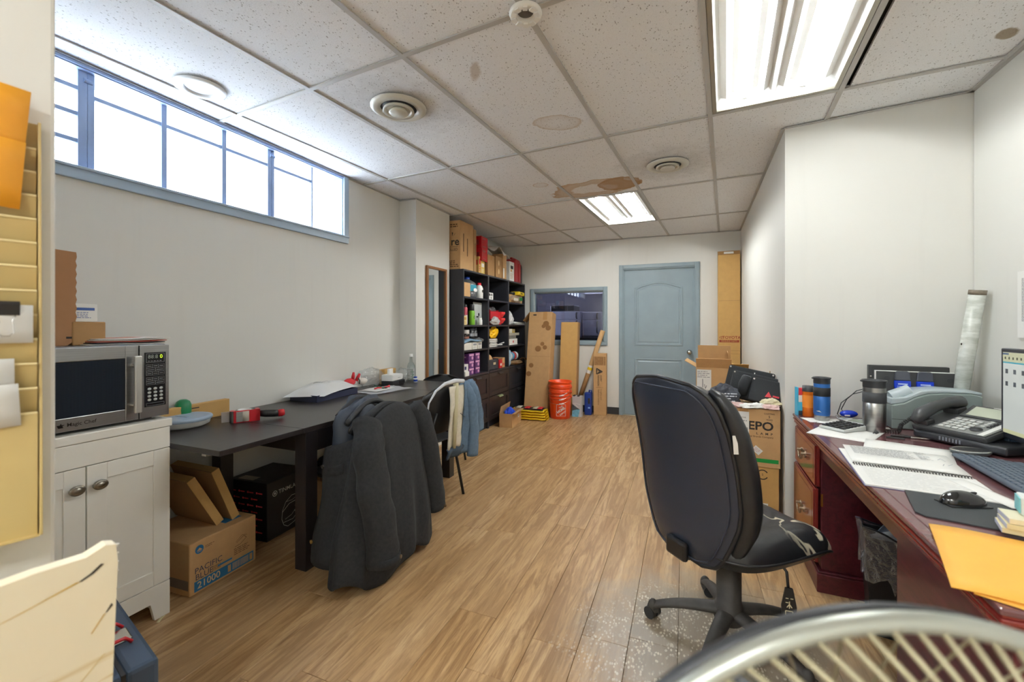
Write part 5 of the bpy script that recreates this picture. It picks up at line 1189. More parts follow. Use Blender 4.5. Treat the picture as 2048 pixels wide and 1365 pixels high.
MB().grid(psh, 22, 14).build('sheet', mat('white_poly', '#d6d5d2', .35, bump=.3, scale=15), t, th=.002)
t = T('clear_bag', 'limp clear bag hanging between the cartons and the white box', 'bag', (-2.28, 5.36, tz)); lump(t, 'film', (0, 0, .14), (.05, .055, .14), film, 101, .35)
t = sbox('white_drum_box', 'white box with black label beside the red case', 'box', 5.45, 5.62, tz, .27, white_p, .14, -2.24); decal('black_label', [rect(-.05, .17, .05, .215)], t, (.0702, 0, 0), ink, '+x'); decal('amber_label', [rect(-.05, .13, .0, .165)]+lines(-.06, .03, .06, .11, 4), t, (.0702, 0, 0), mat('amber_print', '#c79a5a', .6), '+x')
t = T('red_case', 'dark red plastic case with black back at the far end on the shelving', 'case', (-2.32, 5.80, tz))
MB().prism([(-.14, 0), (.09, 0), (.09, .28), (.04, .33), (-.10, .34), (-.14, .30)], -.08, .08, 'x').build('shell', mat('dark_red_plastic', '#a3222a', .35), t, bevel=.012)
MB().prism([(.095, 0), (.16, 0), (.16, .24), (.13, .28), (.095, .28)], -.075, .075, 'x').build('back_shell', black_pl, t, bevel=.01); box('rib', (.078, -.02, .02), (.09, .04, .28), mat('dark_red_plastic', '#a3222a'), t, .008); box('handle', (-.02, -.10, .335), (.02, .03, .365), mat('dark_red_plastic', '#a3222a'), t, .008)

# ---- standing along the back wall
def leaning(name, label, x0, x1, yfoot, dp, hg, lean, m=kraft, rz=0):
    """a tall carton whose top rests on the wall: local origin at its front foot edge"""
    t = T(name, label, 'box', ((x0+x1)/2, yfoot, 0), 0, None, (-lean, 0, rz))
    w_ = (x1-x0)/2; box('body', (-w_, 0, 0), (w_, dp, hg), m, t, .005); return t, w_
t, w_ = leaning('tall_carton', 'tall brown carton blotched with round dark stains leaning in the corner', -2.10, -1.752, 5.62, .20, 1.475, .17)
blot = mat('oil_blot', '#8a6236', .8)
for x_, z_, r_ in ((.09, 1.30, .045), (.125, 1.24, .04), (.055, 1.265, .03), (-.01, .94, .045), (.05, 1.01, .03), (.09, .96, .033), (-.10, .70, .035), (-.13, .58, .038)): decal('oil_stain', [disc(x_, z_, r_, 16, r_*.95)], t, (0, 0, 0), blot, '-y', off=.0006+.00005*r_*100)
decal('hand_hole', [disc(-.085, 1.43, .030, 16, .011)], t, (0, 0, 0), black_pl, '-y', off=.0008); box('tape', (.04, -.0008, 1.36), (.10, 0, 1.4755), tape_m, t)
decal('crease', [rect(-.17, .828, .17, .832)], t, (0, 0, 0), kraft_d, '-y')
MB().add([(-w_, .0, 1.47), (-w_-.10, .02, 1.35), (-w_-.10, .19, 1.35), (-w_, .19, 1.47)], [(0, 1, 2, 3)]).build('open_flap', kraft_in, t, th=.004)
t, w_ = leaning('slim_carton', 'plain slim brown carton leaning below the interior window', -1.665, -1.41, 5.875, .10, 1.315, .118, kraft_y); box('corner_tape', (w_-.012, -.0006, 0), (w_+.0006, .1, 1.315), kraft_d, t)
t = T('printed_flat_carton', 'flat brown carton with black printed frame beside the shelving', 'box', (-2.235, 6.065, 0)); box('body', (0, -.012, 0), (.115, .0, .62), kraft_d, t, .002); decal('printed_frame', bz(.01, .02, .10, .60, .008)+sum([[rect(.035, .08+.045*i, .07, .11+.045*i)] for i in range(10)], []), t, (0, -.012, 0), ink, '-y')
org = mat('orange_bucket_plastic', '#f0501e', .35); 
blab = ['bright orange bucket at the bottom of the nested stack, with the square white logo', 'orange bucket nested in the middle of the stack', 'orange bucket nested on top of the stack']
HB = .37
for i in range(3):
    t = T('bucket', blab[i], 'bucket', (-1.58, 5.665, .0+i*.066), .35*0, 'nested orange buckets')
    MB().lathe([(.0, .004), (.130, .004), (.132, 0), (.136, .004), (.148, .27), (.149, .275), (.156, .275), (.156, .281), (.149, .283), (.150, .308), (.157, .308), (.157, .314), (.150, .316), (.151, .352), (.160, .354), (.161, .368), (.156, .37), (.150, .368), (.146, .27), (.128, .012), (0, .012)], 40).build('pail', org, t)
    for s in (-1, 1): cyl('handle_ear', (s*.150, 0, .292), (s*.164, 0, .292), .014, org, t, n=10)
    dr0 = [.10, .05, .0][i]
    pts = [(-.160*math.cos(a), -.166*math.sin(a)-.004, .292-(.085+.012*i)*math.sin(a)) for a in [PI*k/16 for k in range(17)]]
    hd = MB().tube(pts, .0022, 6).build('wire_handle', chrome, t)
    MB().tube([pts[k] for k in (9, 10, 11)], .0075, 10).build('grip', white_pl, hd)
    if i == 0:
        # square logo wrapped on the pail: lettering climbs at forty-five degrees
        th = math.radians(-70); rr = .1445
        fr = ((-math.sin(th), math.cos(th), 0), (0.02*math.cos(th), .02*math.sin(th), 1)); og = (rr*math.cos(th), rr*math.sin(th), .125)
        decal('logo_frame', bz(-.062, -.078, .062, .078, .0035), t, og, white_pl, fr, off=.004)
        text('THE', t, (og[0], og[1], og[2]+.042), .030, white_pl, fr, rot=.6, off=.004, bold=.02); text('HOME', t, og, .047, white_pl, fr, rot=.6, off=.004, bold=.03, sx=.9)
        o = text('DEPOT', t, (og[0]+.025*fr[0][0], og[1]+.025*fr[0][1], og[2]-.040), .030, white_pl, fr, rot=.6, off=.004, bold=.02)
t = T('tile_adhesive_box', 'pale grey carton with torn blue and dark wrapping beside the buckets', 'box', (-1.385, 5.825, 0))
box('body', (-.055, -.05, 0), (.075, .04, .285), mat('pale_grey_card', '#b9bcc0', .6), t, .003)
decal('torn_blue_print', [[(-.055, 0), (.03, 0), (.055, .105), (-.055, .12)]], t, (0, -.05, 0), mat('torn_blue', '#6fb3cf', .6, var=.3, scale=30), '-y'); decal('torn_dark_print', [[(-.055, .08), (.0, .10), (.055, .105), (.01, .13), (-.055, .175)]], t, (0, -.05, 0), mat('torn_dark', '#4b5458', .7, var=.3, scale=30), '-y', off=.0009)
decal('tear_lines', stroke([(-.05, .19), (-.02, .175), (.03, .13)], .005)+stroke([(-.02, .19), (.06, .17)], .004), t, (0, -.05, 0), white_p, '-y', off=.0012)
for x in (-.03, .03): box('black_clip', (x-.015, -.052, .281), (x+.015, .02, .294), black_pl, t, .002)
t = T('drill_case', 'blue plastic tool case standing on end by the back wall', 'tool case', (-1.255, 5.975, 0))
bl2 = mat('navy_case', '#1c3a8c', .4)
box('half_shell', (-.052, -.035, 0), (.045, .0, .315), bl2, t, .012); box('half_shell', (-.052, .003, 0), (.045, .06, .315), bl2, t, .012); MB().tube([(.005, .01, .305), (.01, .01, .345), (.035, .01, .345), (.043, .01, .30)], .011, 8).build('handle', bl2, t); box('recess', (.0, -.037, .16), (.03, -.034, .24), dark_pl, t, .004); box('catch', (.0, -.039, .095), (.03, -.034, .115), mat('pale_catch', '#8fb2e0', .4), t, .002)
t = T('postal_tube', 'long brown cardboard tube leaning across the interior window', 'tube', (0, 0, 0))
a_, b_ = Vector((-1.375, 6.075, .295)), Vector((-1.075, 6.09, 1.185)); a_ = Vector((-1.44, 6.078, .10)); 
b = MB().cyl(a_, b_, .031, n=20, caps=False).build('tube', kraft, t, th=.003); d_ = (b_-a_).normalized()
MB().cyl(b_-d_*.012, b_-d_*.008, .0295, n=18).build('end_cap', kraft_in, t); MB().cyl(a_+d_*.0, a_+d_*.004, .0295, n=18).build('end_cap', kraft_in, t)
MB().cyl(a_+d_*.50, a_+d_*.62, .0326, n=20, caps=False).build('paper_label', white_p, t); MB().cyl(a_+d_*.55, a_+d_*.59, .0329, n=20, caps=False).build('yellow_label', yellow_p, t)
t = T('label_roll_carton', 'upright brown carton with black triangle logo by the back wall', 'box', (-1.105, 6.065, 0), math.radians(3))
box('body', (-.088, -.055, 0), (.088, .055, .865), kraft, t, .003); box('side_edge', (.0882, -.04, .02), (.0892, .05, .85), kraft_d, t)
decal('dark_print_panel', [rect(-.075, .70, .05, .82), rect(.055, .70, .078, .82)], t, (0, -.055, 0), mat('brown_print', '#8f6a40', .8, var=.2, scale=40), '-y')
dn = ((0, 0, -1), (1, 0, 0))
decal('triangle_logo', stroke([(-.045, .655), (.035, .61), (-.045, .575), (-.045, .655)], .014)+stroke([(-.03, .64), (.01, .612), (-.03, .592)], .010)+stroke([(-.045, .63), (.02, .60)], .006), t, (0, -.055, 0), ink, '-y')
text('AVERY', t, (.015, -.055, .515), .032, ink, dn, sx=.95, bold=.015); text('DENNISON', t, (-.022, -.055, .485), .032, ink, dn, sx=.95, bold=.015); decal('rule', [rect(-.05, .385, .045, .388)], t, (0, -.055, 0), inkb, '-y')
text('Graphics and', t, (.018, -.055, .29), .032, inkb, dn, sx=.9); text('Reflective Solutions', t, (-.018, -.055, .25), .032, inkb, dn, sx=.85)
# yellow padded bag, small carton
t = T('rag_bag', 'yellow bag of folded cloths with red and black header on the floor', 'bag', (-1.93, 5.43, 0), .05)
yel = mat('yellow_knit', '#e8c21c', .6, bump=.3, scale=30)
for i in range(4):
    z = .034*i
    MB().grid(lambda u, v: ((.25-.006*i)*(1-.06*math.cos(2*PI*v)**2)*(2*u-1), .115*math.cos(2*PI*v)*(1-.12*(2*u-1)**6), z+.020+.019*math.sin(2*PI*v)+.002*math.sin(19*u)), 20, 16).build('folded_cloth', yel, t)
MB().grid(lambda u, v: (-.20+.40*u, -.10+.19*v, .142+.010*math.sin(PI*v)+.008*mnoise.noise((u*6, v*3, 2))), 18, 8).build('header_card', mat('black_header', '#2a2322', .4), t, th=.002)
for i, (x, c_) in enumerate(((-.14, '#c9c3b2'), (-.02, '#c3262e'), (.09, '#b9b39a'), (.15, '#c3262e'))):
    MB().grid(lambda u, v: (x-.035+.07*u, -.09+.13*v, .156+.010*math.sin(PI*(.05+.7*v))), 4, 6).build('header_print', mat('hdr_%d' % (i % 3 if i < 3 else 1), c_, .4), t, th=.001)
t = T('open_small_carton', 'small open brown carton with blue plastic inside on the floor', 'box', (-2.06, 5.045, 0), math.radians(5)); open_carton(t, .165, .40, .17, kraft, (('-x', -12, .085), ('+x', 84, .045)))
decal('white_label', [rect(.03, .08, .09, .125)], t, (.0826, .02, 0), white_p, '+x'); decal('label_print', [rect(.045, .095, .06, .11), rect(.065, .09, .08, .12)], t, (.0826, .02, 0), grey_ink, '+x', off=.001)
t = T('blue_film', 'crumpled bright blue plastic in the small open carton', 'bag', (-2.065, 5.02, .005)); lump(t, 'film', (0, 0, .10), (.065, .13, .105), mat('bright_blue_film', '#1d4fd0', .35, bump=.4, scale=20), 111, .3)

# ---- right of the door
t, w_ = leaning('tall_carton', 'very tall brown carton with red maker lettering in the right corner', .395, .645, 6.02, .105, 2.155, .0, kraft_y)
for s, z, a in ((-1, 2.155, 1),): MB().box((-.11, .0, 2.155), (.122, .004, 2.20)).build('top_flap', kraft_in, t); 
box('top_flap', (-.125, .10, 2.155), (.122, .105, 2.215), kraft_d, t); box('paper_label', (-.06, -.0012, 2.165), (.05, -.0002, 2.19), white_p, t)
for z in (1.57, .90, .94): decal('score_line', [rect(-.12, z, .12, z+.004)], t, (0, 0, 0), kraft_d, '-y')
rd = mat('maroon_ink', '#8e3322', .7)
text('TOYOTA', t, (.025, 0, 1.105), .050, rd, '-y', bold=.02); decal('oval_emblem', ring(-.085, 1.105, .026, .004, 22, ry=.018)+ring(-.085, 1.109, .018, .003, 18, ry=.007)+ring(-.085, 1.106, .008, .003, 16, ry=.015), t, (0, 0, 0), rd, '-y')
decal('maroon_band', [rect(-.112, 1.045, .112, 1.075)], t, (0, 0, 0), rd, '-y'); text('GENUINE PARTS', t, (0, 0, 1.06), .026, kraft_y, '-y', off=.0012, sx=.95)
# the pile of cartons along the boxed-out wall
YD = 3.10
t = T('lamp_carton', 'lower brown lamp carton on the floor under the other', 'box', (.352, YD+.19, 0), math.radians(-1.2)); carton(t, .40, .36, .362, kraft_y, True, 'y')
fy = -.18
decal('corner_mark', ring(.11, .315, .032, .006, 26, .5, 2.6)+ring(.11, .315, .032, .006, 26, 3.6, 5.8), t, (0, fy, 0), ink, '-y'); text('5', t, (.11, fy, .315), .020, ink, '-y')
decal('big_ring', ring(.015, .235, .040, .013, 26), t, (0, fy, 0), ink, '-y'); decal('printed_box_line', bz(-.12, .28, .06, .335, .003), t, (0, fy, 0), inkb, '-y'); box('white_label', (-.06, fy-.0012, .255), (.095, fy, .30), white_p, t); text('DEPO MAC', t, (-.02, fy, .19), .030, inkb, '-y'); text('LAMP', t, (.03, fy, .13), .02, inkb, '-y'); box('white_label', (.05, fy-.0012, .10), (.14, fy, .135), white_p, t)
decal('label_print', lines(-.055, .262, .08, .29, 3), t, (0, fy-.0012, 0), grey_ink, '-y')
t = T('lamp_carton', 'upper brown lamp carton with green tape band and a long white label', 'box', (.358, YD+.185, .3635), math.radians(-1.8)); carton(t, .405, .36, .365, kraft, True, 'y')
text('DEPO', t, (.065, fy, .258), .074, ink, '-y', bold=.025, sx=1.05); text('L  A  M  P', t, (.115, fy, .212), .020, ink, '-y', bold=.015, sx=1.1); text('Global Brands Company', t, (.085, fy, .192), .016, inkb, '-y', bold=.01)
text('COATING', t, (.142, fy, .340), .013, ink, '-y', bold=.01); text('5', t, (.142, fy, .321), .020, ink, '-y', bold=.01); text('YEARS', t, (.142, fy, .302), .013, ink, '-y', bold=.01); text('R', t, (.155, fy, .290), .009, ink, '-y')
box('green_tape', (-.2035, fy-.0008, .030), (.192, fy, .054), mat('green_tape', '#1c8a3c', .3), t); box('long_label', (-.10, fy-.0012, .135), (.030, fy, .345), white_p, t)
decal('star_logo', stroke([(.024*math.cos(PI/2+i*4*PI/5)-.06, .024*math.sin(PI/2+i*4*PI/5)+.312) for i in range(6)], .005), t, (0, fy-.0012, 0), ink, '-y'); text('ALL STAR', t, (-.012, fy-.0012, .307), .013, inkb, '-y', sx=.9)
decal('barcode', bars(-.03, .225, .005, .245, 9)+bars(-.03, .145, .02, .175, 10)+lines(-.09, .25, .02, .295, 3)+lines(-.09, .18, .02, .22, 3)+bz(.008, .226, .024, .244, .004), t, (0, fy-.0012, 0), grey_ink, '-y')
decal('tilted_sticker', [rect(-.026, -.019, .026, .019)], t, (.075, fy, .105), white_p, '-y', rot=-.7, off=.0012); decal('sticker_print', lines(-.02, -.012, .02, .012, 3), t, (.075, fy, .105), mat('pink_ink', '#c79a9a', .7), '-y', rot=-.7, off=.002)
t = T('wrapping_scraps', 'crumpled white and pink tissue scraps on the upper lamp carton', 'paper', (.375, YD+.12, .729))
for i in range(5): lump(t, 'scrap', (-.13+.065*i, -.09+.02*(i % 2), .014), (.05, .05, .016), [white_p, mat('pink_tissue', '#d9b9b4', .8)][i % 3 == 1], 121+i, .5, 14, 8)
lump(t, 'scrap', (.14, -.03, .03), (.055, .05, .03), mat('cream_tissue', '#d6cfae', .8), 131, .4)
t = T('tool_pouch', 'black canvas tool pouch with red triangle logo on the lamp cartons', 'pouch', (.415, YD+.19, .745), math.radians(-14))
cv = mat('black_canvas', '#1f2226', .8, bump=.3, scale=120)
# three stepped pockets, each a leaning padded slab
for i, (x0, x1, z0, z1, y, sl) in enumerate(((-.19, .10, .02, .235, .06, .30), (-.15, .16, .005, .195, .0, .34), (-.02, .17, .0, .165, -.05, .36))):
    def slab(u, v):
        p = 2*PI*u; q = .5-.5*math.cos(PI*min(1, v*1.0)); return None
    q = MB(); q.M = Matrix.Rotation(.18, 4, 'Y') @ Matrix.Rotation(-sl, 4, 'X') @ Matrix.Translation((0, y, 0))
    q.box((x0, 0, z0), (x1, .045, z1)); q.build('pocket', cv, t, bevel=.012, seg=3)
    for xx in (x0+.012, x1-.012):
        r = MB(); r.M = Matrix.Rotation(.18, 4, 'Y') @ Matrix.Rotation(-sl, 4, 'X') @ Matrix.Translation((0, y, 0)); r.cyl((xx, -.002, z1-.015), (xx, .004, z1-.015), .006, n=8).build('rivet', chrome, t)
Mx = Matrix.Rotation(.18, 4, 'Y') @ Matrix.Rotation(-.36, 4, 'X') @ Matrix.Translation((0, -.05, 0))
q = MB(); q.M = Mx; q.add([(.075, -.0015, .045), (.115, -.0015, .05), (.09, -.0015, .085)], [(0, 1, 2)]); q.add([(.118, -.0015, .055), (.155, -.0015, .055), (.155, -.0015, .066), (.118, -.0015, .066)], [(0, 1, 2, 3)]); q.build('triangle_logo', mat('red_thread', '#c8323c', .6), t)
q = MB(); q.M = Matrix.Rotation(.18, 4, 'Y') @ Matrix.Rotation(-.34, 4, 'X'); q.tube([(-.06, -.02, .03), (-.06, -.035, .10), (-.055, -.03, .155)], [.03, .036, .03], 12).build('holster', cv, t); q = MB(); q.M = Matrix.Rotation(.18, 4, 'Y') @ Matrix.Rotation(-.34, 4, 'X'); q.lathe([(.0, .0), (.026, .002), (.026, .006), (0, .008)], 16, c=(-.055, -.03, .155)).build('holster_cap', mat('grey_disc', '#70747a', .3), t)
t = T('printed_tote', 'dark grey printed bag slumped left of the tool pouch', 'bag', (.245, YD+.11, .733), .2)
lump(t, 'cloth', (0, 0, .055), (.10, .055, .075), mat('slate_cloth', '#3d4049', .85, bump=.3, scale=60), 141, .25); 
decal('pale_print', lines(-.07, .02, .07, .085, 4, .45), t, (0, -.066, 0), mat('pale_cloth_ink', '#b9bcc2', .8), ((1, 0, 0), (0, .25, 1)), off=.006)
t = T('white_tag', 'white folded paper peeping over the top of the tool pouch', 'paper', (.50, YD+.31, .852), .2); MB().grid(lambda u, v: (-.05+.10*u, .01*math.sin(3*u), -.12+.20*v-.04*u*v), 5, 5).build('sheet', white_p, t, th=.001)
t = T('brown_lid_strip', 'narrow brown card strip standing between the pouch and the wall', 'cardboard', (.553, YD+.33, .7288), math.radians(80)); MB().prism([(-.02, 0), (.03, 0), (.018, .20), (.0, .215)], 0, .005, 'y').build('strip', kraft_d, t)
t = T('open_carton', 'open brown carton with white shipping label and raised flaps', 'box', (.265, 4.62, 0), math.radians(-4)); open_carton(t, .305, .34, .86, kraft, (('-y', 45, .13), ('-x', 60, .12), ('+y', -8, .20), ('+x', -12, .15)))
box('shipping_label', (-.145, -.1712, .60), (-.02, -.170, .84), white_p, t); decal('label_marks', lines(-.14, .76, -.03, .83, 4)+bars(-.13, .62, -.04, .65, 12)+stroke([(-.095, .75), (-.093, .67)], .008)+stroke([(-.08, .70), (-.07, .66), (-.06, .69)], .006), t, (0, -.1712, 0), grey_ink, '-y'); 
MB().add([(-.1528, -.05, .62), (-.1528, -.045, .62), (-.1528, -.045, .83), (-.1528, -.05, .83)], [(3, 2, 1, 0)]).build('white_string', white_p, t, th=.001); MB().prism(disc(.07, .60, .03, 16, .013), -.1708, -.1702, 'y').build('hand_hole', black_pl, t)
t = T('flap_carton', 'yellowish carton with a half closed lid behind the open carton', 'box', (.50, 5.02, 0), math.radians(-3)); open_carton(t, .24, .34, .74, kraft_y, (('-y', -70, .16), ('+y', -55, .2)))
# ================================================================== RIGHT SIDE: desk and what is on it
mah = NT('mahogany'); mp_ = mah.n('ShaderNodeMapping'); mp_.inputs['Scale'].default_value = (6, 1, 6); mah.l(mah.coord(), mp_.inputs[0])
mah.l(mah.ramp(mah.noise(mp_.outputs[0], 7, 5, .6, .8), [(.3, lin('#3f151c')), (.7, lin('#5c222a'))]), mah.b.inputs['Base Color']); mah.b.inputs['Roughness'].default_value = .34; mah.b.inputs['Coat Weight'].default_value = .12
mah = mah.m
maht = mat('mahogany_top', '#6a4548', .22, var=.15, scale=5, stretch=(1, 8, 1), coat=.3)
mahr = mat('red_mahogany', '#7c2a26', .2, var=.12, scale=5, stretch=(8, 8, 1), coat=.4)
DZ_ = .745
desk = T('executive_desk', 'dark red mahogany desk with two pedestals along the right wall', 'desk', (.590, 2.958, 0), math.radians(-1.6))
DL, DW = 1.895, .745
# stepped edge moulding
for i, (o0, z0, z1) in enumerate(((.0, .731, DZ_), (.006, .725, .731), (.002, .712, .725), (.010, .707, .712), (.007, .694, .707), (.016, .682, .694))):
    box('tabletop' if i == 0 else 'edge_moulding', (o0, -DL+o0, z0), (DW, -.0, z1), maht if i == 0 else mahr, desk, .004 if i in (0, 2, 4) else .001)
box('top_groove', (.030, -DL+.03, DZ_-.001), (.034, -.02, DZ_+.0005), mah, desk)
def pedestal(y0, y1, nm):
    x0, x1 = .028, DW-.03
    b = box('pedestal_body', (x0, y0, .10), (x1, y1, .684), mah, desk, .002)
    MB().box((x0-.022, y0-.022, 0), (x1, y1+.0, .088)).box((x0-.016, y0-.016, .088), (x1, y1, .098)).build('plinth_moulding', mah, desk, bevel=.004)
    return x0, x1
x0, x1 = pedestal(-.52, -.012, 'far')
pew = mat('pewter', '#8d7d6a', .28, 1)
def drawer(y0, y1, z0, z1, x):
    o = MB().box((x-.016, y0, z0), (x-.001, y1, z1))
    o.prism([(y0+.004, z0+.004), (y1-.004, z0+.004), (y1-.004, z1-.004), (y0+.004, z1-.004)], x-.022, x-.016, 'x')
    d = o.build('drawer', mahr, desk, bevel=.005)
    box('sheen_panel', (x-.0228, y0+.035, z0+.03), (x-.0222, y1-.035, z1-.03), mat('drawer_sheen', '#8a4a32', .18, var=.2, scale=6, stretch=(8, 2, 8), coat=.4), d, .0)  # thin lighter sheet: sheen of the drawer face painted as colour
    cy, cz = (y0+y1)/2, (z0+z1)/2
    for s in (-.045, .045):
        k = MB(); k.M = Matrix.Translation((x-.022, cy+s, cz+.006)) @ Matrix.Rotation(-PI/2, 4, 'Y'); k.lathe([(.013, 0), (.010, .004), (.006, .010), (.008, .020), (0, .024)], 14).build('handle_rosette', pew, d)
    MB().tube([(x-.040, cy+.045*math.cos(PI+PI*i/12), cz+.004-.032*math.sin(PI*i/12)) for i in range(13)], [.004+.002*math.sin(PI*i/12) for i in range(13)], 8).build('bail_handle', pew, d)
    MB().prism([(cy-.06, cz), (cy-.03, cz-.018), (cy, cz-.006), (cy+.03, cz-.018), (cy+.06, cz), (cy+.03, cz+.022), (cy, cz+.012), (cy-.03, cz+.022)], x-.026, x-.0225, 'x').build('back_plate', pew, d, bevel=.001)
drawer(-.50, -.035, .485, .685, x0); drawer(-.50, -.035, .12, .475, x0-.006)
box('brass_edge', (x0-.002, -.5205, .40), (x0+.006, -.516, .46), mat('brass', '#b08a3e', .3, 1), desk)
pedestal(-DL+.02, -1.365, 'near')
box('modesty_panel', (DW-.06, -1.365, .20), (DW-.04, -.52, .684), mah, desk); box('apron', (.03, -1.365, .63), (.048, -.52, .684), mah, desk, .002)
Z = DZ_+.0004
def paper(name, label, cat, c, w_, h, rz, m=white_p, z=0, th=.0008, cur=.0, grp=None):
    t = T(name, label, cat, (c[0], c[1], Z+z), rz, grp)
    MB().grid(lambda u, v: (-w_/2+w_*u, -h/2+h*v, th/2+cur*(math.sin(PI*u)*.5+v*v*.6)), 8, 6).build('sheet', m, t, th=th); return t
paper('paper_sheet', 'white papers sticking out under the calculator at the desk edge', 'paper', (.73, 2.53), .24, .34, -.5, th=.002)
paper('paper_sheet', 'white envelope lying under the blue mug at the far desk corner', 'paper', (.70, 2.79), .18, .11, .2, th=.0015, z=.0)
paper('paper_strip', 'long narrow white strip crossing in front of the glasses', 'paper', (.80, 2.70), .30, .04, -.12, z=.0028)
def tumbler(name, label, c, r, h, body, grip, ring_m, lid):
    t = T(name, label, 'mug', (c[0], c[1], Z+.0022))
    MB().lathe([(r*.86, 0), (r*.9, .004), (r*.93, .026)], 32).build('steel_foot', steel, t)
    MB().lathe([(r*.93, .026), (r, .034), (r, h*.56), (r*.985, h*.565)], 32).build('body', body, t)
    MB().lathe([(r*.985, h*.56), (r*1.02, h*.565), (r*1.02, h*.76), (r*.985, h*.765)], 32).build('grip_sleeve', grip, t)
    MB().lathe([(r*.98, h*.76), (r*.98, h*.86)], 32).build('collar_ring', ring_m, t)
    l = MB().lathe([(r*.99, h*.855), (r*1.0, h*.87), (r*1.0, h*.95), (r*1.10, h*.985), (r*1.08, h), (r*.95, h*.99), (r*.9, h*.965), (0, h*.96)], 32).build('lid', lid, t)
    box('spout', (-r*1.22, -.010, h*.955), (-r*.95, .010, h*.99), lid, l, .004)
    return t
bm_ = mat('blue_enamel', '#2f67ad', .3, .3)
t = tumbler('travel_mug', 'blue travel mug with black grip at the far desk corner', (.695, 2.80), .0385, .232, bm_, rubber, bm_, dark_pl)
decal('white_flash', [[(-.012, .050), (.014, .046), (.004, .054)]], t, (-.022, -.0325, 0), white_p, ((.83, -.55, 0), (0, 0, 1)), off=.001)
tumbler('travel_mug', 'stainless travel mug with grey grip beside the calculator', (.858, 2.595), .0455, .250, steel, mat('grey_rubber', '#3a3c3f', .7), steel, dark_pl)
t = T('pill_bottle', 'orange translucent medicine bottle behind the blue mug', 'bottle', (.655, 2.90, Z)); MB().lathe([(.026, 0), (.028, .004), (.028, .14)], 20).build('body', mat('amber_plastic', '#e0701a', .15), t); MB().lathe([(.029, .14), (.029, .172), (0, .173)], 20).build('cap', dark_pl, t); MB().lathe([(.0284, .05), (.0284, .12)], 20).build('label', mat('orange_label', '#ec8a2a', .5), t)
t = T('tissue_pack', 'red, white and light blue striped packet at the far desk corner', 'packet', (.635, 2.925, Z), .2)
for i, (z0, z1, c_) in enumerate(((0, .025, '#3a4650'), (.025, .075, '#49b4d8'), (.075, .115, '#e8e8e6'), (.115, .155, '#d23a44'))): box('band', (-.030, -.016, z0), (.026, .016, z1), mat('pack_%d' % i, c_, .4), t, .002)
box('blue_side', (-.036, -.0165, .0), (-.030, .0165, .16), mat('pack_1', '#49b4d8'), t)
t = T('calculator', 'pale desktop calculator with black keys and tilted display', 'calculator', (.755, 2.605, Z+.004), math.radians(40))
MB().prism([(-.115, 0), (.115, 0), (.118, .030), (.060, .024), (-.115, .012)], -.062, .062, 'y').build('case', mat('pale_grey_case', '#c3c6c4', .4), t, bevel=.003)
for i in range(6):
    for j in range(4): q = MB(); q.M = Matrix.Translation((-.098+i*.0245, -.042+j*.028, .0135+.0016*i)); q.box((-.0095, -.011, 0), (.0095, .011, .006), .0015).build('key', black_pl, t)
q = MB(); q.M = Matrix.Translation((.087, 0, .027)) @ Matrix.Rotation(-.10, 4, 'Y'); q.box((-.022, -.045, 0), (.022, .045, .003)).build('display', mat('lcd_grey', '#8c9486', .2), t, bevel=.001); 
t = T('cheque_scanner', 'grey-green curved desktop scanner behind the steel mug', 'machine', (.965, 2.76, Z), math.radians(-3))
pf = [(0, 0), (.335, 0), (.335, .185), (.30, .192), (.20, .190), (.14, .182), (.09, .160), (.05, .132), (0, .118)]
MB().prism(pf, -.06, .10, 'y', True).build('shell', mat('sage_grey_plastic', '#84908d', .4), t, bevel=.006)
MB().prism([(.0, .119), (.05, .133), (.09, .161), (.14, .183), (.20, .191), (.30, .193), (.335, .186), (.335, .200), (.20, .206), (.12, .196), (.06, .160), (0, .150)], -.055, .095, 'y', True).build('top_cover', mat('pale_blue_grey_plastic', '#b4c0c4', .35), t, bevel=.004)
box('seam', (.001, -.0606, .048), (.334, -.0598, .050), dark_pl, t); MB().cyl((.015, .0, .152), (.09, .0, .190), .030, n=16).build('paper_feed', mat('pale_blue_grey_plastic', '#b4c0c4'), t)
t = T('wall_binder', 'black hard binder standing at the wall behind the scanner', 'binder', (.945, 2.945, Z), math.radians(-5)); b = box('cover', (0, -.035, 0), (.325, .0, .300), mat('black_vinyl', '#2c2d2e', .45), t, .004); box('spine_edge', (-.004, -.036, 0), (.012, .001, .300), dark_pl, t, .003)
for z in (.06, .15, .24): cyl('rivet', (.004, -.037, z), (.004, -.034, z), .004, chrome, t, n=8)
t = T('portfolio_folder', 'charcoal folder leaning on the binder with two blue clips on it', 'folder', (.962, 2.900, Z), math.radians(-5)); MB().box((0, -.018, 0), (.325, .0, .272)).build('cover', mat('charcoal_vinyl', '#38393a', .5), t, bevel=.003); box('pale_edge', (-.004, -.016, .0), (.32, .002, .2745), white_p, t, .002)
for x in (.045, .295): cyl('snap_button', (x, -.020, .235), (x, -.016, .235), .013, dark_pl, t, n=14)
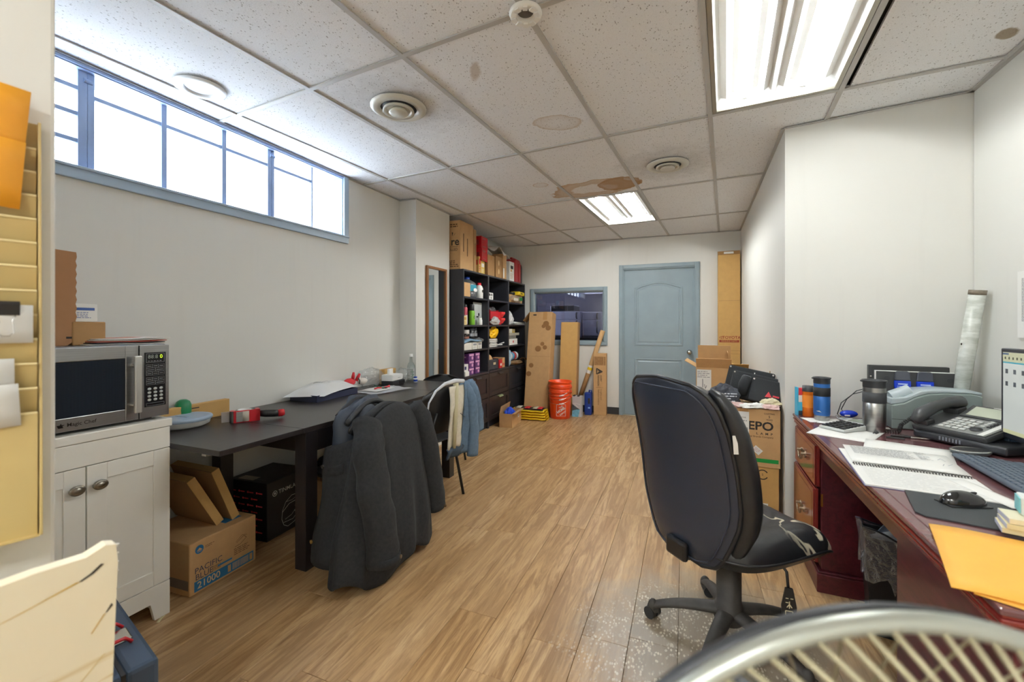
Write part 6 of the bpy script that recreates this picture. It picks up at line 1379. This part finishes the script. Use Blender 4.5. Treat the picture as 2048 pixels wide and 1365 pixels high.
for i, x in enumerate((.105, .195)):
    t = T('magnetic_clip', ['left of the two blue and smoke plastic clips on the charcoal folder', 'right of the two blue and smoke plastic clips on the charcoal folder'][i], 'clip', (.962+x*.996, 2.900-.087*x-.0190, Z), math.radians(-5))
    MB().prism([(-.034, .195), (-.030, .172), (.030, .172), (.034, .195), (.034, .225), (-.034, .225)], -.016, 0, 'y').build('blue_grip', mat('royal_blue_plastic', '#1538b8', .25), t, bevel=.004)
    MB().prism([(-.034, .226), (.034, .226), (.030, .268), (.022, .276), (-.022, .276), (-.030, .268)], -.012, 0, 'y').build('smoke_cover', mat('smoke_plastic', '#4c4f58', .15), t, bevel=.004); decal('print', [rect(-.02, .205, .02, .212)]+lines(-.024, .178, .024, .20, 3), t, (0, -.016, 0), mat('pale_blue_print', '#b9c8ee', .5), '-y')
t = T('usb_reader', 'small bright blue device with a black cable by the wall', 'device', (.852, 2.925, Z), .2); MB().ball((0, 0, .022), (.045, .022, .020), 18, 10).build('shell', mat('royal_blue_plastic', '#1538b8'), t); box('slot', (-.03, -.023, .012), (-.005, -.018, .02), white_pl, t)
MB().tube([(-.02, .01, .03), (-.035, .005, .045), (.0, .02, .10), (.05, .02, .15), (.09, .01, .165), (.115, -.005, .16)], .0025, 6).build('cable', black_pl, t); MB().tube([(-.04, .0, .004), (-.062, -.01, .02), (-.03, .015, .08), (.03, .02, .13), (.085, .01, .15), (.115, -.005, .15)], .0025, 6).build('cable', black_pl, t)
t = T('safety_glasses', 'clear plastic glasses lying on papers behind the calculator', 'glasses', (.842, 2.80, Z+.006), -.2)
for s in (-1, 1): MB().lathe([(.030, .0), (.033, .003), (.030, .006), (.030, 0)], 22, c=(s*.038, 0, .004), sy=.75).build('rim', mat('frosted_rim', '#b9c0c4', .2), t); MB().lathe([(.030, .003), (0, .006)], 22, c=(s*.038, 0, .004), sy=.75).build('lens', clear('lens_clear', (.9, .93, .95, 1), .15, .03), t)
for s in (-1, 1): MB().tube([(s*.070, .005, .006), (s*.078, .05, .012), (s*.04, .085, .006)], .002, 6).build('temple', mat('frosted_rim', '#b9c0c4'), t)
t = T('ink_stamp', 'small black stamp with pink side behind the steel mug', 'stamp', (.905, 2.735, Z)); box('body', (-.018, -.02, .035), (.018, .02, .095), black_pl, t, .003); box('pink_side', (-.017, -.019, 0), (.017, .019, .035), mat('dusty_pink', '#a5767a', .5), t, .002)
for i in range(3): box('ridge', (-.0195, -.015, .042+i*.016), (-.0178, .015, .050+i*.016), dark_pl, t)
t = T('fluorescent_tube_guard', 'old milky plastic tube leaning in the corner behind the phone', 'tube', (0, 0, 0))
a_, b_ = Vector((1.285, 2.885, Z+.004)), Vector((1.334, 2.80, 1.436)); d_ = (b_-a_).normalized()
gm = NT('milky_plastic'); gm.l(gm.ramp(gm.noise(gm.coord('Object', (1, 1, 3)), 14, 4), [(.35, lin('#b9bdb4')), (.7, lin('#dfe2dc'))]), gm.b.inputs['Base Color']); gm.b.inputs['Roughness'].default_value = .25
MB().cyl(a_, b_, .030, n=20, caps=False).build('tube', gm.m, t, th=.003); MB().cyl(b_-d_*.022, b_+d_*.001, .0315, n=20, caps=False).build('stained_rim', mat('rusty_rim', '#7c7263', .6, var=.3, scale=40), t, th=.002); MB().cyl(b_-d_*.05, b_-d_*.045, .027, n=16).build('inner_cap', mat('grey_dark_cap', '#6a675f', .6), t)
MB().cyl(a_+d_*.42+Vector((-.03, -.008, 0)), a_+d_*.43+Vector((-.031, -.008, 0)), .003, n=6).build('hole', ink, t)
# phone on a black box
t = T('network_box', 'black ribbed network box under the desk phone', 'device', (1.165, 2.455, Z), math.radians(-57)); MB().box((-.165, -.115, .006), (.165, .105, .040)).build('case', mat('black_abs', '#26282c', .4), t, bevel=.010, seg=3)
for i in range(7): box('rib', (-.06+.012*i, -.1162, .016), (-.054+.012*i, -.1148, .032), mat('dim_led', '#6f747c', .4), t)
for sx in (-.11, .11): box('foot', (sx-.01, -.06, 0), (sx+.01, .08, .007), rubber, t)
ph = T('desk_phone', 'dark grey desk phone with handset, keypad and tilted screen', 'phone', (1.165, 2.505, Z+.0404), math.radians(-57)); ph.scale = (1.2, 1.2, 1.2)
pm_ = mat('dark_phone_plastic', '#3a3c3e', .35); pg = mat('phone_face', '#7c7e7c', .35); keym = mat('phone_key', '#c9cbc8', .4)
b = MB(); b.M = Matrix.Rotation(math.radians(14), 4, 'X')
b.box((-.115, -.105, .018), (.115, .10, .046)); b.build('case', pm_, ph, bevel=.010, seg=3)
MB().prism([(-.10, 0), (.09, 0), (.10, .06), (-.10, .012)], -.09, .09, 'x').build('stand', pm_, ph, bevel=.003)
Mp = Matrix.Rotation(math.radians(14), 4, 'X')
def pbox(name, a, b_, m, bev=.001, par=ph): q = MB(); q.M = Mp; return q.box(a, b_).build(name, m, par, bev)
pbox('face_plate', (-.045, -.100, .046), (.110, .035, .0475), pg); pbox('designation_strip', (.088, -.098, .0475), (.104, .095, .0490), white_pl)
for r in range(5):
    for c_ in range(4): pbox('key', (-.036+c_*.021, -.085+r*.021, .0475), (-.020+c_*.021, -.071+r*.021, .0515), keym, .0015)
q = MB(); q.M = Mp; q.lathe([(.017, .0475), (.016, .0515), (0, .052)], 18, c=(.062, -.058, 0)).build('navigation_key', dark_pl, ph)
for r in range(4): pbox('feature_key', (.054, -.028+r*.016, .0475), (.066, -.018+r*.016, .0505), keym); pbox('feature_key', (.072, -.028+r*.016, .0475), (.083, -.018+r*.016, .0505), dark_pl)
scr = MB(); scr.M = Mp @ Matrix.Translation((.028, .072, .046)) @ Matrix.Rotation(.22, 4, 'X'); scr.box((-.075, -.035, 0), (.085, .045, .014)); scr.build('screen_housing', pm_, ph, bevel=.004)
scr = MB(); scr.M = Mp @ Matrix.Translation((.028, .072, .046)) @ Matrix.Rotation(.22, 4, 'X'); scr.box((-.058, -.025, .014), (.048, .034, .0148)); scr.build('screen', mat('lcd_pale', '#b5bba8', .2), ph)
scr = MB(); scr.M = Mp @ Matrix.Translation((.028, .072, .046)) @ Matrix.Rotation(.22, 4, 'X'); scr.box((-.01, .038, .014), (.03, .042, .0146)); scr.build('brand_strip', white_pl, ph)
b = MB(); b.M = Mp; b.tube([(-.083, -.125, .066), (-.083, -.09, .083), (-.083, -.02, .092), (-.083, .05, .089), (-.083, .105, .075), (-.083, .122, .064)], [.014, .024, .020, .020, .025, .015], 14); b.build('handset', pm_, ph)
pbox('cradle', (-.108, -.10, .044), (-.058, -.06, .064), pm_, .004); pbox('cradle', (-.108, .05, .044), (-.058, .10, .064), pm_, .004)
cord = []
P0 = [Vector(p) for p in ((-.088, -.13, .05), (-.13, -.135, .01), (-.165, -.10, -.028), (-.19, -.16, -.033), (-.165, -.22, -.033))]
for i in range(220):
    s_ = i/219*(len(P0)-1); k_ = min(int(s_), len(P0)-2); p = P0[k_].lerp(P0[k_+1], s_-k_); d = (P0[k_+1]-P0[k_]).normalized(); a = d.orthogonal().normalized(); b_ = d.cross(a); th = i*.85
    cord.append(p+(a*math.cos(th)+b_*math.sin(th))*.006)
MB().tube(cord, .0018, 5).build('coiled_cord', black_pl, ph)
t = T('pen', 'black and silver pen lying above the notebook pages', 'pen', (.96, 2.50, Z+.005), -.18); MB().cyl((-.07, 0, 0), (.0, 0, 0), .0048, n=10).build('barrel', black_pl, t); MB().cyl((0, 0, 0), (.06, 0, 0), .0044, n=10).build('silver_barrel', chrome, t); MB().cyl((.06, 0, 0), (.072, 0, 0), .0042, .001, 10).build('tip', chrome, t)
t = T('pencil_tray_strip', 'short grey strip under the black pen', 'strip', (.905, 2.465, Z), -.18); box('body', (-.045, -.008, 0), (.02, .008, .006), dark_pl, t, .002)
# notebook and loose pages
nb = T('spiral_notebook', 'open spiral notebook with handwritten pages on the desk', 'notebook', (.735, 1.925, Z), math.radians(-7))
MB().box((-.165, -.235, 0), (.165, -.006, .006)).build('lower_pages', white_p, nb, bevel=.001); MB().box((-.165, .006, 0), (.165, .235, .004)).build('upper_pages', white_p, nb, bevel=.001)
box('back_cover', (-.168, -.238, -.0002), (.168, .238, .0008), mat('navy_cover', '#4a4f7a', .5), nb)
for i in range(40):
    x = -.155+i*.00795; MB().tube([(x, -.012, .007), (x, -.004, .0115), (x, .004, .0105), (x, .012, .0055)], .0016, 5).build('coil', mat('coil_wire', '#4d4a48', .4, .8), nb)
pi_ = mat('pencil_grey', '#a5a7ab', .8)
decal('punched_holes', [rect(-.157+i*.00795, y, -.153+i*.00795, y+.004) for i in range(40) for y in (-.017, .013)], nb, (0, 0, .0063), ink, '+z'); decal('handwriting', lines(-.14, -.22, .15, -.03, 11, .10, ragged=.5), nb, (0, 0, .006), pi_, '+z'); decal('ruling', [rect(-.16, -.025-.0085*i, .16, -.0247-.0085*i) for i in range(24)]+[rect(-.16, .22-.0085*i, .16, .2203-.0085*i) for i in range(24)], nb, (0, 0, .0062), mat('pale_ruling', '#c9d2dc', .8), '+z', off=.0003)
t = paper('printed_sheet', 'printed list with columns of small type above the notebook spiral', 'paper', (.765, 2.075), .32, .25, math.radians(-9), z=.0064, cur=.004)
decal('type_columns', lines(-.14, -.02, .05, .11, 18, .35, ragged=.15)+lines(.06, .0, .10, .11, 14, .35, ragged=.6), t, (0, 0, .0072), mat('type_grey', '#6d7075', .8), '+z')
decal('pencil_figures', stroke([(.11, .02), (.125, .05), (.13, .01)], .0025)+stroke([(.12, -.05), (.14, -.02)], .0025)+stroke([(.105, -.06), (.115, -.03)], .0025), t, (0, 0, .0072), pi_, '+z')
paper('plain_sheet', 'blank white sheet lying under the printed list, its corner by the keyboard', 'paper', (.84, 2.22), .27, .27, math.radians(-20), z=.0048)
paper('folded_slip', 'narrow white slip poking from under the notebook towards the mouse', 'paper', (.855, 1.755), .055, .24, math.radians(10), z=.0064)
t = T('mouse_pad', 'black rubber mouse pad at the desk edge', 'mouse pad', (.725, 1.575, Z), math.radians(-14)); MB().prism([(-.115+.02*k, y) for k, y in ((0, -.09), (1, -.11))]+[(.105, -.11), (.125, -.09), (.125, .10), (.105, .12), (-.095, .12), (-.115, .10)], 0, .004).build('pad', mat('black_felt', '#34383a', .8, bump=.1, scale=300), t, bevel=.001)
t = T('computer_mouse', 'glossy black computer mouse on the mouse pad', 'mouse', (.742, 1.625, Z+.0045), math.radians(-72))
def ms(u, v):
    a = 2*PI*u; r = math.sin(PI/2*min(1, v*1.35)) if v < .74 else 1; hgt = .036
    k = 1-v; y = .060*math.cos(a)*math.cos(PI/2*(1-v)); x = .031*math.sin(a)*math.cos(PI/2*(1-v))*(1-.10*math.cos(a)**2)
    return (x, y, .002+hgt*math.sin(PI/2*(1-v))**.9*(1+.12*y/.06*-1))
MB().grid(ms, 28, 10, True, True).build('shell', mat('gloss_black', '#1a1b1d', .15, coat=.5), t); box('wheel', (-.003, .022, .030), (.003, .036, .036), rubber, t, .002); box('base', (-.028, -.055, 0), (.028, .055, .003), black_pl, t, .001)
t = T('keyboard', 'slate grey keyboard lying along the desk in front of the monitor', 'keyboard', (1.035, 1.955, Z), math.radians(86)); kbm = mat('slate_plastic', '#47525e', .45); kk = mat('slate_key', '#525e6b', .4)
KR = Matrix.Rotation(math.radians(4), 4, 'X')
b = MB(); b.M = KR; b.box((-.235, -.085, .002), (.235, .085, .016)); b.build('case', kbm, t, bevel=.005)
for sx in (-.2, .2): box('foot', (sx-.01, .055, 0), (sx+.01, .075, .01), dark_pl, t)
for r, (y, n) in enumerate(((.062, 16), (.036, 20), (.016, 20), (-.004, 19), (-.024, 18), (-.044, 12))):
    for i in range(n):
        w_ = .44/n; q = MB(); q.M = KR; x = -.22+i*w_; q.box((x+.0012, y-.0085, .016), (x+w_-.0012, y+.0085, .0205), .0012).build('key', kk, t)
MB().box((-.235, -.112, 0), (.235, -.085, .010)).build('wrist_edge', kbm, t, bevel=.004)
t = T('monitor', 'black desktop monitor showing a pale desktop, right edge of the picture', 'monitor', (1.205, 2.385, Z), math.radians(-90)); 
# local x along the screen towards the camera; the face looks to local -y
box('bezel', (0, .002, .062), (.53, .035, .425), mat('black_bezel', '#22262e', .35), t, .004)
box('display', (.016, .0006, .085), (.514, .0022, .410), mat('lit_desktop', '#a9ada9', .3, emit=.35), t)
sc = lambda polys, m, nm: decal(nm, polys, t, (0, .0008, 0), m, '-y')
sc([rect(.016, .372, .514, .410)], mat('screen_olive', '#a5a68a', .4, emit=.3), 'toolbar'); sc([rect(.016, .366, .514, .372)], mat('screen_teal', '#3f8c9c', .4, emit=.3), 'toolbar_line'); sc([rect(.016, .400, .05, .407)], mat('screen_blue', '#3f66a0', .4, emit=.3), 'title')
si = mat('icon_dark', '#4d5258', .4, emit=.1)
sc([rect(.026+i*.022, .382, .034+i*.022, .392) for i in range(10)], si, 'toolbar_icons'); sc([rect(.03+c_*.045, .325-r*.05, .045+c_*.045, .343-r*.05) for c_ in range(4) for r in range(2)], si, 'desktop_icons'); sc([rect(.016, .085, .514, .100)], mat('screen_khaki', '#b0b08a', .4, emit=.3), 'taskbar')
box('neck', (.22, .035, .02), (.31, .07, .22), black_pl, t, .004); MB().lathe([(.13, 0), (.13, .010), (.03, .022), (0, .022)], 32, c=(.265, .055, 0), sy=.62).build('base', black_pl, t); cyl('camera_bump', (.20, .012, .424), (.20, .012, .432), .014, dark_pl, t, r1=.010, n=14)
t = T('desktop_speaker', 'blue-grey wedge shaped speaker beside the monitor', 'speaker', (1.262, 2.432, Z), math.radians(10)); MB().prism([(-.040, 0), (.020, 0), (.012, .175), (.0, .182)], -.03, .03, 'y').build('body', mat('steel_blue_plastic', '#5a7088', .45), t, bevel=.004); box('grille', (-.028, -.0362, .02), (.012, -.0352, .11), mat('speaker_cloth', '#4a5f76', .8, bump=.3, scale=400), t)
t = T('paper_clip_dish', 'low grey dish with a bright rim in front of the network box', 'dish', (1.062, 2.275, Z), .3); MB().lathe([(.035, 0), (.055, .004), (.062, .018), (.055, .021), (.030, .012), (0, .010)], 26, sx=1.15, sy=.75).build('dish', mat('grey_dish', '#6d7578', .25, .4), t); 
MB().lathe([(.053, .0205), (.058, .0225), (.062, .019)], 26, sx=1.15, sy=.75).build('rim', chrome, t)
# orange folders, note blocks
t = T('envelope', 'big orange envelope overhanging the front desk edge', 'envelope', (.665, 1.225, Z+.0055), math.radians(-17)); MB().grid(lambda u, v: (-.135+.36*u, -.165+.345*v, .002-.10*max(0, .22-u)**2+.004*math.sin(PI*v)), 14, 8).build('sleeve', mat('gold_envelope', '#f3b64a', .55, var=.02), t, th=.0022)
t = T('envelope', 'second orange envelope showing below the first at the desk corner', 'envelope', (.735, 1.195, Z+.0002), math.radians(-27)); MB().grid(lambda u, v: (-.15+.33*u, -.185+.33*v, .0016), 8, 6).build('sleeve', mat('gold_envelope', '#f3b64a'), t, th=.0018)
nm = mat('pale_yellow_pad', '#dfd6ac', .7); 
for i in range(3): t = T('note_pad', ['cream note block at the bottom of the pile on the orange envelope', 'cream note block in the middle of the pile on the orange envelope', 'cream and white note block on top, under the green eraser'][i], 'note pad', (.80+.004*i, 1.425-.004*(i % 2), Z+.0135+i*.0132), math.radians(-18+3*i)); box('block', (-.075, -.035, 0), (.12, .04, .0125), nm if i < 2 else mat('white_yellow_pad', '#e3ddc0', .7), t, .001); box('glue_edge', (-.0755, -.035, .001), (-.0745, .04, .0115), mat('pale_lilac_edge', '#c9cddd', .6), t)
t = T('board_eraser', 'white and green board eraser on the note blocks', 'eraser', (.842, 1.435, Z+.054), math.radians(-18)); MB().prism([(-.075, 0), (.10, 0), (.10, .022), (.02, .036), (-.075, .044)], -.025, .030, 'y').build('foam', mat('soft_white_foam', '#dfe6e4', .7), t, bevel=.004); MB().prism([(-.06, .008), (-.03, .0), (.06, .0), (.10, .008), (.10, .020), (.02, .032), (-.06, .034)], -.0275, -.025, 'y').build('green_side', mat('spring_green', '#8fbf6a', .5), t, bevel=.001); box('aqua_end', (-.0775, -.02, .004), (-.075, .026, .040), mat('aqua_end', '#7cc4cc', .5), t)
t = T('wall_list', 'white printed list taped to the right wall above the monitor', 'paper', (1.3655, 2.47, 1.355), math.radians(-88.5)); box('sheet', (-.110, -.003, -.145), (.110, -.0018, .145), white_p, t); decal('type_lines', lines(-.085, -.075, .06, .115, 36, .45, ragged=.75), t, (0, -.003, 0), mat('type_grey', '#6d7075'), '-y')
# waste bin
t = T('waste_bin', 'slim black waste bin with clear liner and papers under the desk', 'bin', (.80, 2.215, 0), math.radians(-10))
def bn(s, z): return [(-.105*s, -.075*s, z), (.105*s, -.075*s, z), (.105*s, .075*s, z), (-.105*s, .075*s, z)]
b = MB(); v = bn(.80, 0)+bn(1, .40)+bn(.97, .40)+bn(.78, .006)
b.add(v, [(3, 2, 1, 0)]+[(i, (i+1) % 4, 4+(i+1) % 4, 4+i) for i in range(4)]+[(4+i, 4+(i+1) % 4, 8+(i+1) % 4, 8+i) for i in range(4)]+[(8+i, 8+(i+1) % 4, 12+(i+1) % 4, 12+i) for i in range(4)]+[(12, 13, 14, 15)]); b.build('bin', mat('black_bin', '#15161a', .35), t, bevel=.004)
def ln(u, v):
    a = 2*PI*u; c_, s_ = math.cos(a), math.sin(a); k = 1/max(abs(c_)/.113, abs(s_)/.083); n_ = mnoise.noise((c_*4, s_*4, v*5))
    return (k*c_*(1+.05*n_*(1+v))*(1-.06*v), k*s_*(1+.05*n_)*(1-.06*v), .425-.20*v*(1+.4*n_)+.025*math.sin(2*a+1)*(1-v))
MB().grid(ln, 40, 10, False, True).build('liner', clear('smoky_liner', (.75, .78, .82, 1), .22, .12, .10, bump=.6, scale=40), t)
MB().tube([tuple(Vector(ln(i/40, 0))+Vector((0, 0, .0))) for i in range(40)], .004, 5, True).build('liner_rim', mat('black_liner_edge', '#1d222a', .3), t)
for i, (x, y, z, a, bb) in enumerate(((-.03, .0, .37, .6, .3), (.04, .01, .37, -.3, .5), (.0, -.03, .36, .2, -.6))):
    o = T('waste_paper', ['crumpled white sheet leaning left out of the waste bin', 'wide white sheet on the right in the waste bin', 'folded white sheet at the front of the waste bin'][i], 'paper', (.80+x, 2.215+y, z), 0, None, (a*.6, bb*.9, a)); MB().grid(lambda u, v: (-.06+.12*u, .015*math.sin(4*u+i)+.01*math.sin(3*v), -.10+.19*v), 8, 8).build('sheet', mat('bluish_paper', '#c9d2de', .6), o, th=.001)

# ================================================================== OFFICE CHAIR
lea = mat('black_leatherette', '#1d1f22', .36, var=.15, scale=9, bump=.12); lea_b = mat('black_leatherette_sheen', '#282e3b', .34, bump=.06, scale=140)  # second leather has the back's blue-grey sheen mixed into its colour
ch = T('office_chair', 'black leatherette swivel chair with torn seat turned to the desk', 'chair', (.165, 1.925, 0), math.radians(-46))
dus = mat('dusty_black_plastic', '#3a3733', .6, var=.35, scale=14)
# star base
for k in range(5):
    a = math.radians(33+72*k+46)
    q = MB(); q.M = Matrix.Rotation(a, 4, 'Z')
    def leg(u, v):
        r = .03+.262*v; h = .115-.030*v-.030*v**3; w_ = .033-.012*v; t_ = .024-.008*v; an = 2*PI*u
        return (r, w_*math.cos(an), h+t_*math.sin(an)*(1 if math.sin(an) > 0 else .8))
    q.grid(leg, 14, 12, True, True); q.ball((.292, 0, .052), (.022, .022, .030), 12, 8)
    q.build('base_leg', dus, ch)
    cs_ = MB(); cs_.M = Matrix.Rotation(a, 4, 'Z') @ Matrix.Translation((.285, 0, 0)) @ Matrix.Rotation(1.1*k+.4, 4, 'Z')
    for s in (-1, 1): cs_.cyl((-.012, s*.006, .0255), (-.012, s*.026, .0255), .025, n=18)
    cs_.build('caster', mat('grey_black_wheel', '#2b2d30', .45), ch, bevel=.003)
    hd_ = MB(); hd_.M = Matrix.Rotation(a, 4, 'Z') @ Matrix.Translation((.285, 0, 0)) @ Matrix.Rotation(1.1*k+.4, 4, 'Z'); hd_.lathe([(.027, .034), (.024, .050), (.012, .056), (0, .057)], 14, c=(-.008, 0, 0)).build('caster_hood', dus, ch)
MB().lathe([(.050, .075), (.056, .085), (.052, .14), (.046, .145), (.046, .30), (.042, .305), (.042, .33), (.036, .335), (.036, .40)], 28).build('gas_lift_cover', dus, ch)
box('mechanism', (-.09, -.13, .395), (.09, .10, .428), black_pl, ch, .01)
# seat
leas = NT('torn_seat_leather'); co_ = leas.coord(); nz = leas.noise(co_, 4.5, 3, .5, .6)
band = leas.math('ABSOLUTE', leas.math('SUBTRACT', nz, .5)); sx_ = leas.n('ShaderNodeSeparateXYZ'); leas.l(co_, sx_.inputs[0])
msk = leas.math('MULTIPLY', leas.ramp(sx_.outputs[1], [(.02, 0.), (.10, 1.)]), leas.ramp(leas.math('ADD', sx_.outputs[0], .2), [(.22, 0.), (.32, 1.)]))
crk = leas.math('MULTIPLY', leas.ramp(band, [(.013, 1.), (.021, 0.)]), msk)
leas.l(leas.mix(crk, lin('#1d1f22'), lin('#cfc8b0')), leas.b.inputs['Base Color']); leas.b.inputs['Roughness'].default_value = .36
leas.bump(leas.math('SUBTRACT', leas.noise(co_, 12, 3), leas.math('MULTIPLY', crk, .8)), .3, .006)
def seat(u, v, top):
    a = 2*PI*u; c_, s_ = math.cos(a), math.sin(a); n_ = 4.2
    k = (abs(c_)**n_+abs(s_)**n_)**(-1/n_); r = math.sin(PI/2*v) if top else v
    x, y = .266*c_*k*r, .034+.274*s_*k*r
    x *= 1-.10*max(0, -s_*k*r)**2
    wf = -.035*max(0, (y-.14)/.12)**2
    if top: z = .448+.068*(1-r**6)**.5+.012*math.sin(PI*x/.12)**2*0+.006*math.cos(x*26)*(1-r**4)*(1 if y > -.2 else 0)
    else: z = .448-.072*(1-r**5)**.5
    return (x, y, z+wf+.018*(x/.26)**2*(1-r**8))
MB().grid(lambda u, v: seat(u, v, True), 64, 14, True, True).build('seat_cushion', leas.m, ch)
MB().grid(lambda u, v: seat(u, v, False), 64, 10, True, True).build('seat_underside', lea, ch)
MB().tube([tuple(Vector(seat(i/64, 1, True))) for i in range(64)], .005, 6, True).build('seat_piping', lea, ch)
# back: outline in the plane of the back, bent and leaning
BT = 1.075; BB = .388
def outl(v):
    return tab(v, [(0, .09), (.02, .140), (.07, .170), (.16, .200), (.27, .232), (.36, .242), (.55, .242), (.75, .236), (.86, .222), (.92, .200), (.965, .165), (.99, .11), (1, .0)])
def bpt(x, v, off):
    z = BB+(BT-BB)*v; yl = -.245-.11*v-.05*max(0, .25-v)*-1+.055*math.sin(PI*v)*.6; bend = .10*(x/.25)**2*.45
    return (x, yl+bend+off, z)
def bk_rear(u, v): x = outl(v)*(2*u-1); return bpt(x*.985, v, -.006-.020*(1-(2*u-1)**6)*min(1, v*8, (1-v)*8+.05))
def bk_front(u, v):
    s_ = 2*u-1; x = outl(v)*s_; e = (1-abs(s_)**5)*min(1, v*9)*min(1, (1-v)*9)
    pad = .075*max(0, e)**.45+.012*math.cos(v*15)*max(0, e)
    return bpt(x, v, .004+pad)
vs_ = 30
MB().grid(bk_rear, 26, vs_).build('back_shell', lea_b, ch)
MB().grid(bk_front, 30, vs_).build('back_cushion', lea, ch)
rim = [bpt(outl(i/40)*.985, i/40, -.004) for i in range(41)]+[bpt(-outl(i/40)*.985, i/40, -.004) for i in range(39, -1, -1)]
MB().tube(rim, .0075, 8, True).build('back_piping', lea, ch)
rim2 = [bpt(outl(i/40)*.90, .03+.94*i/40, -.028) for i in range(40)]+[bpt(-outl(i/40)*.90, .03+.94*i/40, -.028) for i in range(39, -1, -1)]
MB().tube([(x, y+.006*abs(x/.25)**2, z) for x, y, z in rim2], .003, 6, True).build('back_stitch_welt', lea_b, ch)
side = [bpt(outl(.05+.9*i/30)*1.0, .05+.9*i/30, .034) for i in range(31)]
for s in (-1, 1): MB().tube([(s*x*1.005, y, z) for x, y, z in side], [.012+.026*math.sin(PI*i/30)**.5 for i in range(31)], 12).build('side_bolster', lea, ch)
MB().box((-.045, -.255, .385), (.045, -.10, .410)).box((-.05, -.28, .385), (.05, -.255, .455)).build('back_bracket', black_pl, ch, bevel=.01)
p = bpt(.236, .70, .012); MB().add([(p[0]+.015, p[1]-.022, p[2]-.025), (p[0]+.021, p[1]-.008, p[2]-.025), (p[0]+.017, p[1]-.010, p[2]+.035), (p[0]+.011, p[1]-.024, p[2]+.035)], [(0, 1, 2, 3)]).build('care_tag', white_p, ch, th=.001)
MB().tube([(.08, -.0, .41), (.20, .02, .405), (.225, .022, .385), (.232, .02, .33)], .005, 8).build('lever_rod', black_pl, ch)
lv = MB(); lv.M = Matrix.Translation((.236, .018, .0)) @ Matrix.Rotation(.9, 4, 'Z'); lv.prism([(-.012, .335), (-.024, .27), (-.022, .238), (-.012, .225), (.012, .225), (.022, .238), (.024, .27), (.012, .335)], -.005, .005, 'y'); lv.build('lever_paddle', black_pl, ch, bevel=.002)
decal('lever_symbols', stroke([(-.012, .30), (-.003, .30)], .003)+stroke([(.003, .30), (.012, .30)], .003)+stroke([(-.012, .285), (-.003, .285)], .003)+stroke([(0, .29), (0, .265)], .003)+stroke([(-.008, .268), (.0, .280), (.008, .268)], .003)+stroke([(-.012, .256), (-.012, .242)], .003)+stroke([(-.012, .256), (.010, .256), (.010, .242)], .003), ch, (.236, .018, 0), mat('pale_symbol', '#d8d2b0', .5), ((math.cos(.9), math.sin(.9), 0), (0, 0, 1)), off=.0056)

# ================================================================== FAN beside the camera
fw_ = mat('dusty_fan_wire', '#aaa284', .4, .3); frm_ = mat('fan_rim_chrome', '#b3b7ae', .32, .6)
FD = Vector((-.375, .927, 0)); FR = Vector((.927, .375, 0)); fc = FD*.2834+FR*.2575
fan = T('pedestal_fan', 'wire-caged pedestal fan at the bottom right corner of the picture', 'fan', (fc.x, fc.y, 0), .3842)
FZ, RF = .829, .240
# local: x right, y away from the camera; the cage bulges towards the camera
tilt = Matrix.Translation((0, 0, FZ)) @ Matrix.Rotation(0, 4, 'X')
def fp(r, th, y): return tilt @ Vector((r*math.cos(th), y, r*math.sin(th)))
MB().tube([fp(RF, 2*PI*i/72, 0) for i in range(72)], .0068, 10, True).build('outer_rim', frm_, fan); MB().tube([fp(RF-.004, 2*PI*i/72, .016) for i in range(72)], .006, 8, True).build('rear_rim', dark_pl, fan)
for rr, y in ((RF-.034, -.030), (.07, -.075)): MB().tube([fp(rr, 2*PI*i/64, y) for i in range(64)], .0026, 6, True).build('brace_ring', mat('fan_brace', '#c4bfa4', .4, .3), fan)
w0 = None
for side_, n_ in ((-1, 90), (1, 30)):
    for i in range(n_):
        th0 = 2*PI*i/n_; pts = []
        for k in range(7):
            f = k/6; r = RF-.003-(RF-.048)*f; pts.append(fp(r, th0+(-.75 if side_ < 0 else -.35)*f**1.1, side_*(.004+.075*math.sin(PI/2*f))+(.012 if side_ > 0 else 0)))
        MB().tube(pts, .0023 if side_ < 0 else .0012, 5).build('cage_wire', fw_, fan)
MB().cyl(tilt @ Vector((0, -.085, 0)), tilt @ Vector((0, -.072, 0)), .052, n=28).build('badge', dark_pl, fan)
for k in range(5):
    a0 = 2*PI*k/5+.4
    def blade(u, v): r = .035+.145*v; a = a0+(u-.5)*1.0*(1-.25*v); return tuple(fp(r, a, .005+(u-.5)*.05))
    MB().grid(blade, 8, 8).build('blade', clear('smoky_blade', (.62, .66, .72, 1), .12, .1, .18), fan, th=.002)
MB().cyl(tilt @ Vector((0, -.03, 0)), tilt @ Vector((0, .035, 0)), .036, n=20).build('blade_hub', dark_pl, fan); MB().cyl(tilt @ Vector((0, .085, 0)), tilt @ Vector((0, .20, 0)), .055, .045, 24).build('motor', dark_pl, fan, bevel=.008)
MB().cyl((0, .13, .05), (0, .13, FZ-.05), .014, n=14).build('pole', frm_, fan); MB().lathe([(.19, 0), (.19, .012), (.06, .035), (.02, .05), (0, .05)], 36, c=(0, .13, 0)).build('base', dark_pl, fan); cyl('height_collar', (0, .13, .45), (0, .13, .52), .022, dark_pl, fan)
